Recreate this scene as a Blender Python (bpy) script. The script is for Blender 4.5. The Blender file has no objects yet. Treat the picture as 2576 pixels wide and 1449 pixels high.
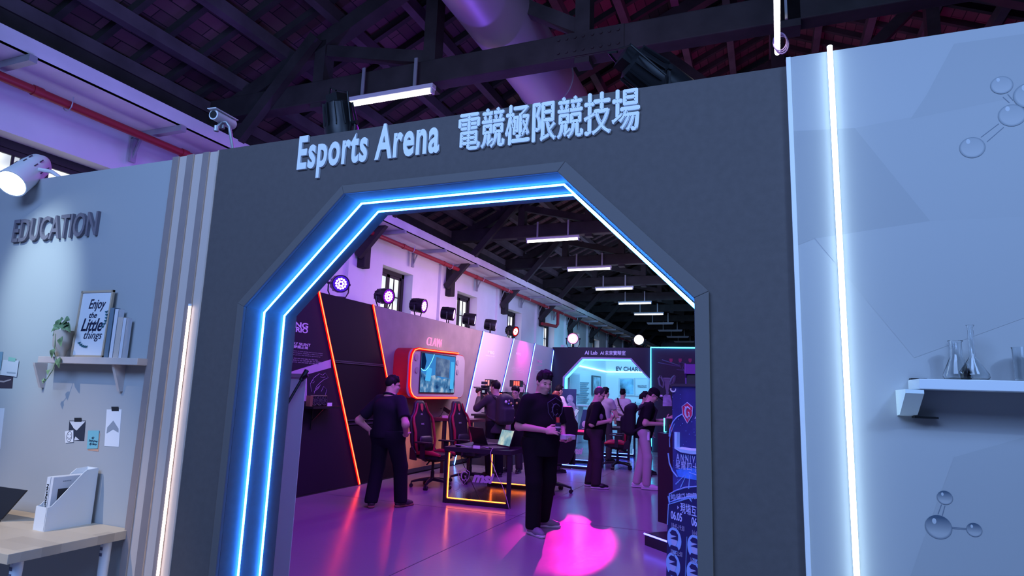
import bpy, bmesh, math, random
import numpy as np
from mathutils import Vector, Matrix
random.seed(7)
PI = math.pi
SC = bpy.context.scene
COL = SC.collection

# ------------------------------------------------------------------ camera, view, world, large lights
CAM_H = 1.55
F_PX, CX, CY = 1570.2, 1288.0, 724.5          # focal length in pixels of the 2576x1449 frame
YAW, PITCH, ROLL = 0.388155, 0.163006, 0.035563

def cam_axes():
    c, s = math.cos(YAW), math.sin(YAW)
    fwd = Vector((-s*math.cos(PITCH), c*math.cos(PITCH), math.sin(PITCH)))
    right = Vector((c, s, 0))
    up = right.cross(fwd)
    r = math.cos(ROLL)*right + math.sin(ROLL)*up
    u = -math.sin(ROLL)*right + math.cos(ROLL)*up
    return r, u, fwd
CR, CU, CF = cam_axes()
cam_d = bpy.data.cameras.new('camera')
cam_d.sensor_fit = 'HORIZONTAL'; cam_d.sensor_width = 36.0
cam_d.lens = F_PX/2576*36.0
cam_d.clip_start = 0.05; cam_d.clip_end = 200
cam = bpy.data.objects.new('camera', cam_d); COL.objects.link(cam)
m = Matrix((CR, CU, -CF)).transposed().to_4x4(); m.translation = (0, 0, CAM_H)
cam.matrix_world = m
SC.camera = cam

vs = SC.view_settings
SC.display_settings.display_device = 'sRGB'
vs.view_transform = 'Standard'; vs.look = 'None'; vs.exposure = 0.0; vs.gamma = 1.0; vs.use_curve_mapping = False

wd = bpy.data.worlds.new('world'); SC.world = wd; wd.use_nodes = True
wd.node_tree.nodes['Background'].inputs[0].default_value = (0.10, 0.13, 0.42, 1)
wd.node_tree.nodes['Background'].inputs[1].default_value = 0.10
SC.cycles.max_bounces = 8; SC.cycles.diffuse_bounces = 3; SC.cycles.glossy_bounces = 3
SC.cycles.transmission_bounces = 6; SC.cycles.transparent_max_bounces = 8
SC.cycles.sample_clamp_indirect = 4.0; SC.cycles.caustics_reflective = False; SC.cycles.caustics_refractive = False

def lamp(name, kind, loc, power, color, target=None, size=None, size_y=None, spot=None, blend=0.5, radius=0.05):
    d = bpy.data.lights.new(name, kind); d.energy = power; d.color = color
    if kind == 'AREA':
        d.size = size or 1.0
        if size_y: d.shape = 'RECTANGLE'; d.size_y = size_y
    else:
        d.shadow_soft_size = radius
    if kind == 'SPOT':
        d.spot_size = math.radians(spot or 60); d.spot_blend = blend
    o = bpy.data.objects.new(name, d); COL.objects.link(o); o.location = loc
    if target is not None:
        o.rotation_euler = (Vector(target)-Vector(loc)).to_track_quat('-Z', 'Y').to_euler()
    return o

# ceiling light of the front hall, over and behind the visitor (cool daylight tubes and stage wash)
lamp('front_hall_wash', 'AREA', (-1.9, -2.2, 4.6), 320, (0.29, 0.50, 1.0), (-1.2, 2.5, 1.5), 4.0, 2.0)
lamp('front_hall_wash_right', 'AREA', (2.2, -1.2, 4.4), 85, (0.28, 0.50, 1.0), (0.9, 2.5, 1.5), 1.5, 1.0)
# unseen spots over the study corner and the right wall shelf
lamp('letter_spot', 'SPOT', (-4.35, 0.9, 4.1), 430, (0.66, 0.90, 1.0), (-4.33, 2.5, 2.1), spot=22, blend=1.0, radius=0.05)
lamp('desk_spot', 'SPOT', (-4.3, 0.4, 4.0), 330, (1.0, 0.90, 0.80), (-3.8, 2.1, 0.7), spot=34, blend=0.8, radius=0.03)
lamp('shelf_spot', 'SPOT', (1.9, -0.4, 3.7), 90, (0.35, 0.58, 1.0), (0.7, 2.5, 1.2), spot=60, blend=0.9, radius=0.03)
# the esports hall: bare unseen lamps, violet on the roof and masonry wall, magenta on booths and floor
lamp('violet_wall_wash', 'AREA', (-3.6, 9.0, 3.6), 44, (0.25, 0.22, 1.0), (-7.1, 9.5, 3.6), 3.0, 0.6)
lamp('violet_wall_wash_near', 'AREA', (-4.6, 3.8, 3.4), 25, (0.23, 0.20, 1.0), (-7.1, 4.6, 4.2), 1.5, 0.5)
lamp('cool_wall_wash', 'AREA', (-3.8, 17.0, 3.7), 75, (0.34, 0.46, 1.0), (-7.1, 19.5, 3.6), 5.0, 0.6)
lamp('magenta_roof_wash', 'SPOT', (0.2, 9.0, 3.0), 190, (1.0, 0.06, 0.58), (0.2, 9.2, 8.0), spot=115, blend=0.8, radius=0.1)
lamp('violet_roof_wash', 'SPOT', (-3.4, 7.6, 2.9), 120, (0.24, 0.10, 1.0), (-3.2, 5.6, 6.6), spot=130, blend=0.8, radius=0.1)
lamp('violet_front_fill', 'AREA', (-1.4, 3.3, 3.7), 40, (0.62, 0.27, 0.95), (-3.0, 8.0, 1.0), 1.2, 0.4)  # added fill above the arch, no fixture, lifts faces and fronts
lamp('hall_roof_fill', 'AREA', (-3.2, 15.5, 3.3), 70, (0.80, 0.66, 0.90), (-3.2, 15.5, 6.0), 3.0, 10.0)  # added unseen fill that lightens the roof boards
lamp('banner_fill', 'SPOT', (-1.6, 3.3, 2.9), 60, (0.35, 0.35, 1.0), (-0.35, 4.7, 0.9), spot=60, blend=1.0, radius=0.08)  # added unseen fill that brightens the banner
lamp('violet_floor_wash', 'AREA', (-2.8, 6.6, 4.8), 270, (0.42, 0.02, 1.0), (-3.1, 8.0, 0.0), 3.0, 3.0)
lamp('violet_floor_wash_far', 'AREA', (-3.0, 12.5, 4.8), 150, (0.30, 0.12, 1.0), (-3.2, 13.0, 0.0), 3.0, 4.0)

# ------------------------------------------------------------------ points of the place read off the photograph's perspective
def _ray(u, v):
    return CR*((u-CX)/F_PX) - CU*((v-CY)/F_PX) + CF
def AY(u, v, y):
    d = _ray(u, v); t = y/d.y; return Vector((d.x*t, y, CAM_H+d.z*t))
def AX(u, v, x):
    d = _ray(u, v); t = x/d.x; return Vector((x, d.y*t, CAM_H+d.z*t))
def AZ(u, v, z):
    d = _ray(u, v); t = (z-CAM_H)/d.z; return Vector((d.x*t, d.y*t, z))

# ------------------------------------------------------------------ materials
def lin(c):
    return tuple((x/12.92 if x <= 0.04045 else ((x+0.055)/1.055)**2.4) for x in c)
def rgb(r, g, b):
    return lin((r/255, g/255, b/255))
_M = {}
def mat(name, col, rough=0.6, metal=0.0, spec=0.4, emit=None, estr=0.0, noise=0.0, nscale=8.0, bump=0.0, bscale=60.0, coat=0.0, trans=0.0, ior=1.45, alpha=1.0):
    if name in _M: return _M[name]
    m = bpy.data.materials.new(name); m.use_nodes = True
    nt = m.node_tree; b = nt.nodes['Principled BSDF']
    b.inputs['Base Color'].default_value = (*col, 1); b.inputs['Roughness'].default_value = rough
    b.inputs['Metallic'].default_value = metal; b.inputs['Specular IOR Level'].default_value = spec
    b.inputs['Coat Weight'].default_value = coat; b.inputs['Transmission Weight'].default_value = trans
    b.inputs['IOR'].default_value = ior; b.inputs['Alpha'].default_value = alpha
    if emit is not None:
        b.inputs['Emission Color'].default_value = (*emit, 1); b.inputs['Emission Strength'].default_value = estr
    if noise > 0 or bump > 0:
        tc = nt.nodes.new('ShaderNodeTexCoord')
    if noise > 0:
        n = nt.nodes.new('ShaderNodeTexNoise'); n.inputs['Scale'].default_value = nscale; n.inputs['Detail'].default_value = 4
        r = nt.nodes.new('ShaderNodeValToRGB')
        r.color_ramp.elements[0].position = 0.3; r.color_ramp.elements[1].position = 0.7
        r.color_ramp.elements[0].color = (*[c*(1-noise) for c in col], 1)
        r.color_ramp.elements[1].color = (*[min(1, c*(1+noise)) for c in col], 1)
        nt.links.new(tc.outputs['Object'], n.inputs['Vector']); nt.links.new(n.outputs['Fac'], r.inputs['Fac'])
        nt.links.new(r.outputs['Color'], b.inputs['Base Color'])
    if bump > 0:
        n2 = nt.nodes.new('ShaderNodeTexNoise'); n2.inputs['Scale'].default_value = bscale; n2.inputs['Detail'].default_value = 3
        bp = nt.nodes.new('ShaderNodeBump'); bp.inputs['Strength'].default_value = bump; bp.inputs['Distance'].default_value = 0.01
        nt.links.new(tc.outputs['Object'], n2.inputs['Vector']); nt.links.new(n2.outputs['Fac'], bp.inputs['Height'])
        nt.links.new(bp.outputs['Normal'], b.inputs['Normal'])
    _M[name] = m
    return m
def glow(name, col, strength):
    if name in _M: return _M[name]
    m = bpy.data.materials.new(name); m.use_nodes = True
    nt = m.node_tree; nt.nodes.clear()
    e = nt.nodes.new('ShaderNodeEmission'); o = nt.nodes.new('ShaderNodeOutputMaterial')
    e.inputs[0].default_value = (*col, 1); e.inputs[1].default_value = strength
    nt.links.new(e.outputs[0], o.inputs[0]); _M[name] = m
    return m

# ------------------------------------------------------------------ mesh builder
def basis(d):
    d = Vector(d).normalized()
    a = Vector((0, 0, 1)) if abs(d.z) < 0.95 else Vector((1, 0, 0))
    x = d.cross(a).normalized(); y = d.cross(x).normalized()
    return x, y, d
class B:
    def __init__(s): s.v = []; s.f = []; s.mi = []; s.mats = []; s.cur = 0
    def use(s, m):
        if m not in s.mats: s.mats.append(m)
        s.cur = s.mats.index(m); return s
    def add(s, vs, fs):
        n = len(s.v); s.v += [tuple(v) for v in vs]
        s.f += [tuple(i+n for i in f) for f in fs]; s.mi += [s.cur]*len(fs); return s
    def box(s, c, size, rot=None):
        c = Vector(c); h = Vector(size)/2
        vs = [Vector((x*h.x, y*h.y, z*h.z)) for x in (-1, 1) for y in (-1, 1) for z in (-1, 1)]
        if rot is not None: vs = [rot @ v for v in vs]
        return s.add([c+v for v in vs], [(0,1,3,2),(4,6,7,5),(0,4,5,1),(2,3,7,6),(0,2,6,4),(1,5,7,3)])
    def bb(s, lo, hi):
        lo = Vector(lo); hi = Vector(hi); return s.box((lo+hi)/2, hi-lo)
    def beam(s, a, b, w, h, up=(0, 0, 1)):
        a = Vector(a); b = Vector(b); d = (b-a).normalized(); u = Vector(up)
        x = d.cross(u).normalized(); u = x.cross(d).normalized()
        vs = [p+x*sx*w/2+u*sz*h/2 for p in (a, b) for sx, sz in ((-1,-1),(1,-1),(1,1),(-1,1))]
        return s.add(vs, [(3,2,1,0),(4,5,6,7),(0,1,5,4),(1,2,6,5),(2,3,7,6),(3,0,4,7)])
    def cyl(s, a, b, r, r2=None, n=16, cap=True):
        a = Vector(a); b = Vector(b); r2 = r if r2 is None else r2
        x, y, d = basis(b-a); vs = []
        for p, rr in ((a, r), (b, r2)):
            for i in range(n):
                t = 2*PI*i/n; vs.append(p+(x*math.cos(t)+y*math.sin(t))*rr)
        fs = [(i, (i+1) % n, n+(i+1) % n, n+i) for i in range(n)]
        if cap: fs += [tuple(range(n))[::-1], tuple(range(n, 2*n))]
        return s.add(vs, fs)
    def tube(s, pts, r, n=8, closed=False):
        pts = [Vector(p) for p in pts]; m = len(pts); vs = []
        px = None
        for i, p in enumerate(pts):
            if closed: d = pts[(i+1) % m]-pts[i-1]
            else: d = pts[min(i+1, m-1)]-pts[max(i-1, 0)]
            d.normalize()
            if px is None: x, y, _ = basis(d)
            else:
                x = (px-d*px.dot(d)).normalized(); y = d.cross(x)
            px = x; rr = r[i] if isinstance(r, (list, tuple)) else r
            vs += [p+(x*math.cos(2*PI*k/n)+y*math.sin(2*PI*k/n))*rr for k in range(n)]
        fs = []
        for i in range(m if closed else m-1):
            j = (i+1) % m
            fs += [(i*n+k, i*n+(k+1) % n, j*n+(k+1) % n, j*n+k) for k in range(n)]
        if not closed: fs += [tuple(range(n))[::-1], tuple(range((m-1)*n, m*n))]
        return s.add(vs, fs)
    def prism(s, poly, org, ux, uy, thick):
        org = Vector(org); ux = Vector(ux); uy = Vector(uy); nn = ux.cross(uy).normalized()
        a = [org+ux*p[0]+uy*p[1] for p in poly]; n = len(a)
        vs = a+[p+nn*thick for p in a]
        return s.add(vs, [tuple(range(n))[::-1], tuple(range(n, 2*n))]+[(i, (i+1) % n, n+(i+1) % n, n+i) for i in range(n)])
    def poly(s, pts):
        return s.add(pts, [tuple(range(len(pts)))])
    def lathe(s, prof, org=(0, 0, 0), axis=(0, 0, 1), n=24):
        x, y, d = basis(axis); org = Vector(org); vs = []
        for r, z in prof:
            vs += [org+d*z+(x*math.cos(2*PI*k/n)+y*math.sin(2*PI*k/n))*r for k in range(n)]
        fs = []
        for i in range(len(prof)-1):
            fs += [(i*n+k, i*n+(k+1) % n, (i+1)*n+(k+1) % n, (i+1)*n+k) for k in range(n)]
        if prof[0][0] > 1e-5: fs.append(tuple(range(n))[::-1])
        if prof[-1][0] > 1e-5: fs.append(tuple(range((len(prof)-1)*n, len(prof)*n)))
        return s.add(vs, fs)
    def ell(s, c, r, n=14, m=10, rot=None):
        c = Vector(c); r = Vector(r) if not isinstance(r, (int, float)) else Vector((r, r, r)); vs = []
        for i in range(m+1):
            t = PI*i/m
            for k in range(n):
                p = 2*PI*k/n
                q = Vector((r.x*math.sin(t)*math.cos(p), r.y*math.sin(t)*math.sin(p), r.z*math.cos(t)))
                vs.append(c+(rot @ q if rot is not None else q))
        return s.add(vs, [(i*n+k, (i+1)*n+k, (i+1)*n+(k+1) % n, i*n+(k+1) % n) for i in range(m) for k in range(n)])
    def loft(s, secs, n=20, e=2.6):
        """secs: (centre, x vector, y vector) of super-ellipse sections"""
        vs = []
        for c, ux, uy in secs:
            c = Vector(c); ux = Vector(ux); uy = Vector(uy)
            for k in range(n):
                t = 2*PI*k/n; a, b = math.cos(t), math.sin(t)
                vs.append(c+ux*(math.copysign(abs(a)**(2/e), a))+uy*(math.copysign(abs(b)**(2/e), b)))
        fs = [(i*n+k, i*n+(k+1) % n, (i+1)*n+(k+1) % n, (i+1)*n+k) for i in range(len(secs)-1) for k in range(n)]
        fs += [tuple(range(n))[::-1], tuple(range((len(secs)-1)*n, len(secs)*n))]
        return s.add(vs, fs)
    def obj(s, name, m=None, parent=None, smooth=False, bevel=0.0, keep=False, sub=0):
        if m is not None and not s.mats: s.mats = [m]
        vs = [Vector(v) for v in s.v]; off = Vector((0, 0, 0))
        if parent is None and not keep and vs:
            xs = [v.x for v in vs]; ys = [v.y for v in vs]; zs = [v.z for v in vs]
            off = Vector(((min(xs)+max(xs))/2, (min(ys)+max(ys))/2, min(zs)))
        me = bpy.data.meshes.new(name); me.from_pydata([v-off for v in vs], [], s.f); 
        for mm in s.mats: me.materials.append(mm)
        if len(s.mats) > 1: me.polygons.foreach_set('material_index', s.mi)
        bmx = bmesh.new(); bmx.from_mesh(me); bmesh.ops.recalc_face_normals(bmx, faces=bmx.faces); bmx.to_mesh(me); bmx.free()
        if smooth: me.polygons.foreach_set('use_smooth', [True]*len(me.polygons))
        me.update()
        o = bpy.data.objects.new(name, me); COL.objects.link(o); o.location = off
        if bevel > 0:
            md = o.modifiers.new('bevel', 'BEVEL'); md.width = bevel; md.segments = 2; md.limit_method = 'ANGLE'; md.angle_limit = math.radians(40)
        if sub:
            md = o.modifiers.new('sub', 'SUBSURF'); md.levels = sub; md.render_levels = sub
        if smooth and bevel == 0 and not sub:
            try:
                me.set_sharp_from_angle(angle=math.radians(45))
            except Exception: pass
        if parent is not None: adopt(o, parent)
        return o

def adopt(o, parent):
    o.parent = parent
    o.matrix_parent_inverse = world_of(parent).inverted()
def world_of(o):
    m = Matrix.LocRotScale(o.location, o.rotation_euler, o.scale)
    if o.parent is not None:
        m = world_of(o.parent) @ o.matrix_parent_inverse @ m
    return m
def tag(o, label, cat, group=None):
    o['label'] = label; o['category'] = cat
    if group: o['group'] = group
    return o
def struct(o):
    o['kind'] = 'structure'; return o
def stuff(o):
    o['kind'] = 'stuff'; return o
def thing(name, label, cat, loc=(0, 0, 0), rz=0.0, group=None):
    o = bpy.data.objects.new(name, None); COL.objects.link(o); o.location = loc; o.rotation_euler = (0, 0, rz)
    o.empty_display_size = 0.1
    return tag(o, label, cat, group)
def dup(root, loc, rz=None, label=None, group=None, scale=None):
    """copy of a thing with copies of its parts and sub-parts"""
    r = root.copy(); COL.objects.link(r); r.location = loc
    if rz is not None: r.rotation_euler = (0, 0, rz)
    if scale is not None: r.scale = scale
    if label: r['label'] = label
    if group: r['group'] = group
    def rec(a, b):
        for ch in list(a.children):
            c = ch.copy(); COL.objects.link(c); c.parent = b; rec(ch, c)
    rec(root, r)
    return r

_T = {}
def text_geo(txt, offset=0.0, shear=0.0, spacing=1.0, res=4):
    key = (txt, offset, shear, spacing)
    if key in _T: return _T[key]
    cu = bpy.data.curves.new('lettering', 'FONT'); cu.body = txt; cu.size = 1.0; cu.offset = offset
    cu.shear = shear; cu.space_character = spacing; cu.resolution_u = res; cu.fill_mode = 'FRONT'
    cu.extrude = 0.5
    o = bpy.data.objects.new('lettering', cu); COL.objects.link(o)
    dg = bpy.context.evaluated_depsgraph_get(); me = bpy.data.meshes.new_from_object(o.evaluated_get(dg))
    vs = [v.co.copy() for v in me.vertices]; fs = [tuple(p.vertices) for p in me.polygons]
    bpy.data.objects.remove(o); bpy.data.curves.remove(cu); bpy.data.meshes.remove(me)
    xs = [v.x for v in vs] or [0, 1]; ys = [v.y for v in vs] or [0, 1]
    _T[key] = (vs, fs, (min(xs), max(xs), min(ys), max(ys)))
    return _T[key]
def text(b, txt, org, ux, uy, w=None, h=None, thick=0.002, offset=0.0, shear=0.0, spacing=1.0, bl=None):
    """lettering with its lower left corner at org, running along ux, upright along uy, w wide and/or h tall; stands `thick` off its plane"""
    vs, fs, (x0, x1, y0, y1) = text_geo(txt, offset, shear, spacing)
    ux = Vector(ux).normalized(); uy = Vector(uy).normalized(); nn = ux.cross(uy)
    if w is None and h is not None: sy = h/(y1-y0); sx = sy
    elif h is None: sx = w/(x1-x0); sy = sx
    else: sx = w/(x1-x0); sy = h/(y1-y0)
    org = Vector(org)
    b.add([org+ux*((v.x-x0)*sx)+uy*((v.y-y0)*sy)+nn*((v.z+0.5)*thick) for v in vs], fs)
    return b
# ------------------------------------------------------------------ shared materials
M_GREY = mat('grey_panel_paint', (0.102, 0.088, 0.09), 0.75, noise=0.06, nscale=30, bump=0.12, bscale=700)
M_WHITE = mat('white_panel_paint', (0.42, 0.425, 0.435), 0.55)
M_PLASTER = mat('white_plaster', (0.74, 0.73, 0.74), 0.85, noise=0.06, nscale=1.3, bump=0.1, bscale=12)
M_TIMBER = mat('dark_roof_timber', (0.030, 0.026, 0.027), 0.8, noise=0.35, nscale=3, bump=0.2, bscale=25)
M_PURLIN = mat('purlin_timber', (0.085, 0.07, 0.08), 0.75, noise=0.25, nscale=3)
M_SLAT = mat('slat_wood', (0.52, 0.42, 0.36), 0.6, noise=0.08, nscale=5)
M_BLACK = mat('black_plastic', (0.012, 0.012, 0.014), 0.42)
M_BLACKM = mat('black_metal', (0.018, 0.018, 0.022), 0.38, metal=0.3)
M_DARK = mat('dark_grey_paint', (0.045, 0.045, 0.055), 0.5)
M_STEEL = mat('grey_steel', (0.42, 0.43, 0.47), 0.4, metal=0.5)
M_WPLAS = mat('white_plastic', (0.82, 0.82, 0.84), 0.4)
M_RED = mat('red_pipe_paint', (0.30, 0.02, 0.03), 0.45)
M_LETTER = mat('white_letter_acrylic', (0.86, 0.88, 0.92), 0.45)
L_BLUE = glow('led_blue', (0.02, 0.21, 1.0), 66.0)
L_BLUE2 = glow('led_deep_blue', (0.05, 0.10, 1.0), 16.0)
L_CYAN = glow('led_cyan', (0.04, 0.55, 1.0), 9.0)
L_RED = glow('led_red', (1.0, 0.045, 0.015), 14.0)
L_RED_HALO = glow('led_red_halo', (1.0, 0.004, 0.006), 1.3)  # red halo around the tubes put in as a glowing band
L_BLUE_HALO = glow('led_blue_halo', (0.03, 0.06, 1.0), 1.0)  # blue halo around the tubes, likewise a glowing band
L_ORANGE = glow('led_orange', (1.0, 0.16, 0.02), 10.0)
L_WHITE = glow('led_white', (0.60, 0.86, 1.0), 11.0)
L_WARM = glow('led_warm_white', (1.0, 0.86, 0.74), 7.0)
L_TUBE = glow('fluorescent_tube', (1.0, 0.95, 0.86), 9.0)

WY = 2.5                 # face of the entrance wall
X3, Z3 = (1, 0, 0), (0, 0, 1)

# ------------------------------------------------------------------ floor
def floor_mat():
    m = mat('epoxy_floor', (0.25, 0.235, 0.27), 0.2, spec=0.6)
    nt = m.node_tree; b = nt.nodes['Principled BSDF']
    tc = nt.nodes.new('ShaderNodeTexCoord')
    n = nt.nodes.new('ShaderNodeTexNoise'); n.inputs['Scale'].default_value = 0.9; n.inputs['Detail'].default_value = 6
    r = nt.nodes.new('ShaderNodeMapRange'); r.inputs['To Min'].default_value = 0.13; r.inputs['To Max'].default_value = 0.30
    nt.links.new(tc.outputs['Object'], n.inputs['Vector']); nt.links.new(n.outputs['Fac'], r.inputs['Value'])
    nt.links.new(r.outputs['Result'], b.inputs['Roughness'])
    n2 = nt.nodes.new('ShaderNodeTexNoise'); n2.inputs['Scale'].default_value = 14; n2.inputs['Detail'].default_value = 3
    bp = nt.nodes.new('ShaderNodeBump'); bp.inputs['Strength'].default_value = 0.10; bp.inputs['Distance'].default_value = 0.01
    nt.links.new(tc.outputs['Object'], n2.inputs['Vector']); nt.links.new(n2.outputs['Fac'], bp.inputs['Height'])
    nt.links.new(bp.outputs['Normal'], b.inputs['Normal'])
    return m
M_FLOOR = floor_mat()
b = B(); b.bb((-7.6, -3.5, -0.12), (8.2, 46.5, 0.0))
floor = struct(b.obj('floor', M_FLOOR, keep=True))
b = B(); p0, p1 = AZ(850, 1246, 0), AZ(1113, 1268, 0)
b.use(mat('floor_joint', (0.08, 0.08, 0.09), 0.5))
for yy in (p0.y, p0.y+3.4, p0.y+6.8): b.bb((-5.98, yy-0.006, 0.0), (3, yy+0.006, 0.001))
b.bb((-2.95, 3.2, 0), (-2.94, 18, 0.001))
b.obj('floor_joint', None, floor)

# ------------------------------------------------------------------ hall masonry wall with windows
XW = -7.1
WIN = [(3.46, 4.86)]+[(10.45+3.32*k, 11.62+3.32*k) for k in range(9)]
ZW0, ZW1 = 1.7, 3.97
TRUSS_Y = [5.85, 9.5, 13.0, 16.4, 19.7, 23.0, 26.2, 29.8, 33.4, 36.8, 40.2]
b = B().use(M_PLASTER)
edges = [-3.5]+[e for w in WIN for e in w]+[46.0]
for i in range(0, len(edges), 2): b.bb((XW-0.4, edges[i], 0), (XW, edges[i+1], 5.35))
for y0, y1 in WIN:
    b.bb((XW-0.4, y0, 0), (XW, y1, ZW0)); b.bb((XW-0.4, y0, ZW1), (XW, y1, 5.35))
for ty in TRUSS_Y: b.bb((XW-0.05, ty-0.24, 0), (XW+0.07, ty+0.24, 4.42))
wall_hall = struct(b.obj('wall_hall_left', None, keep=True))
def pane_mat():
    m = glow('window_daylight', (0.85, 0.93, 1.0), 1.5)
    nt = m.node_tree; e = [n for n in nt.nodes if n.type == 'EMISSION'][0]
    tc = nt.nodes.new('ShaderNodeTexCoord'); n = nt.nodes.new('ShaderNodeTexNoise'); n.inputs['Scale'].default_value = 2.2
    r = nt.nodes.new('ShaderNodeValToRGB')
    r.color_ramp.elements[0].position = 0.36; r.color_ramp.elements[0].color = (0.42, 0.46, 0.55, 1)
    r.color_ramp.elements[1].position = 0.62; r.color_ramp.elements[1].color = (0.95, 0.98, 1, 1)
    nt.links.new(tc.outputs['Object'], n.inputs['Vector']); nt.links.new(n.outputs['Fac'], r.inputs['Fac']); nt.links.new(r.outputs['Color'], e.inputs[0])
    return m
M_PANE = pane_mat(); M_WFRAME = mat('dark_window_wood', (0.022, 0.020, 0.022), 0.6)
M_SASH = mat('window_sash_wood', (0.03, 0.026, 0.026), 0.6)
for i, (y0, y1) in enumerate(WIN):
    b = B().use(M_WFRAME); xf = XW-0.30; fw = 0.09
    b.bb((xf, y0, ZW0), (xf+0.08, y0+fw, ZW1)); b.bb((xf, y1-fw, ZW0), (xf+0.08, y1, ZW1))
    b.bb((xf, y0, ZW1-fw), (xf+0.08, y1, ZW1)); b.bb((xf, y0, ZW0), (xf+0.08, y1, ZW0+fw))
    ym = (y0+y1)/2; zt = 2.95
    b.bb((xf, y0, zt-0.05), (xf+0.07, y1, zt+0.05))
    w = struct(b.obj('window_%d' % (i+1), None, keep=True))
    for sgn in (-1, 1):
        ya, yb = (y0+fw, ym) if sgn < 0 else (ym, y1-fw)
        for za, zb in ((ZW0+fw, zt-0.05), (zt+0.05, ZW1-fw)):
            s = B().use(M_SASH); st = 0.055
            s.bb((xf+0.01, ya, za), (xf+0.06, ya+st, zb)); s.bb((xf+0.01, yb-st, za), (xf+0.06, yb, zb))
            s.bb((xf+0.01, ya, zb-st), (xf+0.06, yb, zb)); s.bb((xf+0.01, ya, za), (xf+0.06, yb, za+st))
            yc = (ya+yb)/2
            s.bb((xf+0.02, yc-0.012, za), (xf+0.05, yc+0.012, zb))
            for q in ((0.5,) if zb-za < 1.0 else (0.5,)): s.bb((xf+0.02, ya, za+(zb-za)*q-0.012), (xf+0.05, yb, za+(zb-za)*q+0.012))
            so = s.obj('sash', None, w)
            p = B(); p.bb((xf+0.025, ya+0.03, za+0.03), (xf+0.032, yb-0.03, zb-0.03)); p.obj('pane', M_PANE, so)
# far and right walls of the hall
b = B(); b.bb((-7.5, 46, 0), (8.1, 46.4, 8.9)); struct(b.obj('wall_back', M_PLASTER, keep=True))
b = B(); b.bb((7.7, -3.5, 0), (8.1, 46, 5.35)); struct(b.obj('wall_hall_right', M_PLASTER, keep=True))

# ------------------------------------------------------------------ roof: boards, rafters, purlins
XR = 0.3
def zroof(x): return 5.2+0.46*((x if x < XR else 2*XR-x)+7.0)
def deck_mat():
    m = mat('roof_boards', (0.1, 0.07, 0.06), 0.8); nt = m.node_tree; bs = nt.nodes['Principled BSDF']
    tc = nt.nodes.new('ShaderNodeTexCoord'); sp = nt.nodes.new('ShaderNodeSeparateXYZ'); cb = nt.nodes.new('ShaderNodeCombineXYZ')
    nt.links.new(tc.outputs['Object'], sp.inputs[0]); nt.links.new(sp.outputs['Y'], cb.inputs['X']); nt.links.new(sp.outputs['X'], cb.inputs['Y'])
    br = nt.nodes.new('ShaderNodeTexBrick'); br.inputs['Scale'].default_value = 1.0
    br.inputs['Brick Width'].default_value = 0.9; br.inputs['Row Height'].default_value = 0.15; br.inputs['Mortar Size'].default_value = 0.006
    br.inputs['Color1'].default_value = (0.14, 0.075, 0.08, 1); br.inputs['Color2'].default_value = (0.055, 0.030, 0.036, 1); br.inputs['Mortar'].default_value = (0.01, 0.01, 0.01, 1)
    br.offset = 0.37
    nt.links.new(cb.outputs[0], br.inputs['Vector']); nt.links.new(br.outputs['Color'], bs.inputs['Base Color'])
    return m
M_DECK = deck_mat()
b = B().use(M_DECK)
zo = 0.19
for xa, xb in ((-7.6, XR), (8.2, XR)):
    za, zb = zroof(xa)+zo, zroof(xb)+zo
    b.add([(xa, -3.5, za), (xa, 46.4, za), (xb, 46.4, zb), (xb, -3.5, zb), (xa, -3.5, za+0.06), (xa, 46.4, za+0.06), (xb, 46.4, zb+0.06), (xb, -3.5, zb+0.06)],
          [(0,1,2,3),(7,6,5,4),(0,4,5,1),(1,5,6,2),(2,6,7,3),(3,7,4,0)])
b.use(M_TIMBER)
yy = 1.0
while yy < 45:
    for xa in (-7.3, 7.9): b.beam((xa, yy, zroof(xa)+zo-0.05), (XR, yy, zroof(XR)+zo-0.05), 0.075, 0.10)
    yy += 0.47
ceiling = struct(b.obj('ceiling', None, keep=True))
px = [-7.0, -6.46, -5.73, -4.95, -4.2, -3.45, -2.7, -1.95, -1.2, -0.45]
for x in px+[XR]+[2*XR-q for q in px]:
    b = B(); b.bb((x-0.06, 0.5, zroof(x)-0.06), (x+0.06, 45.5, zroof(x)+0.10)); b.obj('purlin', M_PURLIN, ceiling)
b = B(); b.bb((-7.25, 0.2, 4.92), (-6.93, 45.5, 5.12)); b.obj('wall_plate', M_TIMBER, ceiling)

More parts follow.
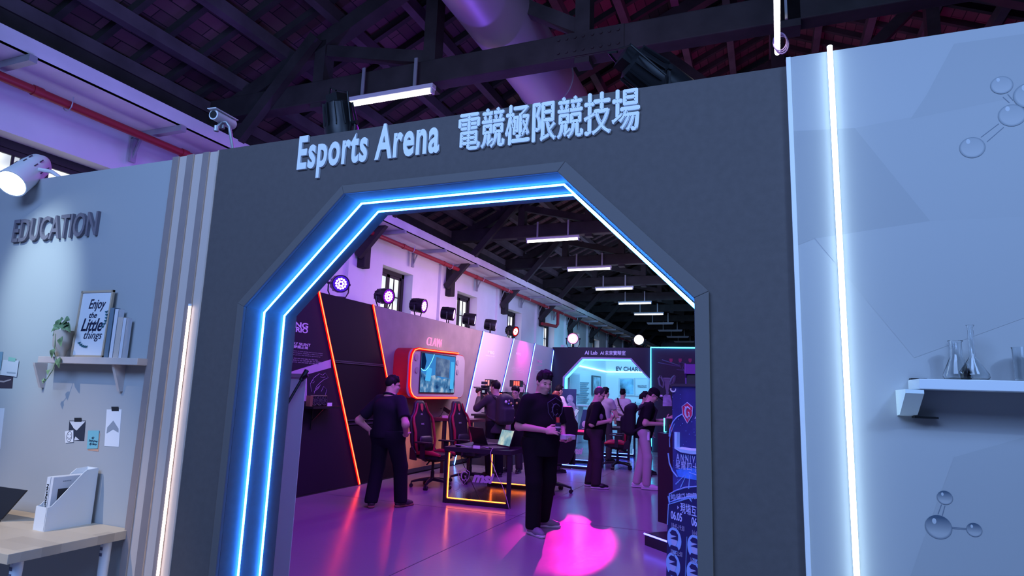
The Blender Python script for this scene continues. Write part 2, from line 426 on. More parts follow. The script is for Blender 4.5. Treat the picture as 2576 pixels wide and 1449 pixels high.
# ------------------------------------------------------------------ roof trusses
ZT0, ZT1 = 5.03, 5.32
def make_truss():
    t = thing('roof_truss', 'dark timber roof truss nearest the visitor, above the grey entrance wall', 'roof truss', (0, 0, 0), 0, 'timber roof trusses')
    b = B(); b.bb((-7.1, 0, ZT0), (7.7, 0.2, ZT1)); b.obj('tie_beam', M_TIMBER, t, bevel=0.012)
    def zc(x): return zroof(x)-0.17
    for sx in (1, -1):
        f = lambda x: XR+sx*(x-XR)
        b = B(); b.beam((f(-7.1), 0.1, zc(-7.1)), (f(XR), 0.1, zc(XR)), 0.18, 0.2); b.obj('principal_rafter', M_TIMBER, t)
        P = [-5.15, -3.55, -1.7]
        for x in P:
            b = B(); b.bb((f(x)-0.08, 0.01, ZT0-0.06), (f(x)+0.08, 0.19, zc(x))); b.obj('post', M_TIMBER, t)
        for xa, xb in ((P[0], P[1]), (P[1], P[2]), (P[2], XR)):
            b = B(); b.beam((f(xa), 0.1, zc(xa)-0.12), (f(xb), 0.1, ZT1+0.06), 0.13, 0.15); b.obj('strut', M_TIMBER, t)
        for yb_ in (-0.055,):
            b = B(); b.beam((f(-6.98), yb_, 3.92), (f(-5.18), yb_, 5.90), 0.10, 0.15); b.obj('knee_brace', M_TIMBER, t)
        if sx > 0:
            b = B(); b.bb((-7.05, 0.0, 3.72), (-6.87, 0.2, 5.0)); b.obj('wall_post', M_TIMBER, t, bevel=0.02)
    b = B(); b.bb((XR-0.09, 0, ZT0-0.06), (XR+0.09, 0.2, zc(XR))); b.obj('post', M_TIMBER, t)
    b = B().use(M_TIMBER)
    xa = -2.0; b.bb((xa, -0.015, ZT0+0.01), (xa+0.75, 0.0, ZT1-0.01))
    for i in range(4):
        for z in (ZT0+0.07, ZT1-0.07):
            for q in (0.05, 0.42): b.cyl((xa+q+0.09*i, -0.03, z), (xa+q+0.09*i, -0.015, z), 0.018, n=6)
    b.obj('splice_plate', None, t)
    return t
truss = make_truss(); truss.location = (0, TRUSS_Y[0], 0)
TL = ['second timber roof truss along the hall, half hidden by the entrance wall', 'timber roof truss carrying the nearest lit tube inside the arch',
      'timber roof truss carrying the second lit tube inside the arch', 'timber roof truss carrying the third lit tube inside the arch',
      'timber roof truss above the AI Lab wall', 'timber roof truss two bays beyond the AI Lab wall', 'first timber roof truss above the unlit tube lights', 'second timber roof truss above the unlit tube lights', 'third timber roof truss above the unlit tube lights', 'farthest timber roof truss of the hall']
for ty, lb in zip(TRUSS_Y[1:], TL): dup(truss, (0, ty, 0), label=lb)

# ------------------------------------------------------------------ tubes hanging below the trusses
def make_tube():
    t = thing('hanging_tube_light', 'lit white tube light hanging above the entrance wall', 'tube light', (0, 0, 0), 0, 'tube lights below the trusses')
    b = B(); b.bb((-0.62, -0.045, 0.0), (0.62, 0.045, 0.055)); b.obj('housing', mat('lamp_housing', (0.6, 0.6, 0.66), 0.4), t, bevel=0.006)
    for s in (-1, 1):
        b = B(); b.bb((s*0.60-0.012, -0.03, -0.055), (s*0.60+0.012, 0.03, 0.0)); b.obj('end_cap', mat('lamp_housing', (0.6, 0.6, 0.66)), t)
        b = B(); b.bb((s*0.36-0.02, -0.012, 0.05), (s*0.36+0.02, 0.004, 0.42)); b.bb((s*0.36-0.02, -0.012, 0.05), (s*0.36+0.03, 0.03, 0.062)); b.obj('hanger', M_STEEL, t)
    b = B(); b.cyl((-0.585, 0, -0.03), (0.585, 0, -0.03), 0.021, n=12); b.obj('tube', L_TUBE, t, smooth=True)
    return t
tube0 = make_tube()
TP = [(975, 243, 5.82), (1390, 600, 12.95), (1482, 675, 16.35), (1545, 728, 19.65), (1597, 766, 22.95), (1632, 795, 26.15)]
TLB = ['lit white tube light hanging above the entrance wall', 'nearest and largest lit tube light seen through the arch', 'second lit tube light in the row seen through the arch',
       'third lit tube light in the row seen through the arch', 'fourth lit tube light in the row seen through the arch', 'fifth and farthest lit tube light in the row']
for i, ((u, v, y), lb) in enumerate(zip(TP, TLB)):
    p = AY(u, v, y-0.06); p.z = 4.92 if i else p.z
    if i == 0: tube0.location = p
    else: dup(tube0, p, label=lb)
M_OFF = mat('unlit_tube', (0.72, 0.72, 0.76), 0.4)
def make_off():
    t = thing('hanging_tube_light', 'unlit tube light', 'tube light', (0, 0, 0), 0, 'unlit tube lights at the far end')
    b = B(); b.bb((-0.62, -0.045, 0.0), (0.62, 0.045, 0.055)); b.obj('housing', mat('lamp_housing', (0.6, 0.6, 0.66)), t)
    for s in (-1, 1):
        b = B(); b.bb((s*0.36-0.02, -0.01, 0.05), (s*0.36+0.02, 0.004, 0.5)); b.obj('hanger', M_STEEL, t)
    b = B(); b.cyl((-0.585, 0, -0.02), (0.585, 0, -0.02), 0.021, n=10); b.obj('tube', M_OFF, t, smooth=True)
    return t
off0 = make_off()
for i, (u, v) in enumerate(((1661, 814), (1686, 832), (1705, 848), (1721, 860))):
    p = AY(u, v, TRUSS_Y[7+i]-0.06)
    lb = ['first unlit tube light beyond the lit row', 'second unlit tube light beyond the lit row', 'third unlit tube light beyond the lit row', 'last unlit tube light, just above the cyan frame'][i]
    if i == 0: off0.location = p; off0['label'] = lb
    else: dup(off0, p, label=lb)
# tube lamp seen end-on, top right, with a coiled cable
p = AY(1955, 50, 5.2)
t = thing('hanging_tube_light', 'tube light seen end-on above the white wall with a coiled cable', 'tube light', p)
dd = Vector((0.02, 1.15, 0.0))
b = B(); b.beam(p-dd/2+Vector((0, 0, 0.03)), p+dd/2+Vector((0, 0, 0.03)), 0.05, 0.04); b.obj('housing', mat('lamp_housing', (0.6, 0.6, 0.66)), t)
b = B(); b.cyl(p-dd*0.48, p+dd*0.48, 0.02, n=12); b.obj('tube', L_TUBE, t, smooth=True)
b = B(); b.bb(p+Vector((0.06, 0.0, 0.0)), p+Vector((0.08, 0.02, 0.6))); b.obj('hanger', M_STEEL, t)
b = B(); pc = AY(1962, 105, 5.6)
for k in range(3):
    b.tube([pc+Vector((0.055*math.cos(a*PI/8+k)+0.008*k, 0.02*k, 0.085*math.sin(a*PI/8+k)-0.006*k)) for a in range(16)], 0.006, n=6, closed=True)
b.obj('cable_coil', mat('violet_cable', (0.5, 0.35, 0.6), 0.5), t, smooth=True)

# ------------------------------------------------------------------ round air ducts
def duct(name, label, x, z, r, y0, y1, seams):
    t = thing(name, label, 'air duct', (x, (y0+y1)/2, z-r))
    m = mat('duct_metal', (0.42, 0.40, 0.46), 0.45, metal=0.35)
    b = B(); b.cyl((x, y0, z), (x, y1, z), r, n=40); b.obj('pipe', m, t, smooth=True)
    for s in seams:
        b = B(); b.cyl((x, s-0.02, z), (x, s+0.02, z), r+0.014, n=40); b.obj('seam_ring', m, t, smooth=True)
duct('air_duct', 'large round air duct crossing above the nearest roof truss', -2.72, 5.80, 0.40, 1.5, 11.5, (4.6, 7.6, 10.4))
duct('air_duct', 'round air duct seen at the top right inside the arch', -2.3, 5.76, 0.40, 12.4, 30, (13.2, 15.4, 17.5, 20.5, 23))

# ------------------------------------------------------------------ cable tray, brackets and red pipe along the masonry wall
M_TRAY = mat('white_tray_metal', (0.66, 0.64, 0.66), 0.5, noise=0.1, nscale=2)
t = thing('cable_tray', 'long white cable tray running under the eaves of the hall wall', 'cable tray', (-6.6, 16, 4.45))
b = B(); b.bb((-6.98, 0.5, 4.46), (-6.25, 45, 4.475)); b.bb((-6.27, 0.5, 4.46), (-6.25, 45, 4.63)); b.bb((-6.98, 0.5, 4.46), (-6.96, 45, 4.6)); b.bb((-6.62, 0.5, 4.475), (-6.27, 45, 4.56))
b.obj('trough', M_TRAY, t)
ys = [AX(60, 145, -6.35).y]; step = AX(440, 318, -6.35).y-ys[0]
k = 0
while ys[0]+k*step < 31:
    y = ys[0]+k*step; b = B(); b.bb((-7.025, y-0.035, 4.39), (-6.2, y+0.035, 4.458)); b.bb((-7.025, y-0.035, 4.1), (-6.985, y+0.035, 4.4)); b.beam((-7.0, y, 4.14), (-6.9, y, 4.38), 0.025, 0.025)
    b.obj('bracket', mat('galvanised', (0.36, 0.37, 0.40), 0.5, metal=0.4), t); k += 1
t = thing('fire_pipe', 'red sprinkler pipe running along the hall wall below the cable tray', 'pipe', (-6.66, 16, 4.25))
b = B(); b.cyl((-6.66, 0.5, 4.325), (-6.66, 45, 4.325), 0.045, n=16); b.obj('pipe', M_RED, t, smooth=True)
for i in range(18):
    y = 3.6+1.72*i; b = B(); b.cyl((-6.66, y-0.045, 4.325), (-6.66, y+0.045, 4.325), 0.054, n=16); b.obj('coupling', M_RED, t, smooth=True)
    c = B(); c.tube([(-6.66+0.07*math.cos(a), y+0.3, 4.325+0.07*math.sin(a)) for a in [PI*q/6-PI for q in range(7)]]+[(-6.59, y+0.3, 4.4)], 0.006, n=5); c.obj('clamp', M_STEEL, t)
yb = 20.6
b = B(); b.tube([(-6.66, yb, 4.30), (-6.66, yb, 3.88), (-6.7, yb-0.05, 3.80), (-6.85, yb-1.1, 3.78)], 0.055, n=12); b.obj('branch', M_RED, t, smooth=True)
# ------------------------------------------------------------------ grey archway wall
OUT = [(-2.575, 0), (-2.575, 1.955), (-1.965, 2.545), (-0.785, 2.545), (-0.195, 1.955), (-0.195, 0)]
INN = [(-2.53, 0), (-2.53, 1.935), (-1.95, 2.5), (-0.82, 2.5), (-0.25, 1.93), (-0.25, 0)]
AX0, AX1, AZT = -2.85, 0.115, 2.845
DEP = 0.385
arch = thing('archway', 'grey archway wall with an eight-sided opening edged in blue light', 'archway', ((AX0+AX1)/2, WY+DEP/2, 0))
b = B(); b.prism([(AX0, 0)]+INN+[(AX1, 0), (AX1, AZT), (AX0, AZT)], (0, WY, 0), X3, Z3, -DEP); b.obj('panel', M_GREY, arch)
b = B()
for i in range(5):
    b.prism([OUT[i], OUT[i+1], INN[i+1], INN[i]], (0, WY-0.02, 0), X3, Z3, -0.0199)
b.obj('trim', mat('grey_trim_paint', (0.128, 0.116, 0.118), 0.65, bump=0.1, bscale=700), arch, bevel=0.003)
for dy in (0.118, 0.272):
    pts = []
    for i, (x, z) in enumerate(INN):
        s = 0.012
        pts.append(Vector((x+(s if x < -1.4 else -s), WY+dy, z-(s if z > 1 else 0))))
    b = B(); b.tube([pts[0], pts[1], pts[2], pts[3], pts[4]], 0.0055, n=8); b.obj('led_strip', L_BLUE, arch)
pL, pR = AY(750, 432, WY), AY(1106, 397, WY)
b = B(); text(b, 'Esports Arena', (pL.x, WY-0.001, pL.z-0.052), X3, Z3, w=pR.x-pL.x, h=0.245, thick=0.013, offset=0.028, spacing=1.1); b.obj('lettering', M_LETTER, arch)
pL, pR = AY(1155, 385, WY), AY(1609, 335, WY)
b = B(); text(b, '電競極限競技場', (pL.x, WY-0.001, pL.z+0.003), X3, Z3, w=pR.x-pL.x, h=0.192, thick=0.013, spacing=1.02)
for dx_, dz_ in ((0.004, 0), (-0.004, 0), (0, 0.003), (0, -0.003)): text(b, '電競極限競技場', (pL.x+dx_, WY-0.001, pL.z+0.003+dz_), X3, Z3, w=pR.x-pL.x, h=0.192, thick=0.0125, spacing=1.02)
b.obj('lettering', M_LETTER, arch)

# ------------------------------------------------------------------ near partition walls
SX = AY(436, 397, WY).x
b = B(); b.bb((-7.0, WY+0.035, 0), (AX0, WY+0.12, 2.845)); wl = struct(b.obj('wall_left', M_WHITE, keep=True))
WRY = WY-0.03
b = B(); b.bb((AX1, WRY, 0), (3.2, WY+0.1, 2.865)); wr = struct(b.obj('wall_right', M_WHITE, keep=True))
b = B(); b.bb((AX1-0.008, WRY-0.004, 0), (AX1+0.008, WRY+0.02, 2.865)); b.obj('edge_trim', M_WPLAS, wr)
# printed facets of the wallpaper on the right wall
for i, (pts, c) in enumerate([([(1992, 330), (2150, 322), (2340, 556), (2050, 600), (1998, 620)], (0.36, 0.365, 0.375)),
                 ([(2150, 322), (2576, 240), (2576, 545), (2340, 556)], (0.395, 0.40, 0.41)),
                 ([(2330, 240), (2400, 110), (2576, 85), (2576, 240), (2290, 300)], (0.375, 0.38, 0.39)),
                 ([(2050, 600), (2340, 556), (2576, 545), (2576, 800), (2300, 900)], (0.405, 0.41, 0.42)),
                 ([(2290, 1449), (2400, 1150), (2576, 1100), (2576, 1449)], (0.385, 0.39, 0.40))]):
    b = B(); b.poly([AY(u, v, WRY-0.0006-0.0001*i) for u, v in pts]); b.obj('printed_facet', mat('facet_print_%d' % i, c, 0.55), wr)
# vertical white light strip
pt, pb = AY(2088, 143, WRY), AY(2153, 1440, WRY); xl = (pt.x+pb.x)/2
t = thing('led_light_strip', 'tall vertical white light strip on the white wall right of the arch', 'light strip', (xl, WRY, 0))
b = B(); b.bb((xl-0.008, WRY-0.010, 0.05), (xl+0.008, WRY, 2.873)); b.obj('channel', M_WPLAS, t)
b = B(); b.cyl((xl, WRY-0.014, 0.05), (xl, WRY-0.014, 2.878), 0.0095, n=10); b.obj('tube', L_WHITE, t, smooth=True)

# wooden slats left of the archway
def xs(u, v): return AY(u, v, WY).x
xb = [xs(436, 397), xs(472, 392), xs(512, 387)]
for i, x in enumerate(xb):
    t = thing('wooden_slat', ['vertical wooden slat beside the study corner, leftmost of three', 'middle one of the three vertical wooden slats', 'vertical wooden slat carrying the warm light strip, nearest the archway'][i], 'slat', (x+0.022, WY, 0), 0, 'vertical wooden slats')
    pitch = (xb[i+1] if i < 2 else AX0-0.012)-x; w0 = pitch*0.41
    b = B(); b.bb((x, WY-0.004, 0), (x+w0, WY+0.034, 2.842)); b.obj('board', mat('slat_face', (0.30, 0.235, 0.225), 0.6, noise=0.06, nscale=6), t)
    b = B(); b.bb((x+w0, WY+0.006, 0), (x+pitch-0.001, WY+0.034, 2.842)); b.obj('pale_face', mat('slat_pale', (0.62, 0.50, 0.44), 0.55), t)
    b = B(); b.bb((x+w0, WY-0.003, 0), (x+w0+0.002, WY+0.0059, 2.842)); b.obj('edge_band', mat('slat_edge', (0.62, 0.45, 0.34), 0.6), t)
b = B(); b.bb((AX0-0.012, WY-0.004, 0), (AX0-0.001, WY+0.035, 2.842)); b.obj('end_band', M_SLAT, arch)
t = thing('led_light_strip', 'warm white light strip along the rightmost wooden slat', 'light strip', (xb[2]+0.045, WY, 0))
zt = AY(482, 770, WY).z
b = B(); b.cyl((xb[2]+0.042, WY-0.004, 0.0), (xb[2]+0.042, WY-0.004, zt), 0.0075, n=10); b.obj('tube', L_WARM, t, smooth=True)
b = B(); b.cyl((xb[2]+0.042, WY-0.004, zt), (xb[2]+0.042, WY-0.004, zt+0.012), 0.0095, n=10); b.obj('end_cap', M_WPLAS, t)

# ------------------------------------------------------------------ study corner on the left wall
LY = WY+0.035
pA, pB = AY(35, 612, LY), AY(247, 588, LY)
b = B(); text(b, 'EDUCATION', (pA.x, LY-0.001, pA.z), X3, Z3, w=pB.x-pA.x, h=0.158, thick=0.018, offset=0.012)
tag(b.obj('sign_lettering', mat('grey_letter', (0.17, 0.15, 0.19), 0.5)), 'dark grey raised letters reading EDUCATION on the left wall', 'sign')
# shelf
SD = 0.10
s0, s1 = AY(95, 905, LY-SD), AY(346, 905, LY-SD)
zsh = 1.655
t = thing('wall_shelf', 'pale wooden wall shelf on two brackets below the EDUCATION letters', 'shelf', ((s0.x+s1.x)/2, LY-0.1, zsh-0.3))
M_PALE = mat('pale_wood', (0.62, 0.52, 0.48), 0.55, noise=0.06, nscale=7)
b = B(); b.bb((s0.x, LY-SD, zsh-0.038), (s1.x, LY, zsh)); b.obj('board', M_PALE, t, bevel=0.002)
for u in (119, 318):
    x = AY(u, 940, LY).x; b = B(); b.prism([(0, 0), (0.075, 0), (0.072, -0.012), (0.02, -0.15), (0, -0.15)], (x-0.01, LY, zsh-0.038), (0, -1, 0), Z3, 0.02); b.obj('bracket', M_PALE, t)
# plant on the shelf
px_, py_ = AY(152, 893, LY-0.055).x, LY-0.055
t = thing('potted_plant', 'trailing green plant in a cream pot on the wooden shelf', 'plant', (px_, py_, zsh))
b = B(); b.lathe([(0.026, 0), (0.027, 0.012), (0.030, 0.035), (0.045, 0.06), (0.050, 0.10), (0.051, 0.158), (0.047, 0.158), (0.043, 0.13), (0.0, 0.13)], (px_, py_, zsh), n=28)
b.obj('pot', mat('cream_ceramic', (0.66, 0.56, 0.46), 0.5), t, smooth=True)
def leaf(b, base, tip, w, droop=0.01, nrm=(0, -1, 0.3)):
    base = Vector(base); tip = Vector(tip); d = tip-base; n = Vector(nrm).normalized(); sd = d.cross(n).normalized()
    prof = [(0, 0.05), (0.12, 0.75), (0.3, 1.0), (0.55, 0.85), (0.8, 0.45), (1, 0.0)]
    L = []; 
    for q, ww in prof:
        c = base+d*q - n*droop*math.sin(PI*q)*0.0 + Vector((0, 0, droop*math.sin(PI*q)))
        L.append((c-sd*w*ww/2+n*0.006*ww, c, c+sd*w*ww/2+n*0.006*ww))
    vs = [p for r in L for p in r]; fs = []
    for i in range(len(L)-1):
        fs += [(3*i, 3*i+1, 3*i+4, 3*i+3), (3*i+1, 3*i+2, 3*i+5, 3*i+4)]
    return b.add(vs, fs)
M_LEAF = mat('pothos_leaf', (0.16, 0.27, 0.13), 0.45, noise=0.75, nscale=28)
top = Vector((px_, py_, zsh+0.15))
for (u0, v0), (u1, v1), w in [((150, 825), (128, 836), .05), ((152, 822), (140, 808), .055), ((150, 828), (134, 818), .05), ((160, 812), (176, 806), .06), ((156, 812), (162, 832), .07), ((165, 818), (178, 838), .055), ((150, 816), (160, 803), .05), ((160, 825), (172, 816), .045), ((146, 834), (132, 846), .04),
                              ((152, 850), (154, 873), .055), ((136, 878), (130, 902), .06), ((146, 902), (149, 927), .055), ((126, 930), (120, 944), .05), ((112, 954), (108, 966), .035), ((117, 958), (106, 962), .03)]:
    yy = LY-0.085 if v0 > 845 else LY-0.07
    b = B(); leaf(b, AY(u0, v0, yy-0.02), AY(u1, v1, yy-0.035), w*0.8, 0.012); b.obj('leaf', M_LEAF, t, smooth=True)
b = B(); b.tube([top, AY(140, 840, LY-0.105), AY(136, 885, LY-0.105), AY(141, 905, LY-0.105), AY(133, 930, LY-0.105), AY(120, 950, LY-0.105), AY(110, 963, LY-0.105)], 0.0025, n=5)
for uv in ((134, 824), (150, 808), (172, 810), (176, 830)): b.tube([top-Vector((0, 0, 0.02)), AY(uv[0], uv[1], LY-0.07)], 0.002, n=5)
b.obj('stem', mat('plant_stem', (0.25, 0.33, 0.17), 0.5), t)
# framed print leaning on the wall
q = [AY(200, 733, LY-0.03), AY(278, 727, LY-0.03), AY(260, 893, LY-0.04), AY(179, 895, LY-0.04)]
t = thing('framed_print', 'wooden framed print reading Enjoy the Little things, leaning on the shelf', 'picture', ((q[2]+q[3])/2))
M_FRAME = mat('frame_wood', (0.55, 0.42, 0.30), 0.5)
z0f, z1f = zsh+0.001, q[0].z; x0f, x1f = q[3].x, q[2].x
ux = Vector((1, 0, 0)); uy = Vector((0, LY-0.022-(LY-0.032), z1f-z0f)).normalized(); hh = (Vector((0, LY-0.022, z1f))-Vector((0, LY-0.032, z0f))).length; ww = x1f-x0f
o0 = Vector((x0f, LY-0.032, z0f)); nn = ux.cross(uy)
b = B(); fw = 0.012
for lo, hi in (((0, 0), (ww, fw)), ((0, hh-fw), (ww, hh)), ((0, 0), (fw, hh)), ((ww-fw, 0), (ww, hh))):
    b.prism([(lo[0], lo[1]), (hi[0], lo[1]), (hi[0], hi[1]), (lo[0], hi[1])], o0, ux, uy, 0.014)
b.obj('frame', M_FRAME, t)
b = B(); b.prism([(fw, fw), (ww-fw, fw), (ww-fw, hh-fw), (fw, hh-fw)], o0, ux, uy, 0.008); b.obj('print', mat('print_paper', (0.80, 0.80, 0.83), 0.35), t)
b = B(); op = o0+nn*0.0085
def tx(s, fx, fy, fw_, fh, sh=0.3, of=0.012): text(b, s, op+ux*ww*fx+uy*hh*fy, ux, uy, w=ww*fw_, h=hh*fh, thick=0.001, offset=of, shear=sh)
tx('Enjoy', .30, .68, .52, .19); tx('the', .36, .585, .24, .085); tx('Little', .17, .385, .66, .195, .3, .02); tx('things', .30, .235, .56, .155, .3, .002)
b.obj('lettering', mat('navy_ink', (0.012, 0.014, 0.05), 0.6), t)
b = B()
for cx_, cy_, dr in ((.84, .44, 1), (.2, .1, 1)):
    pts = [op+nn*0.001+ux*ww*(cx_+0.08*math.sin(q*0.5)*dr)+uy*hh*(cy_+0.045*q*(1 if dr else 1)) for q in range(6)] if cx_ > .5 else [op+nn*0.001+ux*ww*(cx_+0.06*q)+uy*hh*(cy_+0.1-0.03*q+0.004*q*q) for q in range(5)]
    b.tube(pts, 0.0012, n=4)
    for i, p in enumerate(pts):
        for sg in (-1, 1): leaf(b, p, p+ux*sg*0.013+uy*0.011, 0.008, 0, nn)
b.obj('sprig', mat('teal_ink', (0.05, 0.20, 0.25), 0.6), t)
# books standing on the shelf; the dark first slab is the frame's shadow
for (u0, u1, vt, c, lb) in ((263, 273, 775, (0.16, 0.22, 0.28), 'slim dark slab standing in for the shadow beside the framed print'), (276, 284, 778, (0.72, 0.70, 0.74), 'tall white book, second from the framed print on the shelf'),
                        (286, 299, 798, (0.60, 0.50, 0.44), 'beige book third from the framed print on the shelf'), (300, 307, 800, (0.68, 0.66, 0.70), 'short white book at the right end of the shelf row')):
    x0, x1 = AY(u0, 890, LY-0.055).x, AY(u1, 890, LY-0.055).x; zt = AY(u0, vt, LY-0.055).z
    t = thing('book', lb, 'book', ((x0+x1)/2, LY-0.07, zsh), 0, 'books on the shelf')
    b = B(); b.bb((x0, LY-0.055, zsh), (x0+0.003, LY-0.02, zt)); b.bb((x1-0.003, LY-0.055, zsh), (x1, LY-0.02, zt)); b.bb((x0, LY-0.058, zsh), (x1, LY-0.054, zt)); b.obj('cover', mat('book_cover_%d' % u0, c, 0.5), t)
    b = B(); b.bb((x0+0.0032, LY-0.0535, zsh+0.003), (x1-0.0032, LY-0.022, zt-0.004)); b.obj('pages', mat('page_paper', (0.75, 0.72, 0.68), 0.8), t)

# cards taped to the wall
M_TAPE = mat('black_tape', (0.02, 0.02, 0.025), 0.5); M_PAPER = mat('card_paper', (0.80, 0.80, 0.83), 0.6)
def quad(b, pts, y, th=0.0015):
    P = [AY(u, v, y) for u, v in pts]; n = len(P); Q = [p+Vector((0, -th, 0)) for p in P]
    b.add(P+Q, [tuple(range(n)), tuple(range(n, 2*n))[::-1]]+[(i, (i+1) % n, n+(i+1) % n, n+i) for i in range(n)])
def card(name, label, cat, pts, m, y=LY, th=0.0015, bits=()):
    c = sum((AY(u, v, y) for u, v in pts), Vector((0, 0, 0)))/len(pts)
    t = thing(name, label, cat, c)
    b = B(); quad(b, pts, y, th); b.obj('sheet', m, t)
    for i, (nm, pp, mm) in enumerate(bits):
        b = B(); quad(b, pp, y-th-0.0003-0.0004*i, 0.0004); b.obj(nm, mm, t)
    return t
card('photo_card', 'black and white mountain photo taped to the wall with black tape', 'photo', [(175, 1058), (216, 1058), (212, 1109), (172, 1108)], mat('photo_dark', (0.035, 0.04, 0.06), 0.4), LY, 0.0015,
     [('picture', [(175, 1060), (215, 1060), (193, 1083), (186, 1078)], mat('snow_print', (0.7, 0.7, 0.74), 0.5)), ('picture', [(186, 1108), (190, 1098), (200, 1107)], mat('snow_print', (0.7, 0.7, 0.74))), ('tape', [(187, 1051), (205, 1051), (205, 1061), (187, 1061)], M_TAPE)])
t = card('sticky_note', 'small white note with a smiley face below the mountain photo', 'note', [(164, 1085), (185, 1082), (185, 1112), (165, 1114)], M_PAPER, LY-0.003)
b = B(); c = AY(174, 1098, LY-0.0055)
b.tube([c+Vector((0.022*math.cos(a), 0, 0.03*math.sin(a))) for a in [2*PI*q/18 for q in range(18)]], 0.0012, n=4, closed=True)
b.tube([c+Vector((0.011*math.cos(a), 0, 0.013*math.sin(a)-0.003)) for a in [PI+PI*q/8 for q in range(9)]], 0.0012, n=4)
for s in (-1, 1): b.ell(c+Vector((s*0.008, 0, 0.01)), 0.002, 6, 5)
b.obj('smiley', mat('navy_ink', (0.012, 0.014, 0.05)), t)
card('sticky_note', 'orange note behind the teal study note', 'note', [(223, 1090), (252, 1090), (248, 1136), (222, 1133)], mat('orange_paper', (0.62, 0.34, 0.24), 0.6))
t = card('sticky_note', 'teal note reading Study group at Library on the left wall', 'note', [(222, 1083), (250, 1083), (246, 1128), (219, 1129)], mat('teal_paper', (0.20, 0.50, 0.56), 0.6), LY-0.003)
b = B(); 
for s, u, v, w, h in (('4/2', 230, 1104, .016, .010), ('Study group', 223, 1112, .055, .012), ('@ Library', 225, 1120, .045, .012)):
    p = AY(u, v, LY-0.005); text(b, s, p, X3, Z3, w=w*1.35, h=h*1.3, thick=0.0006, shear=0.3, offset=0.01)
b.obj('lettering', mat('navy_ink', (0.012, 0.014, 0.05)), t)
t = card('photo_card', 'tall white card with a pencil mountain drawing and black tape', 'card', [(269, 1030), (306, 1030), (299, 1124), (263, 1122)], M_PAPER, LY, 0.0015,
     [('tape', [(280, 1023), (298, 1023), (299, 1034), (281, 1034)], M_TAPE), ('drawing', [(268, 1090), (270, 1075), (285, 1058), (298, 1078), (298, 1088), (284, 1080)], mat('pencil_grey', (0.30, 0.33, 0.38), 0.7))])
card('photo_card', 'grey card with green tape at the left edge of the wall', 'card', [(9, 905), (48, 907), (42, 948), (2, 943)], mat('grey_card', (0.55, 0.55, 0.60), 0.6), LY-0.004, 0.0015,
     [('tape', [(22, 898), (40, 901), (38, 910), (20, 908)], mat('green_tape', (0.24, 0.46, 0.38), 0.5)), ('caption', [(17, 935), (39, 937), (39, 940), (17, 938)], mat('pencil_grey', (0.30, 0.33, 0.38)))])
card('photo_card', 'dark brown photo at the left edge of the wall', 'photo', [(-30, 942), (34, 944), (31, 977), (-30, 976)], mat('photo_brown', (0.045, 0.03, 0.045), 0.4), LY, 0.0015,
     [('picture', [(-30, 955), (10, 958), (28, 953), (28, 956), (10, 962), (-30, 959)], mat('photo_light', (0.35, 0.28, 0.3), 0.5))])
card('photo_card', 'blue card cut by the left edge of the picture', 'card', [(-30, 884), (8, 885), (2, 930), (-30, 930)], mat('blue_card', (0.16, 0.27, 0.36), 0.5), LY-0.002)
card('wall_sheet', 'large white sheet at the left edge of the wall beside the desk', 'poster', [(-60, 1027), (12, 1027), (1, 1130), (-60, 1130)], mat('sheet_paper', (0.62, 0.64, 0.70), 0.6))

# ------------------------------------------------------------------ desk, magazine file, laptop
zd = 0.74; c0 = AZ(320, 1334, zd); dxr = c0.x
t = thing('desk', 'light oak desk with white legs against the left wall', 'desk', (dxr-0.7, LY-0.3, 0))
def wood_mat():
    m = mat('oak_laminate', (0.55, 0.44, 0.32), 0.45); nt = m.node_tree; bs = nt.nodes['Principled BSDF']
    tc = nt.nodes.new('ShaderNodeTexCoord'); br = nt.nodes.new('ShaderNodeTexBrick'); br.inputs['Scale'].default_value = 1.0
    br.inputs['Brick Width'].default_value = 0.5; br.inputs['Row Height'].default_value = 0.09; br.inputs['Mortar Size'].default_value = 0.0
    br.inputs['Color1'].default_value = (0.62, 0.50, 0.37, 1); br.inputs['Color2'].default_value = (0.48, 0.38, 0.28, 1)
    nt.links.new(tc.outputs['Object'], br.inputs['Vector']); nt.links.new(br.outputs['Color'], bs.inputs['Base Color'])
    return m
b = B(); b.bb((dxr-1.4, LY-0.61, zd-0.045), (dxr, LY-0.005, zd)); b.obj('desktop', wood_mat(), t, bevel=0.002)
for x, y, u in ((dxr-0.06, LY-0.10, 1), (dxr-0.06, LY-0.53, 1), (dxr-1.33, LY-0.10, 0), (dxr-1.33, LY-0.53, 0)):
    b = B(); b.cyl((x, y, 0), (x, y, zd-0.045), 0.02, 0.026, n=18); lg = b.obj('leg', mat('leg_white', (0.8, 0.82, 0.86), 0.3), t, smooth=True)
    if u:
        b = B()
        for k in range(3): b.bb((x-0.008, y-0.0268, zd-0.12+0.03*k), (x+0.010, y-0.024, zd-0.105+0.03*k))
        b.obj('sticker', mat('sticker_print', (0.12, 0.12, 0.2), 0.5), lg)
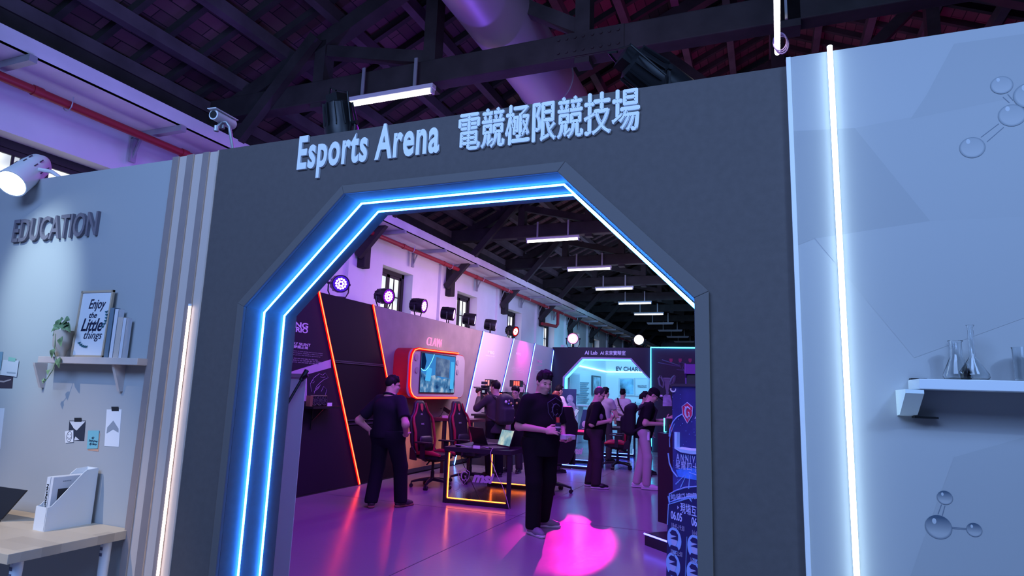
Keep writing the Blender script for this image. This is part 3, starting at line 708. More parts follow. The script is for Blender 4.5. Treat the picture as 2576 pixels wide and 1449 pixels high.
# magazine file
f0, f1 = AZ(83, 1336, zd), AZ(228, 1316, zd)
xr_ = AZ(109, 1338, zd).x; xl_ = f0.x; yn, yf = f0.y, AZ(228, 1318, zd).y
W = 0.095; xr_ = xl_+W; yf = yn+0.29
fx = (AZ(109, 1338, zd)+AZ(228, 1317, zd))/2
fd = AZ(228, 1317, zd)-AZ(109, 1338, zd); fl = fd.length; fd.normalize(); fr = Vector((fd.y, -fd.x, 0))
o = AZ(109, 1338, zd)
H = 0.30
prof = [(0, 0), (fl, 0), (fl, H), (fl*0.74, H*0.985), (fl*0.66, H*0.93), (0.02, 0.125), (0, 0.12)]
t = thing('magazine_file', 'white magazine file box standing on the oak desk', 'magazine file', o+fd*fl/2-fr*W/2)
M_FILE = mat('white_file_board', (0.78, 0.80, 0.82), 0.5)
b = B().use(M_FILE)
b.prism(prof, o, fd, Z3, 0.004); b.prism(prof, o-fr*(W-0.004), fd, Z3, 0.004)
b.prism([(0.004, 0), (W-0.004, 0), (W-0.004, 0.12), (0.004, 0.12)], o-fr*W, fr, Z3, -0.004)
b.prism([(0.004, 0), (W-0.004, 0), (W-0.004, H), (0.004, H)], o-fr*W+fd*(fl-0.004), fr, Z3, -0.004)
b.box(o+fd*fl/2-fr*W/2+Vector((0, 0, 0.004)), (0.001, 0.001, 0.004))
b.prism([(0.004, 0.004), (fl-0.004, 0.004), (fl-0.004, W-0.004), (0.004, W-0.004)], o-fr*W+Vector((0, 0, 0.001)), fd, -fr*-1, 0.003)
b.obj('box', None, t)
def slab(lo, th, h, d0, dl, m, name, parent):
    b = B(); p = o-fr*(W-lo)+fd*d0+Vector((0, 0, 0.005)); b.prism([(0, 0), (th, 0), (th, h), (0, h)], p, fr, Z3, -dl); return b.obj(name, m, parent), p
t = thing('book', 'white book with NORDIC on its spine in the magazine file', 'book', o-fr*(W-0.02)+fd*0.1)
_, p = slab(0.012, 0.028, 0.262, 0.03, 0.2, mat('nordic_cover', (0.76, 0.77, 0.80), 0.45), 'cover', t)
b = B(); text(b, 'NORDIC', p-fd*0.0006+fr*0.006+Vector((0, 0, 0.225)), (0, 0, -1), fr, w=0.118, h=0.017, thick=0.0008, offset=0.03); b.obj('lettering', mat('black_ink', (0.01, 0.01, 0.012), 0.6), t)
t = thing('magazine', 'white magazine with a dark cover picture in the magazine file', 'magazine', o-fr*(W-0.06)+fd*0.1)
_, p = slab(0.046, 0.02, 0.262, 0.03, 0.205, mat('magazine_cover', (0.72, 0.72, 0.76), 0.4), 'cover', t)
b = B(); p2 = p+fr*0.0205
b.prism([(0.03, 0.11), (0.15, 0.11), (0.15, 0.2), (0.03, 0.2)], p2, fd, Z3, 0.0006); b.obj('picture', mat('cover_photo', (0.05, 0.05, 0.06), 0.4), t)
b = B()
for q_ in range(5): b.prism([(0.05+0.009*q_, 0.235), (0.057+0.009*q_, 0.235), (0.057+0.009*q_, 0.241), (0.05+0.009*q_, 0.241)], p2, fd, Z3, 0.0006)
b.obj('caption', mat('pencil_grey', (0.30, 0.33, 0.38)), t)
# laptop seen from behind its screen
A0, A1 = AZ(3, 1315, zd), AZ(-200, 1262, zd)
t = thing('laptop', 'open black laptop at the left end of the oak desk', 'laptop', A0)
l0 = AZ(2, 1313, zd)+Vector((0, 0, 0.012)); back = AZ(-160, 1290, zd)
hx = Vector((-0.85, 0.0, 0)).normalized()
hinge = l0; up = (AY(68, 1233, l0.y+0.03)-l0).normalized(); ht = (AY(68, 1233, l0.y+0.03)-l0).length
hd = (AY(0, 1224, l0.y+0.03)-AY(68, 1233, l0.y+0.03)).normalized()
nn = hd.cross(up).normalized()
b = B(); b.prism([(0, 0), (0.34, 0), (0.34, ht), (0, ht)], hinge, hd, up, 0.008); b.obj('screen_lid', mat('laptop_black', (0.02, 0.02, 0.026), 0.4), t, bevel=0.003)
b = B(); b.prism([(0, 0), (0.34, 0), (0.34, 0.22), (0, 0.22)], Vector((hinge.x, hinge.y, zd+0.001)), Vector((hd.x, hd.y, 0)).normalized(), Vector((-hd.y, hd.x, 0)).normalized()*(1 if True else -1), 0.012); b.obj('base', mat('laptop_black', (0.02, 0.02, 0.026)), t, bevel=0.003)

# ------------------------------------------------------------------ right wall: shelf, flasks, printed molecules
zs2 = 1.60
e0 = AY(2285, 968, WRY-0.004)
xs0 = e0.x
t = thing('wall_shelf', 'white wall shelf on a white wedge bracket beside the tall light strip', 'shelf', (xs0+0.4, WRY-0.1, zs2-0.1))
sv = AY(2340, 975, WRY-0.16)
b = B(); b.bb((xs0, WRY-0.17, zs2), (xs0+0.9, WRY, zs2+0.032)); b.obj('board', mat('shelf_white', (0.72, 0.76, 0.80), 0.4), t, bevel=0.002)
b = B(); b.prism([(0, 0), (0.165, 0), (0.165, -0.012), (0.05, -0.08), (0, -0.085)], (xs0+0.012, WRY, zs2-0.002), (0, -1, 0), Z3, 0.05); b.obj('bracket', mat('bracket_white', (0.76, 0.84, 0.84), 0.4), t)
b = B(); b.bb((xs0+0.004, WRY-0.05, zs2-0.092), (xs0+0.07, WRY, zs2-0.086)); b.bb((xs0+0.004, WRY-0.03, zs2+0.032), (xs0+0.05, WRY, zs2+0.038)); b.obj('bracket_pad', M_BLACK, t)
M_GLASS = mat('clear_glass', (0.95, 0.98, 1.0), 0.03, trans=1.0, ior=1.45)
def flask(lb, u, hgt, rb, rn, neck):
    x = AY(u, 965, WRY-0.08).x; z = zs2+0.033
    pr = [(0.0, 0.003), (rb*0.9, 0.003), (rb, 0.01), (rb*0.97, 0.02), (rn, neck), (rn, hgt-0.006), (rn+0.004, hgt), (rn, hgt), (rn-0.0025, hgt-0.006), (rn-0.0025, neck), (rb*0.97-0.003, 0.02), (rb*0.85, 0.007), (0, 0.007)]
    b = B(); b.lathe(pr, (x, WRY-0.08, z), n=28); return tag(b.obj('glass_flask', M_GLASS, smooth=True), lb, 'flask', 'glass flasks on the white shelf')
flask('short conical glass flask at the left end of the white shelf', 2411, 0.125, 0.04, 0.017, 0.075)
flask('conical glass flask with a tall thin neck on the white shelf', 2452, 0.175, 0.042, 0.008, 0.075)
x = AY(2590, 965, WRY-0.08).x
b = B(); b.lathe([(0, 0.003), (0.035, 0.003), (0.036, 0.1), (0.038, 0.105), (0.034, 0.1), (0.033, 0.007), (0, 0.007)], (x, WRY-0.08, zs2+0.033), n=24); tag(b.obj('glass_beaker', M_GLASS, smooth=True), 'glass beaker on the white shelf at the right edge of the picture', 'beaker')
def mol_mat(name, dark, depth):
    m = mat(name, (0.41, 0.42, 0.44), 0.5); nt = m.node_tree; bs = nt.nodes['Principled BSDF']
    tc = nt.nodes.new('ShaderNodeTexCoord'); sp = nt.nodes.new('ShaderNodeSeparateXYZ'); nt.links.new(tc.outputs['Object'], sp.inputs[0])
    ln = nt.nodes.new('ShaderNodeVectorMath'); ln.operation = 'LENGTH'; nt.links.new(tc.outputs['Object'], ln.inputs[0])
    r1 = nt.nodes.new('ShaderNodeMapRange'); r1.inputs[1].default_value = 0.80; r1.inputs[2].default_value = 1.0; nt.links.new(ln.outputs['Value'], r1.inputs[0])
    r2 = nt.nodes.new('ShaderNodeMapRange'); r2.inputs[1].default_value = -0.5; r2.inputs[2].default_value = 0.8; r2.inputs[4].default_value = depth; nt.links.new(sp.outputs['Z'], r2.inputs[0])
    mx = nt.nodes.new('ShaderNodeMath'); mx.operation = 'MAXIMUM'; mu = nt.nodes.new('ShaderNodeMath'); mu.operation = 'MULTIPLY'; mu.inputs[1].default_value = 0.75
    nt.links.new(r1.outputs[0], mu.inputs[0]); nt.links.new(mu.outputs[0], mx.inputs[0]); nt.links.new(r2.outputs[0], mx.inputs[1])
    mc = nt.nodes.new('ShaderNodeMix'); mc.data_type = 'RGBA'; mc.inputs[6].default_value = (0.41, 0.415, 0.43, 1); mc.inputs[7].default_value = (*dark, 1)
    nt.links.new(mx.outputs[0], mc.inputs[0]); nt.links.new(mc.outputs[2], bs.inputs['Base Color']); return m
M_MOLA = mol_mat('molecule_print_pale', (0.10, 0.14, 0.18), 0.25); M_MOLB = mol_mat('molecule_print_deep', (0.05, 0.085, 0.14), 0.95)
M_MOLL = mat('molecule_bond_print', (0.16, 0.19, 0.24), 0.5)
def molecule(label, balls, bonds, m):
    c = AY(balls[0][0], balls[0][1], WRY); t = thing('molecule_print', label, 'wall print', c)
    for i, (u, v, r) in enumerate(balls):
        p = AY(u, v, WRY-0.0022-0.0002*i); s = (AY(u+r, v, WRY).x-AY(u-r, v, WRY).x)/2
        b = B(); b.add([(math.cos(2*PI*k/40), 0, math.sin(2*PI*k/40)) for k in range(40)], [tuple(range(40))])
        o = b.obj('ball_print', m, keep=True); o.location = p; o.scale = (s, 1, s); adopt(o, t)
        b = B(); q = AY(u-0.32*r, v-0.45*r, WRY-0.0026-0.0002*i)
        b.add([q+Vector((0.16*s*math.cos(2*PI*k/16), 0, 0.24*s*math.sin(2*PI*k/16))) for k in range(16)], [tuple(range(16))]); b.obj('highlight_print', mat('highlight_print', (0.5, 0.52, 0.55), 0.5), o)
    for (u0, v0), (u1, v1), w in bonds:
        a, c2 = AY(u0, v0, WRY-0.0018), AY(u1, v1, WRY-0.0018); d = (c2-a).normalized(); sd = Vector((d.z, 0, -d.x))
        for s in (-1, 1):
            b = B(); q0 = a+sd*s*w; q1 = c2+sd*s*w*0.8; b.add([q0, q1, q1+sd*0.0022, q0+sd*0.0022], [(0, 1, 2, 3)]); b.obj('bond_print', M_MOLL, t)
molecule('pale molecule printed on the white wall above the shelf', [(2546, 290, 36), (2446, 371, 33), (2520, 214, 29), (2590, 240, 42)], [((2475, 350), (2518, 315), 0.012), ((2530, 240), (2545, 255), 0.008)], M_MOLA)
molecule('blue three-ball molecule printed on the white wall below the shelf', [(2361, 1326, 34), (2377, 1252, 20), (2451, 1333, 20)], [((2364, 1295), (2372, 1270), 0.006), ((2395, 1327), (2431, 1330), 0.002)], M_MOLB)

# ------------------------------------------------------------------ security camera, stage lights on the walls, white spotlight
p = AY(592, 368, WY+0.10)
t = thing('security_camera', 'white security camera on a curved steel arm at the top of the archway', 'camera', (p.x, p.y, AZT))
b = B(); a0 = Vector((p.x, p.y, AZT)); k1 = AY(577, 318, WY+0.05); k2 = AY(563, 305, WY+0.03); k3 = AY(545, 322, WY)
b.tube([a0, a0.lerp(k1, 0.6), k1, k1.lerp(k2, 0.6)+Vector((0, 0, 0.008)), k2.lerp(k3, 0.35)+Vector((0, 0, 0.008)), k3], 0.010, n=10); b.obj('arm', M_STEEL, t, smooth=True)
c0_, c1_ = AY(537, 288, WY-0.04), AY(585, 314, WY+0.12)
b = B(); b.cyl(c0_, c1_, 0.030, n=20); b.obj('housing', M_WPLAS, t, smooth=True)
d_ = (c1_-c0_).normalized()
b = B(); b.cyl(c0_-d_*0.004, c0_, 0.022, n=16); b.obj('lens', M_BLACK, t)
b = B(); b.beam(c0_-d_*0.02+Vector((0, 0, 0.031)), c1_+d_*0.01+Vector((0, 0, 0.031)), 0.058, 0.005); b.obj('sun_shield', M_WPLAS, t)
b = B(); b.cyl(k3-Vector((0, 0, 0.02)), k3+Vector((0, 0, 0.012)), 0.014, n=10); b.cyl((c0_+c1_)/2-Vector((0, 0, 0.03)), (c0_+c1_)/2-Vector((0, 0, 0.055)), 0.014, n=10); b.obj('joint', M_STEEL, t)

def par_can(name, label, base, aim, r, L, lens_m, group=None, lensdot=True, detail=False, yoke=True, body=None):
    """stage light: yoke standing on base, round body aimed along aim"""
    aim = Vector(aim).normalized(); base = Vector(base); c = base+Vector((0, 0, r*1.55))
    x = aim.cross(Vector((0, 0, 1))).normalized(); up = x.cross(aim)
    t = thing(name, label, 'stage light', base, 0, group); body = body or M_BLACKM
    b = B(); b.lathe([(r*0.55, -L*0.55), (r*0.8, -L*0.5), (r*0.86, -L*0.1), (r, L*0.05), (r, L*0.5), (r*0.93, L*0.5), (r*0.9, L*0.42), (0, L*0.42)], c, aim, n=28); b.obj('body', body, t, smooth=True)
    b = B()
    for k in range(12):
        a = 2*PI*k/12; d = x*math.cos(a)+up*math.sin(a); b.beam(c+d*r*0.86-aim*L*0.5, c+d*r*0.98+aim*L*0.0, 0.006, 0.012, d)
    b.obj('cooling_fin', body, t)
    b = B(); b.cyl(c+aim*L*0.42, c+aim*L*0.46, r*0.88, n=28); b.obj('lens', glow('par_housing_glow_'+lens_m[0], lens_m[1], lens_m[3] if len(lens_m) > 3 else 0.7) if lens_m else M_BLACK, t)
    if lens_m:
        b = B()
        for q, rr in ((6, 0.26), (12, 0.54)):
            for k in range(q):
                a = 2*PI*k/q; b.cyl(c+aim*L*0.46+(x*math.cos(a)+up*math.sin(a))*r*rr, c+aim*L*0.48+(x*math.cos(a)+up*math.sin(a))*r*rr, r*0.12, n=10)
        b.obj('led_cluster', lens_m[2], t)
    b = B(); w = r*1.16
    b.tube([c+x*w, c+x*w-Vector((0, 0, r*0.9)), c+x*w*0.75-Vector((0, 0, r*1.5)), c-x*w*0.75-Vector((0, 0, r*1.5)), c-x*w-Vector((0, 0, r*0.9)), c-x*w], r*0.085, n=6); b.obj('yoke', body, t)
    for s in (-1, 1):
        b = B(); b.cyl(c+x*s*w*0.9, c+x*s*w*1.14, r*0.13, n=10); b.obj('knob', body, t)
    if detail:
        b = B(); b.box(c-aim*L*0.62, (r*0.9, r*0.9, r*0.5), Matrix((x, up, aim)).transposed()); b.obj('power_box', body, t)
        b = B(); b.box(c-aim*L*0.62+up*r*0.5, (r*0.42, 0.004, r*0.16), Matrix((x, up, aim)).transposed()); b.obj('sticker', M_WPLAS, t)
        b = B(); b.tube([c-aim*L*0.8, c-aim*L*0.9-x*r*0.4, c-aim*L*0.5-x*r*1.2+up*r*.3, c-x*r*1.1-aim*L*0.1, base-x*r*1.0], r*0.06, n=6)
        b.tube([c-aim*L*0.8+up*r*.2, c-aim*L*0.7+x*r*0.9, c+x*r*1.3-up*r*.5, base+x*r*0.8], r*0.05, n=6); b.obj('power_cable', M_BLACK, t)
    return t
VIO = ('violet', (0.10, 0.02, 1.0), glow('par_led_violet', (0.72, 0.30, 1.0), 9)); MAG = ('magenta', (0.35, 0.01, 0.9), glow('par_led_magenta', (1.0, 0.35, 1.0), 9))
BLU = ('blue', (0.06, 0.02, 1.0), glow('par_led_blue', (0.5, 0.4, 1.0), 6)); REDL = ('red', (1.0, 0.01, 0.02), glow('par_led_red', (1.0, 0.40, 0.40), 10))
PNK = ('pink', (1.0, 0.12, 0.45), glow('par_led_pink', (1.0, 0.45, 0.75), 14), 7.0); WHT = ('white', (1.0, 0.8, 0.6), glow('par_led_white', (1.0, 0.93, 0.85), 14), 9.0)
q = AY(858, 318, WY+0.22); q.z = 2.845
par_can('stage_light', 'black stage light standing on the archway beside the lit tube, seen from behind', (q.x, q.y, 2.846), (0.05, 0.30, -1.0), 0.095, 0.25, None, detail=True)
q = AY(1650, 212, WY+0.25)
par_can('stage_light', 'black stage light tilted to the right on top of the archway', (q.x, q.y, 2.846), (0.75, 0.6, -0.5), 0.1, 0.28, None, detail=True)
# ------------------------------------------------------------------ booth wall along the left of the hall
XB, ZB = -6.0, 2.87
Y3 = (0, 1, 0)
b = B(); b.bb((XB-0.12, 4.4, 0), (XB, 18.05, ZB)); struct(b.obj('wall_booth', mat('booth_backing', (0.05, 0.05, 0.055), 0.6), keep=True))
def edge_line(p, q):
    a, c = AX(*p, XB), AX(*q, XB); k = (c.y-a.y)/(c.z-a.z)
    return lambda z: a.y+(z-a.z)*k
E1 = edge_line((800, 742), (901, 1219)); E2 = edge_line((935, 766), (1017, 1194)); E3 = edge_line((1214, 832), (1185, 962))
E4 = edge_line((1291, 848), (1262, 970)); E5 = edge_line((1344, 862), (1322, 978)); E6 = edge_line((1391, 875), (1380, 955))
def booth_panel(label, ea, eb, m, z0=0.03, z1=ZB-0.005, off=0.0):
    ya0, ya1, yb0, yb1 = ea(z0), ea(z1), eb(z0), eb(z1)
    t = thing('booth_display', label, 'display panel', (XB, (ya0+yb0)/2, 0))
    b = B(); b.prism([(ya0, z0), (yb0, z0), (yb1, z1), (ya1, z1)], (XB+0.001, 0, 0), Y3, Z3, 0.012+off); b.obj('board', m, t)
    return t
g = 0.012
pa = booth_panel('dark violet display panel with white lettering, behind the arch jamb', lambda z: 4.45, lambda z: E1(z)-g, mat('panel_violet_black', (0.022, 0.017, 0.030), 0.65, spec=0.09))
pm = booth_panel('black display panel between the two red light strips', lambda z: E1(z)+g, lambda z: E2(z)-g, mat('panel_black', (0.011, 0.009, 0.013), 0.65, spec=0.09))
pc = booth_panel('grey concrete-look display panel behind the console-shaped screen', lambda z: E2(z)+g, lambda z: E3(z)-g, mat('panel_concrete', (0.20, 0.17, 0.165), 0.75, noise=0.12, nscale=3))
zw = AX(1100, 1062, XB).z
b = B(); b.bb((XB+0.013, E2(0.5)+0.15, 0.1), (XB+0.022, 14.0, zw)); b.obj('wood_wainscot', mat('light_plywood', (0.70, 0.42, 0.14), 0.5, noise=0.12, nscale=4), pc)
b = B(); b.bb((XB+0.013, E2(0.05)+0.05, 0.03), (XB+0.03, 14.0, 0.1)); b.obj('skirting', M_DARK, pc)
M_PP = mat('panel_pale', (0.48, 0.46, 0.48), 0.65)
p3 = booth_panel('pale display panel between the first two blue light strips', lambda z: E3(z)+g, lambda z: E4(z)-g, M_PP)
p4 = booth_panel('pale display panel between the second and third blue light strips', lambda z: E4(z)+g, lambda z: E5(z)-g, M_PP)
p5 = booth_panel('pale display panel next to the AI Lab wall', lambda z: E5(z)+g, lambda z: E6(z)-g, mat('panel_pale_grey', (0.40, 0.38, 0.42), 0.6))
XP = XB+0.0135
def wtext(b, s, u0, v0, u1, v1, hpx, off=0.01, x=XP, shear=0.0, th=0.002):
    a, c = AX(u0, v0, x), AX(u1, v1, x); h = AX(u0, v0-hpx, x).z-a.z
    text(b, s, (x, a.y, min(a.z, a.z)), Y3, Z3, w=c.y-a.y, h=h, thick=th, offset=off, shear=shear)
M_PRINT = mat('print_lilac', (0.55, 0.55, 0.62), 0.5)
for a_ in (('GAMING', 680, 813, 775, 821, 15, 0.03), ('TRIO', 731, 833, 774, 837, 13, 0.03), ('HIT HARD STAY SILENT', 676, 860, 781, 863, 7.5, 0.02), ('迎戰極限・靜無止境', 690, 870, 775, 873, 8, 0.02)):
    b = B(); wtext(b, *a_); b.obj('lettering', M_PRINT, pa)
b = B()
for k, (v, u1) in enumerate(((880, 812), (885, 812), (890, 806), (899, 800), (904, 810), (909, 802))):
    wtext(b, ['gives strong performance to both gaming and content creation', 'outstanding technologies, making a difference for', 'is the ideal choice for gamers who strive for greatness at'][k] if k < 3 else ['搭載先進技術與強大效能', '為玩家與創作者帶來非凡體驗', '追求極致冷卻與靜音表現'][k-3], 700, v, u1, v+3, 3.2, 0)
b.obj('fine_print', mat('print_grey', (0.30, 0.29, 0.34), 0.5), pa)
b = B(); b.poly([AX(u, v, XP) for u, v in ((690, 948), (832, 904), (833, 925), (772, 942), (772, 1009), (690, 1009))]); b.obj('printed_band', mat('print_band', (0.42, 0.36, 0.48), 0.5), pa)
b = B()
for pts in ([(783, 985), (781, 965), (790, 950), (803, 940), (812, 944), (818, 938), (826, 950), (815, 955), (806, 962), (796, 972), (790, 990)], [(790, 985), (800, 978), (806, 968)], [(793, 980), (803, 972)], [(808, 985), (814, 972), (822, 980), (818, 995)], [(783, 960), (787, 955), (791, 960), (787, 964), (783, 960)], [(806, 948), (812, 950), (818, 948)]):
    b.tube([AX(u, v, XP+0.001) for u, v in pts], 0.004, n=4)
b.obj('dragon_outline', mat('print_outline', (0.30, 0.24, 0.36), 0.5), pa)
for z_ in (AX(838, 906, XP).z, AX(838, 910, XP).z, AX(895, 1066, XP).z, AX(895, 1066, XP).z+0.06):
    b = B(); b.bb((XP, E1(z_)+g, z_-0.010), (XP+0.014, E2(z_)-g, z_+0.006)); b.obj('rail', mat('rail_dark', (0.05, 0.045, 0.06), 0.4), pm)
M_PINKP = mat('print_pink', (0.85, 0.30, 0.55), 0.5); M_WPR = mat('print_white', (0.8, 0.78, 0.82), 0.5)
b = B(); wtext(b, 'MEG', 1228, 889, 1243, 892, 7, 0.02); b.obj('lettering', M_WPR, p3); b = B(); wtext(b, 'UNLEASH THE BEST', 1222, 895, 1245, 897, 2.5); b.obj('lettering', M_WPR, p3)
b = B(); wtext(b, 'MPG', 1298, 893, 1310, 896, 7, 0.02); b.obj('lettering', M_WPR, p4)
b = B()
for v in (924, 928, 932, 936): wtext(b, 'dual performance graphics for every player', 1287, v, 1318, v+1, 1.6)
b.obj('fine_print', M_WPR, p4)
b = B(); wtext(b, 'MAG', 1351, 912, 1364, 914, 8, 0.03, shear=0.2); b.obj('lettering', M_PINKP, p5); b = B(); wtext(b, 'BUILT TO STAND', 1350, 919, 1364, 920, 2.2); b.obj('lettering', M_PINKP, p5)
b = B(); wtext(b, 'solid as steel in every game you play', 1347, 932, 1367, 933, 1.6); b.obj('fine_print', M_WPR, p5)
# light strips on the joints
def strip(label, e, m, z0=0.02, z1=ZB, r=0.011):
    t = thing('led_light_strip', label, 'light strip', (XB+0.02, e(0.0), 0))
    b = B(); b.beam((XB+0.012, e(z0), z0), (XB+0.012, e(z1), z1), 0.03, 0.02, (1, 0, 0)); b.obj('channel', M_DARK, t)
    b = B(); b.beam((XB+0.026, e(z0), z0), (XB+0.026, e(z1), z1), 0.045, 0.012, (1, 0, 0)); b.obj('halo_strip', L_RED_HALO if m is L_RED else L_BLUE_HALO, t)  # wider glowing band stands in for the halo of the tube
    b = B(); b.cyl((XB+0.034, e(z0), z0), (XB+0.034, e(z1), z1), r*0.8, n=8); b.obj('tube', m, t)
strip('slanted red light strip on the booth wall, left of the man in the polo shirt', E1, L_RED)
strip('slanted red light strip on the booth wall, passing behind the man in the polo shirt', E2, L_RED)
for e, lb in ((E3, 'first slanted blue light strip from the console-shaped screen'), (E4, 'second slanted blue light strip from the console-shaped screen'), (E5, 'third slanted blue light strip from the console-shaped screen'), (E6, 'slanted blue light strip in the corner by the AI Lab wall')):
    strip(lb, e, glow('led_ice_blue', (0.12, 0.32, 1.0), 9.0), r=0.016)

# graphics card on a small shelf
t = thing('wall_shelf', 'small black shelf on the dark violet panel', 'shelf', AX(805, 1025, XB))
a, c = AX(768, 1022, XB+0.1), AX(838, 1022, XB+0.1); zs = a.z
b = B(); b.bb((XB+0.013, a.y, zs-0.03), (XB+0.24, c.y, zs)); b.obj('board', M_BLACK, t)
ym = (a.y+c.y)/2-0.05
b = B(); b.bb((XB+0.013, ym-0.015, zs-0.32), (XB+0.03, ym+0.015, zs-0.03)); b.beam((XB+0.03, ym, zs-0.2), (XB+0.2, ym, zs-0.035), 0.02, 0.02); b.obj('bracket', M_BLACKM, t)
g0, g1 = AX(776, 1012, XB+0.15), AX(820, 1012, XB+0.15)
t = thing('graphics_card', 'black three-fan graphics card on the small black shelf', 'graphics card', ((XB+0.15, (g0.y+g1.y)/2, zs)))
L = g1.y-g0.y; hc = 0.155
b = B(); b.bb((XB+0.12, g0.y, zs+0.002), (XB+0.17, g1.y, zs+hc)); b.obj('shroud', M_BLACK, t, bevel=0.01)
for k in range(3):
    cy_ = g0.y+L*(0.25+0.29*k); cz = zs+hc*0.5; b = B()
    b.tube([(XB+0.172, cy_+0.062*math.cos(q*PI/10), cz+0.062*math.sin(q*PI/10)) for q in range(20)], 0.005, n=5, closed=True)
    for q in range(7):
        aa = 2*PI*q/7; b.beam((XB+0.172, cy_+0.015*math.cos(aa), cz+0.015*math.sin(aa)), (XB+0.172, cy_+0.058*math.cos(aa+0.5), cz+0.058*math.sin(aa+0.5)), 0.014, 0.003, (1, 0, 0))
    b.cyl((XB+0.168, cy_, cz), (XB+0.178, cy_, cz), 0.016, n=10); b.obj('fan', M_DARK, t)
b = B(); b.bb((XB+0.11, g0.y-0.004, zs+0.0), (XB+0.18, g0.y+0.05, zs+hc*0.95)); b.obj('bracket', mat('brass_trim', (0.30, 0.18, 0.10), 0.4, metal=0.5), t)
a = AX(829, 1016, XB+0.2)
b = B(); b.bb((XB+0.2, a.y-0.05, zs+0.001), (XB+0.206, a.y+0.05, zs+0.05)); tag(b.obj('price_card', M_WPLAS), 'small white price card beside the graphics card', 'card')

# console-shaped screen
XC = -5.70
def rr(y0, y1, z0, z1, r, n=6):
    out = []
    for cy_, cz, a0 in ((y1-r, z1-r, 0), (y0+r, z1-r, 90), (y0+r, z0+r, 180), (y1-r, z0+r, 270)):
        for k in range(n+1):
            a = math.radians(a0+90*k/n); out.append((cy_+r*math.cos(a), cz+r*math.sin(a)))
    return out
c0, c1 = AX(1028, 876, XC), AX(1166, 1004, XC)
z1c = AX(1045, 876, XC).z; z0c = AX(1045, 1001, XC).z
t = thing('console_display', 'wall screen shaped like a giant handheld console with red neon edging', 'display', (XC-0.15, (c0.y+c1.y)/2, z0c))
b = B(); b.prism(rr(c0.y, c1.y, z0c, z1c, 0.16), (XB+0.013, 0, 0), Y3, Z3, XC-XB-0.02); b.obj('casing', mat('console_red', (0.30, 0.015, 0.03), 0.4), t)
b = B(); b.prism(rr(c0.y+0.015, c1.y-0.015, z0c+0.015, z1c-0.015, 0.15), (XC-0.008, 0, 0), Y3, Z3, 0.008); b.obj('face', mat('console_face', (0.30, 0.28, 0.32), 0.5), t)
sA, sB = AX(1060, 889, XC), AX(1140, 990, XC); zsA = AX(1100, 893, XC).z; zsB = AX(1100, 987, XC).z
b = B(); b.bb((XC, sA.y-0.02, zsB-0.02), (XC+0.012, sB.y+0.02, zsA+0.02)); b.obj('bezel', M_BLACK, t)
def screen_mat(name, c0, c1, c2, sc, st):
    m = glow(name, (1, 1, 1), st); nt = m.node_tree; e = [n for n in nt.nodes if n.type == 'EMISSION'][0]
    tc = nt.nodes.new('ShaderNodeTexCoord'); n = nt.nodes.new('ShaderNodeTexNoise'); n.inputs['Scale'].default_value = sc; n.inputs['Detail'].default_value = 8
    r = nt.nodes.new('ShaderNodeValToRGB'); r.color_ramp.elements[0].position = 0.32; r.color_ramp.elements[0].color = (*c0, 1)
    r.color_ramp.elements[1].position = 0.68; r.color_ramp.elements[1].color = (*c2, 1); q = r.color_ramp.elements.new(0.5); q.color = (*c1, 1)
    nt.links.new(tc.outputs['Object'], n.inputs['Vector']); nt.links.new(n.outputs['Fac'], r.inputs['Fac']); nt.links.new(r.outputs['Color'], e.inputs[0]); return m
b = B(); b.bb((XC+0.012, sA.y, zsB), (XC+0.014, sB.y, zsA)); scr = b.obj('screen', glow('screen_sky', (0.05, 0.28, 0.75), 0.8), t)
b = B(); dy, dz = sB.y-sA.y, zsA-zsB
def sp(fy, fz, x=XC+0.0145): return (x, sA.y+dy*fy, zsB+dz*fz)
b.poly([sp(0, 0), sp(1, 0), sp(1, .34), sp(.8, .40), sp(.6, .36), sp(.4, .46), sp(.2, .40), sp(0, .52)]); b.obj('picture', screen_mat('screen_city', (0.01, 0.05, 0.2), (0.10, 0.30, 0.6), (0.55, 0.7, 0.9), 6, 0.8), scr)
b = B(); b.prism([(0, 0), (dy*.42, -dz*.04), (dy*.42, dz*.46), (0, dz*.5)], sp(.40, .44, XC+0.0147), Y3, Z3, 0.001); b.obj('picture', screen_mat('screen_tower', (0.05, 0.10, 0.25), (0.12, 0.20, 0.40), (0.25, 0.36, 0.55), 5, 0.8), scr)
b = B(); b.poly([sp(0, .58, XC+0.0149), sp(.10, .60, XC+0.0149), sp(.13, .8, XC+0.0149), sp(.08, 1, XC+0.0149), sp(0, 1, XC+0.0149)]); b.obj('picture', glow('screen_dark', (0.005, 0.02, 0.10), 0.6), scr)
b = B(); b.poly([sp(.12, .30, XC+0.015), sp(.27, .28, XC+0.015), sp(.30, .62, XC+0.015), sp(.16, .66, XC+0.015)]); b.poly([sp(.86, .10, XC+0.015), sp(.97, .10, XC+0.015), sp(.97, .86, XC+0.015), sp(.86, .86, XC+0.015)]); b.obj('picture', glow('screen_light', (0.08, 0.50, 1.0), 0.9), scr)
b = B(); b.tube([sp(.0, .60, XC+0.016), sp(.05, .55, XC+0.016), sp(.12, .56, XC+0.016), sp(.2, .66, XC+0.016), sp(.28, .82, XC+0.016), sp(.34, 1.0, XC+0.016)], 0.006, n=5); b.obj('picture', glow('screen_line', (0.2, 0.8, 1.0), 2.0), scr)
b = B()
for u, v, r in ((1048, 931, 0.055), (1047, 899, 0.06), (1150, 912, 0.05), (1150, 936, 0.05)):
    p = AX(u, v, XC); b.cyl((XC, p.y, p.z), (XC+0.012, p.y, p.z), r, n=20)
b.obj('thumb_stick', mat('console_stick', (0.22, 0.20, 0.24), 0.5), t)
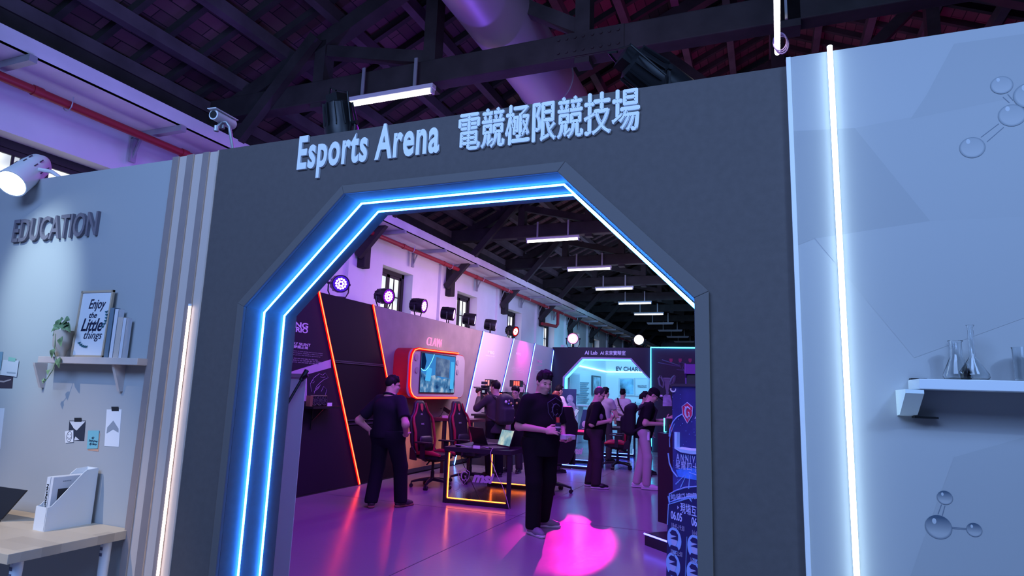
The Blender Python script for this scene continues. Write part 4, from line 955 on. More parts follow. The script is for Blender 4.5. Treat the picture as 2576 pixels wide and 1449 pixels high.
b = B(); pts = [AX(u, v, XC+0.02) for u, v in ((1152, 889), (1105, 884), (1052, 877), (1042, 880), (1036, 890), (1032, 915), (1030, 970), (1032, 985), (1038, 996), (1047, 1001), (1090, 1001), (1148, 1001))]
b.tube(pts, 0.022, n=8); b.obj('neon_halo', L_RED_HALO, t)  # thicker glowing tube stands in for the halo of the neon
b = B(); b.tube([p+Vector((0.02, 0, 0)) for p in pts], 0.009, n=8); b.obj('neon_tube', L_RED, t)
b = B(); p = AX(1075, 868, XC); q = AX(1112, 866, XC); text(b, 'CLAW', (XC-0.02, p.y, p.z), Y3, Z3, w=q.y-p.y, h=0.15, thick=0.02, shear=0.25, offset=-0.02)
for k in range(3):
    a = AX(1100+4.5*k, 874, XC); c = AX(1101.5+4.2*k, 850+2*k, XC); b.tube([a, a.lerp(c, .5)+Vector((0, 0.015, 0)), c], [0.006, 0.01, 0.003], n=5)
b.obj('neon_letters', glow('neon_pink', (1.0, 0.22, 0.50), 1.6), t)

# stage lights standing on the booth wall
for (u, v, aim, lm, lb) in ((850, 744, (.80, -.62, -.12), VIO, 'violet stage light on the booth wall, nearest the arch'),
        (964, 767, (.93, -.25, -.12), MAG, 'violet stage light in front of the first tall window'),
        (1051, 786, (.98, .08, -.12), MAG, 'violet stage light right of the first tall window'),
        (1126, 806, (.94, .34, -.12), MAG, 'stage light left of the second tall window, violet face turned away'),
        (1180, 819, (.94, .36, -.12), BLU, 'stage light in front of the second tall window, blue face turned away'),
        (1233, 832, (.93, .37, -.12), BLU, 'stage light right of the second tall window, almost in profile'),
        (1287, 847, (.93, -.25, -.2), REDL, 'red stage light in front of the third tall window')):
    p = AX(u, v, XB-0.06); par_can('stage_light', lb, (XB-0.06, p.y, ZB), aim, 0.135, 0.27, lm, 'stage lights on the booth wall')
YA = 18.1
p = AY(1440, 874, YA); par_can('stage_light', 'pink stage light glowing on top of the AI Lab wall', (p.x, YA+0.06, 2.9), (.22, -.97, -.05), 0.17, 0.3, PNK)
p = AY(1607, 874, YA); par_can('stage_light', 'white stage light glowing on top of the AI Lab wall', (p.x, YA+0.06, 2.9), (.12, -.98, -.05), 0.15, 0.3, WHT)
lamp('par_spill_pink', 'SPOT', (XB+0.55, 15.4, 3.1), 110, (1.0, 0.02, 0.60), (XB, 15.7, 2.1), spot=95, blend=1.0, radius=0.05)
lamp('floor_spot_pink', 'SPOT', (-4.3, 16.9, 4.95), 13000, (1.0, 0.006, 0.48), (-2.15, 6.9, 0), spot=6.6, blend=0.45, radius=0.05)
lamp('warm_booth_fill', 'SPOT', (-4.9, 10.9, 3.2), 95, (1.0, 0.72, 0.50), (XB, 10.9, 0.9), spot=85, blend=1.0, radius=0.1)  # added warm lamp without a fixture, for the plywood and concrete
lamp('booth_wash_rose', 'AREA', (-4.4, 12.6, 3.3), 115, (1.0, 0.60, 0.85), (XB, 12.6, 1.6), 3.0, 0.4)

# ------------------------------------------------------------------ AI Lab archway wall
ax0, ax1, azt = XB, AY(1636, 900, YA).x, 2.9
ai = thing('archway', 'dark AI Lab wall with an eight-sided opening edged in cyan light', 'archway', ((ax0+ax1)/2, YA+0.15, 0))
I2 = [AY(u, v, YA) for u, v in ((1417, 1100), (1417, 950), (1465, 903), (1586, 903), (1636, 956))]
xl, xr = I2[0].x, ax1-0.02; zc, ztp = I2[1].z, I2[2].z
IN2 = [(xl, 0), (xl, zc), (I2[2].x, ztp), (I2[3].x, ztp), (xr, zc), (xr, 0)]
b = B(); b.prism([(ax0, 0)]+IN2+[(ax1, 0), (ax1, azt), (ax0, azt)], (0, YA, 0), X3, Z3, -0.3); b.obj('panel', mat('navy_panel', (0.017, 0.012, 0.03), 0.5), ai)
b = B(); of = 0.05
O2 = [(xl-of, 0), (xl-of, zc+0.02), (I2[2].x-0.02, ztp+of), (I2[3].x+0.02, ztp+of), (xr+of*0.2, zc+0.03), (xr+of*0.2, 0)]
for i in range(4): b.prism([O2[i], O2[i+1], IN2[i+1], IN2[i]], (0, YA-0.02, 0), X3, Z3, -0.019)
b.obj('trim', mat('violet_trim', (0.45, 0.32, 0.55), 0.5), ai)
for dy in (0.06, 0.2):
    pts = [Vector((x+(0.012 if i < 2 else -0.012 if i > 3 else 0), YA+dy, z-(0.014 if z > 1 else 0))) for i, (x, z) in enumerate(IN2[:4])]
    b = B(); b.tube(pts, 0.018, n=6); b.obj('led_strip', L_CYAN, ai)
pA, pB = AY(1471, 892, YA), AY(1503, 892, YA)
M_LIL = mat('lilac_letter', (0.55, 0.45, 0.66), 0.5, emit=(0.45, 0.28, 0.8), estr=0.12)
b = B(); text(b, 'AI Lab', (pA.x, YA-0.001, pA.z), X3, Z3, w=pB.x-pA.x, h=0.115, thick=0.02, offset=0.02); b.obj('lettering', M_LIL, ai)
b = B()
pA, pB, pC = AY(1510, 892, YA), AY(1519, 892, YA), AY(1574, 892, YA); text(b, 'AI', (pA.x, YA-0.001, pA.z), X3, Z3, w=pB.x-pA.x, h=0.09, thick=0.02, offset=0.02); b.obj('lettering', M_LIL, ai)
b = B()
text(b, '未來實驗室', (pB.x+0.03, YA-0.001, pA.z-0.02), X3, Z3, w=pC.x-pB.x-0.03, h=0.14, thick=0.02, offset=0.015); b.obj('lettering', M_LIL, ai)
# trophy wall right of it
tw = thing('booth_display', 'dark display wall with a printed trophy inside a cyan light frame', 'display panel', (-0.9, YA+0.1, 0))
b = B(); b.bb((ax1+0.01, YA, 0), (1.6, YA+0.12, 2.92)); b.obj('board', mat('trophy_print_dark', (0.022, 0.015, 0.035), 0.5, noise=0.3, nscale=1.2), tw)
yt = YA-0.002
def tp(u, v): return AY(u, v, yt)
b = B()
for pts in ([(1663, 945), (1657, 952), (1660, 968), (1668, 975), (1670, 962), (1664, 950), (1663, 945)], [(1698, 945), (1696, 958), (1688, 972), (1686, 962), (1692, 950), (1698, 945)]):
    b.tube([tp(*p) for p in pts], 0.035, n=5)
b.ell(tp(1677, 953), (0.17, 0.01, 0.035)); b.poly([tp(*p) for p in ((1667, 954), (1688, 954), (1684, 970), (1681, 985), (1676, 985), (1672, 970))]); b.poly([tp(*p) for p in ((1675, 985), (1683, 985), (1682, 992), (1676, 992))])
b.obj('trophy_print', mat('trophy_silver_print', (0.20, 0.15, 0.26), 0.4), tw)
b = B(); b.poly([tp(*p) for p in ((1668, 996), (1675, 992), (1686, 994), (1690, 1010), (1690, 1022), (1667, 1022))]); b.obj('trophy_print', mat('trophy_base_print', (0.48, 0.28, 0.58), 0.5, noise=0.4, nscale=6), tw)
b = B()
for u in (1688, 1711, 1736): b.poly([tp(*p) for p in ((u-4, 902), (u+4, 902), (u+4, 908), (u, 913), (u-4, 908))])
b.obj('emblem_print', mat('emblem_red', (0.42, 0.03, 0.12), 0.5), tw)
b = B()
for pts in ([(1655, 912), (1710, 922)], [(1665, 905), (1712, 921)], [(1712, 925), (1708, 912), (1722, 914), (1717, 926), (1722, 935)], [(1702, 930), (1725, 932)]): b.tube([tp(*p) for p in pts], 0.014, n=4)
b.obj('streak_print', mat('streak_violet', (0.16, 0.08, 0.22), 0.5), tw)
xt = AY(1637, 875, YA-0.05).x
t = thing('led_light_strip', 'cyan light strip framing the corner of the trophy display wall', 'light strip', (xt, YA-0.05, 0))
b = B(); b.tube([(xt, YA-0.04, 0.02), (xt, YA-0.04, 2.91), (1.5, YA-0.04, 2.91)], 0.022, n=6); b.obj('tube', L_CYAN, t)

# ------------------------------------------------------------------ the lab room behind it
YL = 23.5
cor = AY(1524, 950, YL); M_LAB = mat('lab_white', (0.75, 0.78, 0.80), 0.6)
b = B(); b.bb((cor.x, YL, 0), (1.0, YL+0.1, 3.0)); struct(b.obj('wall_lab_back', M_LAB, keep=True))
dv = Vector((cor.x-(-5.75), YL-18.45, 0)); ln = dv.length; dv.normalize(); nv = Vector((dv.y, -dv.x, 0))
b = B(); b.prism([(0, 0), (ln, 0), (ln, 3.0), (0, 3.0)], (-5.75, 18.45, 0), dv, Z3, -0.1); struct(b.obj('wall_lab_left', M_LAB, keep=True))
lamp('lab_light', 'AREA', (-3.8, 20.6, 4.2), 190, (0.14, 0.60, 1.0), (-3.9, 22.0, 0.8), 2.5, 2.5)
def lw(u, v, off=0.01):
    """a point on the slanted left lab wall"""
    d = _ray(u, v); o = Vector((-5.75, 18.45, CAM_H))+nv*off; n = nv
    t = (o-Vector((0, 0, CAM_H))).dot(n)/d.dot(n); return d*t+Vector((0, 0, CAM_H))
pA, pB = AY(1550, 933, YL-0.01), AY(1632, 935, YL-0.01)
b = B(); text(b, 'EV CHARGER', (pA.x, YL-0.002, pA.z), X3, Z3, w=pB.x-pA.x, h=AY(1550, 922, YL).z-pA.z, thick=0.03, offset=0.0)
tag(b.obj('sign_lettering', mat('navy_letter', (0.03, 0.05, 0.09), 0.5)), 'dark letters reading EV CHARGER on the lab wall', 'sign')
t = thing('led_light_strip', 'cyan light strip running along the lab walls below EV CHARGER', 'light strip', AY(1524, 935, YL-0.05))
b = B(); b.tube([lw(1452, 919, 0.05), lw(1520, 934, 0.05), AY(1526, 935.5, YL-0.05), AY(1640, 936, YL-0.05)], 0.025, n=6); b.obj('tube', glow('led_ice_cyan', (0.35, 0.9, 1.0), 3.0), t)
def wallprint(name, label, cat, pts, fn, fm, pm, th=0.04):
    P = [fn(u, v) for u, v in pts]; c = sum(P, Vector((0, 0, 0)))/4; n = (P[1]-P[0]).cross(P[2]-P[0]).normalized()
    if n.dot(Vector((0, 0, CAM_H))-c) < 0: n = -n
    t = thing(name, label, cat, c); Q = [p+n*th for p in P]
    b = B(); b.add(P+Q, [(0,1,2,3),(7,6,5,4),(0,1,5,4),(1,2,6,5),(2,3,7,6),(3,0,4,7)]); b.obj('frame', fm, t)
    b = B(); b.add([c+n*(th+0.004)+(p-c)*0.86 for p in P], [(0, 1, 2, 3)]); b.obj('picture', pm, t); return t
M_LB = mat('lab_print_blue', (0.36, 0.48, 0.56), 0.5, noise=0.5, nscale=4); M_LF = mat('lab_frame_dark', (0.06, 0.08, 0.11), 0.5); M_LP = mat('lab_print_pale', (0.60, 0.66, 0.70), 0.5)
wallprint('framed_picture', 'dark framed picture on the slanted lab wall', 'picture', [(1488, 944), (1509, 947), (1509, 991), (1488, 993)], lw, M_LF, M_LB)
wallprint('wall_poster', 'pale poster on the slanted lab wall beside the arch', 'poster', [(1431, 938), (1456, 940), (1456, 990), (1431, 992)], lw, M_LP, mat('lab_poster_grey', (0.48, 0.55, 0.62), 0.5))
fb = lambda u, v: AY(u, v, YL-0.01)
wallprint('wall_screen', 'picture panel showing a kitchen on the lab back wall', 'picture', [(1557, 951), (1597, 951), (1597, 995), (1557, 995)], fb, M_LP, mat('lab_kitchen_print', (0.22, 0.42, 0.55), 0.5, noise=0.7, nscale=3))
tpn = wallprint('wall_poster', 'white text panel right of the kitchen picture on the lab back wall', 'poster', [(1598, 951), (1632, 951), (1632, 996), (1598, 996)], fb, M_LP, mat('lab_text_panel', (0.7, 0.74, 0.78), 0.5))
b = B()
for s, v in (('Smart Home EV', 971), ('Charging Station', 975)):
    a, c = AY(1604, v, YL-0.07), AY(1627, v, YL-0.07); text(b, s, a, X3, Z3, w=c.x-a.x, thick=0.005, offset=0.01)
b.obj('lettering', mat('navy_letter', (0.03, 0.05, 0.09)), tpn)
wl2 = bpy.data.objects['wall_lab_left']
b = B()
for k in range(14):
    p, q = lw(1452, 962+4.5*k, 0.012), lw(1482-3*(k % 3), 963+4.5*k, 0.012); b.beam(p, q, 0.006, 0.03)
b.obj('fine_print', mat('lab_ink', (0.20, 0.30, 0.38), 0.5), wl2)
b = B(); a0, a1 = AY(1530, 1004, 22.9), AY(1640, 1000, 22.9)
t = thing('counter', 'white ribbed counter along the lab back wall', 'counter', ((a0.x+a1.x)/2, 23.1, 0))
zc_ = 1.28
b.bb((a0.x, 22.7, zc_-0.08), (a1.x, 23.3, zc_)); b.obj('worktop', mat('counter_top', (0.42, 0.52, 0.56), 0.4), t)
b = B(); b.bb((a0.x+0.1, 22.85, 0), (a1.x, 23.3, zc_-0.08))
for k in range(18): b.bb((a0.x+0.15+0.11*k, 22.83, 0.05), (a0.x+0.2+0.11*k, 22.85, zc_-0.1))
b.obj('front', M_LAB, t)
b = B(); a0 = AY(1448, 1040, 19.6); a1 = AY(1470, 1040, 19.6)
t = thing('table', 'white table inside the AI Lab opening behind the roll-up poster', 'table', ((a0.x+a1.x)/2, 20.0, 0))
zt_ = a0.z+0.28
b.bb((a0.x-0.05, 19.6, zt_-0.05), (a1.x+0.5, 20.3, zt_)); b.obj('tabletop', M_LAB, t)
for sx in (0, 1):
    b = B(); b.bb((a0.x+sx*0.7, 19.65, 0), (a0.x+0.07+sx*0.7, 20.25, zt_-0.05)); b.obj('leg', M_LAB, t)
# roll-up poster with a pale figure in front of the AI Lab arch
YP = 17.2
a0, a1 = AY(1413, 978, YP), AY(1450, 978, YP)
t = thing('roll_up_poster', 'dark blue roll-up poster with a pale helmeted figure in front of the AI Lab arch', 'poster', ((a0.x+a1.x)/2, YP, 0))
b = B(); b.bb((a0.x, YP, 0.08), (a1.x, YP+0.01, a0.z)); b.obj('sheet', mat('poster_navy', (0.05, 0.10, 0.20), 0.5, noise=0.4, nscale=2), t)
b = B(); b.bb((a0.x-0.02, YP-0.08, 0), (a1.x+0.02, YP+0.1, 0.08)); b.obj('base', M_STEEL, t)
b = B(); q = AY(1434, 1003, YP-0.002)
b.ell(q, (0.1, 0.004, 0.11)); b.ell(q-Vector((-0.03, 0, 0.3)), (0.15, 0.004, 0.22)); b.ell(q-Vector((-0.1, 0, 0.62)), (0.09, 0.004, 0.2)); b.obj('figure_print', mat('poster_figure', (0.45, 0.55, 0.66), 0.5, noise=0.4, nscale=7), t)
# triangular trophy sign on the second desk row
# ------------------------------------------------------------------ gaming chairs
M_LEATH = mat('chair_black_leather', (0.022, 0.018, 0.024), 0.38); M_CRED = mat('chair_red_leather', (0.36, 0.015, 0.045), 0.38)
M_CPL = mat('chair_plastic', (0.020, 0.018, 0.024), 0.4); M_EMB = mat('chair_emblem_red', (0.5, 0.06, 0.07), 0.5)
def make_chair():
    t = thing('gaming_chair', 'chair', 'chair', (0, 0, 0), 0, 'gaming chairs at the demo desks')
    b = B(); b.loft([((0, 0.02, 0.44), (0.21, 0, 0), (0, 0.22, 0)), ((0, 0.02, 0.46), (0.24, 0, 0), (0, 0.25, 0)), ((0, 0.02, 0.52), (0.24, 0, 0), (0, 0.25, 0)), ((0, 0.02, 0.535), (0.20, 0, 0), (0, 0.21, 0))], 24, 4); b.obj('seat', M_LEATH, t, smooth=True)
    for s in (-1, 1):
        b = B(); b.loft([((s*0.215, -0.2, 0.52), (0.03, 0, 0), (0, 0, 0.02)), ((s*0.23, -0.05, 0.545), (0.04, 0, 0), (0, 0, 0.035)), ((s*0.23, 0.15, 0.545), (0.04, 0, 0), (0, 0, 0.035)), ((s*0.20, 0.27, 0.52), (0.03, 0, 0), (0, 0, 0.02))], 12, 2.5); b.obj('seat_bolster', M_CRED, t, smooth=True)
    # bucket backrest, reclined a little
    def by(z): return -0.22-0.16*(z-0.5)
    prof = [(0.46, 0.20, .045), (0.55, 0.245, .05), (0.70, 0.275, .05), (0.85, 0.265, .05), (1.0, 0.275, .05), (1.08, 0.255, .05), (1.15, 0.185, .048), (1.22, 0.15, .045), (1.30, 0.125, .042), (1.335, 0.09, .03)]
    b = B(); b.loft([((0, by(z), z), (w, 0, 0), (0, th, 0.0)) for z, w, th in prof], 28, 3.2); b.obj('backrest', M_LEATH, t, smooth=True)
    for s in (-1, 1):
        b = B(); b.tube([(s*(w-0.022), by(z)+0.055+0.03*math.sin(min(1, max(0, (z-0.5)/0.6))*PI), z) for z, w, th in prof[:-1]], [.014, .019, .022, .022, .022, .02, .017, .016, .013], n=8); b.obj('side_bolster', M_CRED, t, smooth=True)
    b = B(); b.loft([((0, by(0.66)+0.075, 0.58), (0.13, 0, 0), (0, 0.02, 0)), ((0, by(0.66)+0.085, 0.62), (0.165, 0, 0), (0, 0.04, 0)), ((0, by(0.72)+0.085, 0.74), (0.165, 0, 0), (0, 0.04, 0)), ((0, by(0.75)+0.075, 0.78), (0.13, 0, 0), (0, 0.02, 0))], 20, 3); b.obj('lumbar_cushion', M_LEATH, t, smooth=True)
    b = B(); yz = by(1.22)+0.05
    b.prism([(-0.035, 0.06), (0, 0.075), (0.035, 0.06), (0.03, -0.02), (0, -0.06), (-0.03, -0.02)], (0, yz, 1.22), (-1, 0, 0), (0, -0.16, 1), 0.006); b.obj('emblem', M_EMB, t)
    b = B(); text(b, 'MAG', (0.045, by(0.95)+0.052, 0.955), (-1, 0, 0), (0, -0.16, 1), w=0.075, thick=0.003, offset=0.01); text(b, 'MSI', (0.035, by(1.12)+0.05, 1.11), (-1, 0, 0), (0, -0.16, 1), w=0.045, thick=0.003, offset=0.02); b.obj('lettering', mat('chair_print', (0.4, 0.36, 0.42), 0.5), t)
    for s in (-1, 1):
        b = B(); b.bb((s*0.31-0.045, -0.12, 0.69), (s*0.31+0.045, 0.16, 0.715)); arm = b.obj('armrest', M_CPL, t, bevel=0.01)
        b = B(); b.bb((s*0.31-0.02, -0.02, 0.46), (s*0.31+0.02, 0.05, 0.69)); b.beam((s*0.2, 0.015, 0.43), (s*0.315, 0.015, 0.48), 0.05, 0.03, (0, 1, 0)); b.obj('armrest_post', M_CPL, arm)
        b = B(); b.prism([(-0.06, -0.05), (0.08, -0.06), (0.06, 0.06), (-0.02, 0.16), (-0.06, 0.12)], (s*0.255, -0.2, 0.48), Y3, Z3, s*0.03); b.obj('hinge_cover', M_CPL, t, bevel=0.01)
    b = B(); b.cyl((0, 0, 0.1), (0, 0, 0.25), 0.03, n=14); b.cyl((0, 0, 0.25), (0, 0, 0.44), 0.022, n=14); b.bb((-0.12, -0.12, 0.405), (0.12, 0.14, 0.44)); b.beam((0.1, 0.02, 0.42), (0.24, 0.06, 0.37), 0.02, 0.012); b.obj('gas_column', M_CPL, t)
    for k in range(5):
        a = 2*PI*k/5+0.35; d = Vector((math.cos(a), math.sin(a), 0)); s = Vector((-d.y, d.x, 0))
        b = B(); b.loft([(d*0.03+Vector((0, 0, 0.13)), s*0.035, (0, 0, 0.03)), (d*0.2+Vector((0, 0, 0.115)), s*0.028, (0, 0, 0.022)), (d*0.33+Vector((0, 0, 0.085)), s*0.02, (0, 0, 0.016))], 10, 3); lg = b.obj('base_leg', M_CPL, t, smooth=True)
        b = B(); c = d*0.325
        for q in (-1, 1): b.cyl(c+s*q*0.008+Vector((0, 0, 0.03)), c+s*q*0.03+Vector((0, 0, 0.03)), 0.03, n=14)
        b.cyl(c+Vector((0, 0, 0.03)), c+Vector((0, 0, 0.085)), 0.01, n=8); b.obj('caster', M_CPL, lg)
    return t
ch = make_chair(); q = AZ(1086, 1226, 0.0)
ch.location = (q.x, q.y, 0); ch.rotation_euler = (0, 0, math.radians(-98)); ch['label'] = 'black and red gaming chair nearest the booth wall, left of the glass-fronted demo desk'
dup(ch, (-4.72, 9.95, 0), math.radians(-97), 'black and red gaming chair second from the visitor, behind the demo desk corner')
dup(ch, (AY(1386, 1200, 9.75).x, 9.75, 0), math.radians(58), 'gaming chair half hidden behind the man looking at his hands')
dup(ch, (-2.98, 13.55, 0), math.radians(100), 'dark red gaming chair between the two men on the right')

# ------------------------------------------------------------------ demo desks with glass front panels
M_DESK = mat('desk_black', (0.025, 0.022, 0.030), 0.35)
M_PANEL = mat('glass_panel', (0.92, 0.95, 1.0), 0.02, trans=1.0, ior=1.05, spec=0.3)
M_MSIW = mat('lilac_white_print', (0.55, 0.48, 0.62), 0.5)
def shield(b, c, ux, uz, s, th, line=None):
    P = [(-0.5, 0.35), (0, 0.62), (0.5, 0.35), (0.44, -0.15), (0, -0.66), (-0.44, -0.15)]
    pts = [Vector(c)+Vector(ux)*p[0]*s+Vector(uz)*p[1]*s for p in P]
    if line: b.tube(pts, line, n=5, closed=True)
    else:
        n = Vector(ux).cross(Vector(uz)).normalized(); b.prism(P, c, Vector(ux)*s, Vector(uz)*s, th)
def dragon(b, c, ux, uz, s, r):
    """curling dragon-like emblem: spiral body with spikes and a head"""
    c = Vector(c); ux = Vector(ux); uz = Vector(uz)
    pts = [(0.22, 0.30), (0.05, 0.36), (-0.12, 0.28), (-0.2, 0.1), (-0.2, -0.1), (-0.1, -0.28), (0.06, -0.32), (0.2, -0.2), (0.2, -0.02), (0.08, 0.05)]
    P = [c+ux*p[0]*s+uz*p[1]*s for p in pts]; b.tube(P, [r*.7, r*1.4, r*1.7, r*1.7, r*1.5, r*1.2, r, r*.9, r*.7, r*.4], n=6)
    for p in pts[3:8]:
        q = (p[0]*1.5, p[1]*1.45); b.tube([c+ux*p[0]*s+uz*p[1]*s, c+ux*q[0]*s+uz*q[1]*s], [r, r*.2], n=5)
    b.tube([P[0], c+ux*0.34*s+uz*0.2*s], [r*1.2, r*.5], n=5); b.tube([P[2], c-ux*0.28*s+uz*0.42*s], [r, r*.3], n=5)
def make_desk(label, FL, ang, w, dep, led, zt=0.75, full=True):
    ux = Vector((math.cos(ang), math.sin(ang), 0)); uy = Vector((-ux.y, ux.x, 0)); FL = Vector((FL[0], FL[1], 0))
    t = thing('demo_desk', label, 'desk', FL+ux*w/2+uy*dep/2, 0, 'glass-fronted demo desks')
    def P(x, y, z): return FL+ux*x+uy*y+Vector((0, 0, z))
    R = Matrix((ux, uy, Vector((0, 0, 1)))).transposed()
    b = B(); b.box(P(w/2, dep/2, zt-0.03), (w+0.02, dep+0.02, 0.06), R); b.obj('desktop', M_DESK, t, bevel=0.004)
    for x, y in ((0.025, 0.025), (w-0.025, 0.025), (0.025, dep-0.025), (w-0.025, dep-0.025)):
        b = B(); b.box(P(x, y, (zt-0.06)/2), (0.05, 0.05, zt-0.06), R); b.obj('leg', M_DESK, t)
    for y in (0.025, dep-0.025):
        b = B(); b.box(P(w/2, y, 0.03), (w-0.1, 0.05, 0.05), R); b.obj('bottom_rail', M_DESK, t)
        b = B(); b.box(P(w/2, y, 0.06+(zt-0.12)/2), (w-0.1, 0.008, zt-0.13), R); gp = b.obj('glass_panel', M_PANEL, t)
        yy = y-0.008
        if y < dep/2:
            s = 0.12; c = P(w*0.30, yy, 0.37); b = B(); shield(b, c, ux, Z3, 0.17, 0, 0.004); dragon(b, c, ux, Z3, 0.17, 0.005); b.obj('emblem_print', M_MSIW, gp)
            b = B(); text(b, 'msi', P(w*0.43, yy, 0.30), ux, Z3, w=w*0.33, h=0.135, thick=0.003, offset=0.05, shear=0.3); b.obj('lettering', M_MSIW, gp)
            b = B()
            for i in range(7):
                for j in range(4):
                    c = P(0.12+i*0.125+(j % 2)*0.06, yy+0.004, 0.12+j*0.105)
                    if j < 2: b.tube([c+ux*0.06*math.sin(a*PI/3)+Vector((0, 0, 0.06*math.cos(a*PI/3))) for a in range(6)], 0.0012, n=3, closed=True)
            b.obj('hexagon_print', mat('hex_print', (0.16, 0.14, 0.22), 0.5), gp)
        b = B(); b.tube([P(0.062, yy, zt-0.08), P(0.062, yy, 0.068)], 0.007, n=6); b.tube([P(0.062, yy, 0.068), P(w-0.062, yy, 0.068)], 0.007, n=6); b.obj('led_strip', led, t)
    b = B(); b.tube([P(w-0.055, dep-0.062, 0.2), P(w-0.055, dep-0.062, 0.075), P(w-0.055, dep*0.9, 0.075)], 0.007, n=6); b.obj('led_strip', led, t)
    return t, P, ux, uy
FLa, FRa = AZ(1113, 1264, 0), AZ(1281, 1281, 0)
dd = FRa-FLa; ang = math.atan2(dd.y, dd.x)
d1, P1, U1, V1 = make_desk('demo desk with orange-lit glass front and laptops, left of the man looking at his hands', (FLa.x, FLa.y), ang, dd.length, 1.75, L_ORANGE)
q0, q1 = AZ(1396, 1176, 0), AZ(1468, 1184, 0)
d2, P2, U2, V2 = make_desk('demo desk with blue-lit glass front further into the hall', (q0.x, q0.y), 0.03, 0.78, 1.2, L_BLUE2)
d3, P3, U3, V3 = make_desk('blue-lit demo desk behind the dark red gaming chair', (-4.1, 15.4), 0.03, 1.0, 0.9, L_BLUE2, full=False)
# glow of the strips inside and below the first desk
zt = 0.751
M_SCR = screen_mat('laptop_wallpaper', (0.05, 0.20, 0.35), (0.25, 0.45, 0.55), (0.75, 0.80, 0.70), 5, 0.9)
def laptop(label, c, rz, ang_open, scr, w=0.36, dpt=0.25):
    """screen faces local -Y"""
    t = thing('laptop', label, 'laptop', c, rz, 'laptops on the demo desk'); R = Matrix.Rotation(rz, 3, 'Z'); c = Vector(c)
    b = B(); b.box(c+R @ Vector((0, 0, 0.009)), (w, dpt, 0.018), R); b.obj('keyboard_base', M_DARK, t)
    T = R @ Matrix.Rotation(-ang_open, 3, 'X'); h = c+R @ Vector((0, dpt/2, 0.018))
    b = B(); b.box(h+T @ Vector((0, 0.004, dpt/2)), (w, 0.008, dpt), T); b.obj('screen_lid', mat('laptop_black', (0.02, 0.02, 0.026)), t)
    if scr is not None:
        b = B(); b.box(h+T @ Vector((0, -0.001, dpt/2+0.005)), (w*0.94, 0.002, dpt*0.86), T); b.obj('screen', scr, t)
    return t
laptop('laptop showing a pale sky wallpaper on the orange-lit desk', P1(0.66, 0.22, zt), math.radians(-38), math.radians(18), M_SCR)
laptop('black laptop seen from behind, left on the orange-lit desk', P1(0.34, 0.75, zt), math.radians(150), math.radians(22), None)
laptop('black laptop with a half blue screen at the right end of the orange-lit desk', P1(0.86, 0.75, zt), math.radians(200), math.radians(25), glow('screen_navy', (0.02, 0.06, 0.22), 0.4))
b = B(); c = P1(0.15, 0.12, zt); b.ell(c+Vector((0, 0, 0.012)), (0.035, 0.055, 0.02)); tag(b.obj('computer_mouse', M_BLACK, smooth=True), 'black mouse at the left front corner of the orange-lit desk', 'mouse')
a = AY(1187, 1124, FLa.y-0.0); 
b = B(); b.box(P1(0.47, 0.0, zt+0.02), (0.10, 0.004, 0.04), Matrix.Rotation(ang, 3, 'Z')); tag(b.obj('price_card', M_WPLAS), 'white price card on the front edge of the orange-lit desk', 'card')
for pts, lb in (([(0.1, 0.2, zt+.01), (0.14, 0.03, zt+.035), (0.22, 0.02, zt+.03), (0.32, 0.06, zt+.008), (0.45, 0.1, zt+.01), (0.55, 0.08, zt+.02), (0.62, 0.1, zt+.006)], 'grey cable looping across the front of the orange-lit desk'),
               ([(0.74, 0.1, zt+.01), (0.70, 0.0, zt+.015), (0.685, -0.02, zt-.04), (0.70, -0.025, 0.62), (0.79, -0.02, 0.42), (0.87, -0.02, 0.30), (0.93, -0.02, 0.16), (0.96, -0.02, 0.07), (0.98, -0.02, 0.008)], 'white cable hanging down in front of the glass of the orange-lit desk'),
               ([(0.18, 0.12, 0.66), (0.22, 0.14, 0.52), (0.28, 0.14, 0.42), (0.34, 0.16, 0.30), (0.42, 0.18, 0.15), (0.5, 0.2, 0.03), (0.62, 0.24, 0.006), (0.8, 0.2, 0.006)], 'white cable hanging behind the glass of the orange-lit desk')):
    b = B(); b.tube([P1(*p) for p in pts], 0.0045, n=6); tag(b.obj('power_cable', mat('cable_white', (0.6, 0.55, 0.62), 0.5), smooth=True), lb, 'cable')
t = thing('power_adapter', 'white power adapter under the left end of the orange-lit desk', 'adapter', P1(0.16, 0.12, 0.62))
b = B(); b.box(P1(0.16, 0.12, 0.655), (0.09, 0.06, 0.05), Matrix.Rotation(0.3, 3, 'Z')); b.obj('body', mat('adapter_white', (0.7, 0.62, 0.55), 0.5), t, bevel=0.006)
b = B(); b.box(P1(0.16, 0.12, 0.665), (0.02, 0.02, 0.07), Matrix.Rotation(0.3, 3, 'Z')); b.obj('plug', M_DARK, t)
# things on the blue-lit desk
zq = 0.751
c = P2(0.52, 0.22, zq)
b = B(); b.cyl(c, c+Vector((0, 0, 0.03)), 0.17, n=28); tag(b.obj('round_pad', glow('pad_pink_lit', (1.0, 0.05, 0.35), 1.0), smooth=False), 'round pink-lit pad on the blue-lit desk', 'pad')  # pink light on the round item put in as its own glow
t = thing('table_sign', 'triangular dark sign with a trophy on the blue-lit desk', 'sign', P2(0.5, 0.55, zq))
b = B(); b.prism([(-0.13, 0), (0.13, 0), (0.04, 0.42), (-0.04, 0.42)], P2(0.5, 0.5, zq+0.03), U2, Z3, -0.03); b.obj('board', mat('sign_teal', (0.03, 0.10, 0.16), 0.4), t)
b = B(); b.ell(P2(0.5, 0.49, zq+0.14), (0.06, 0.006, 0.07)); b.bb(P2(0.44, 0.488, zq+0.04), P2(0.56, 0.494, zq+0.055)); b.obj('print', mat('sign_silver', (0.45, 0.5, 0.6), 0.4), t)
b = B(); b.box(P2(0.5, 0.5, zq+0.015), (0.3, 0.12, 0.03)); b.obj('base', M_DARK, t)

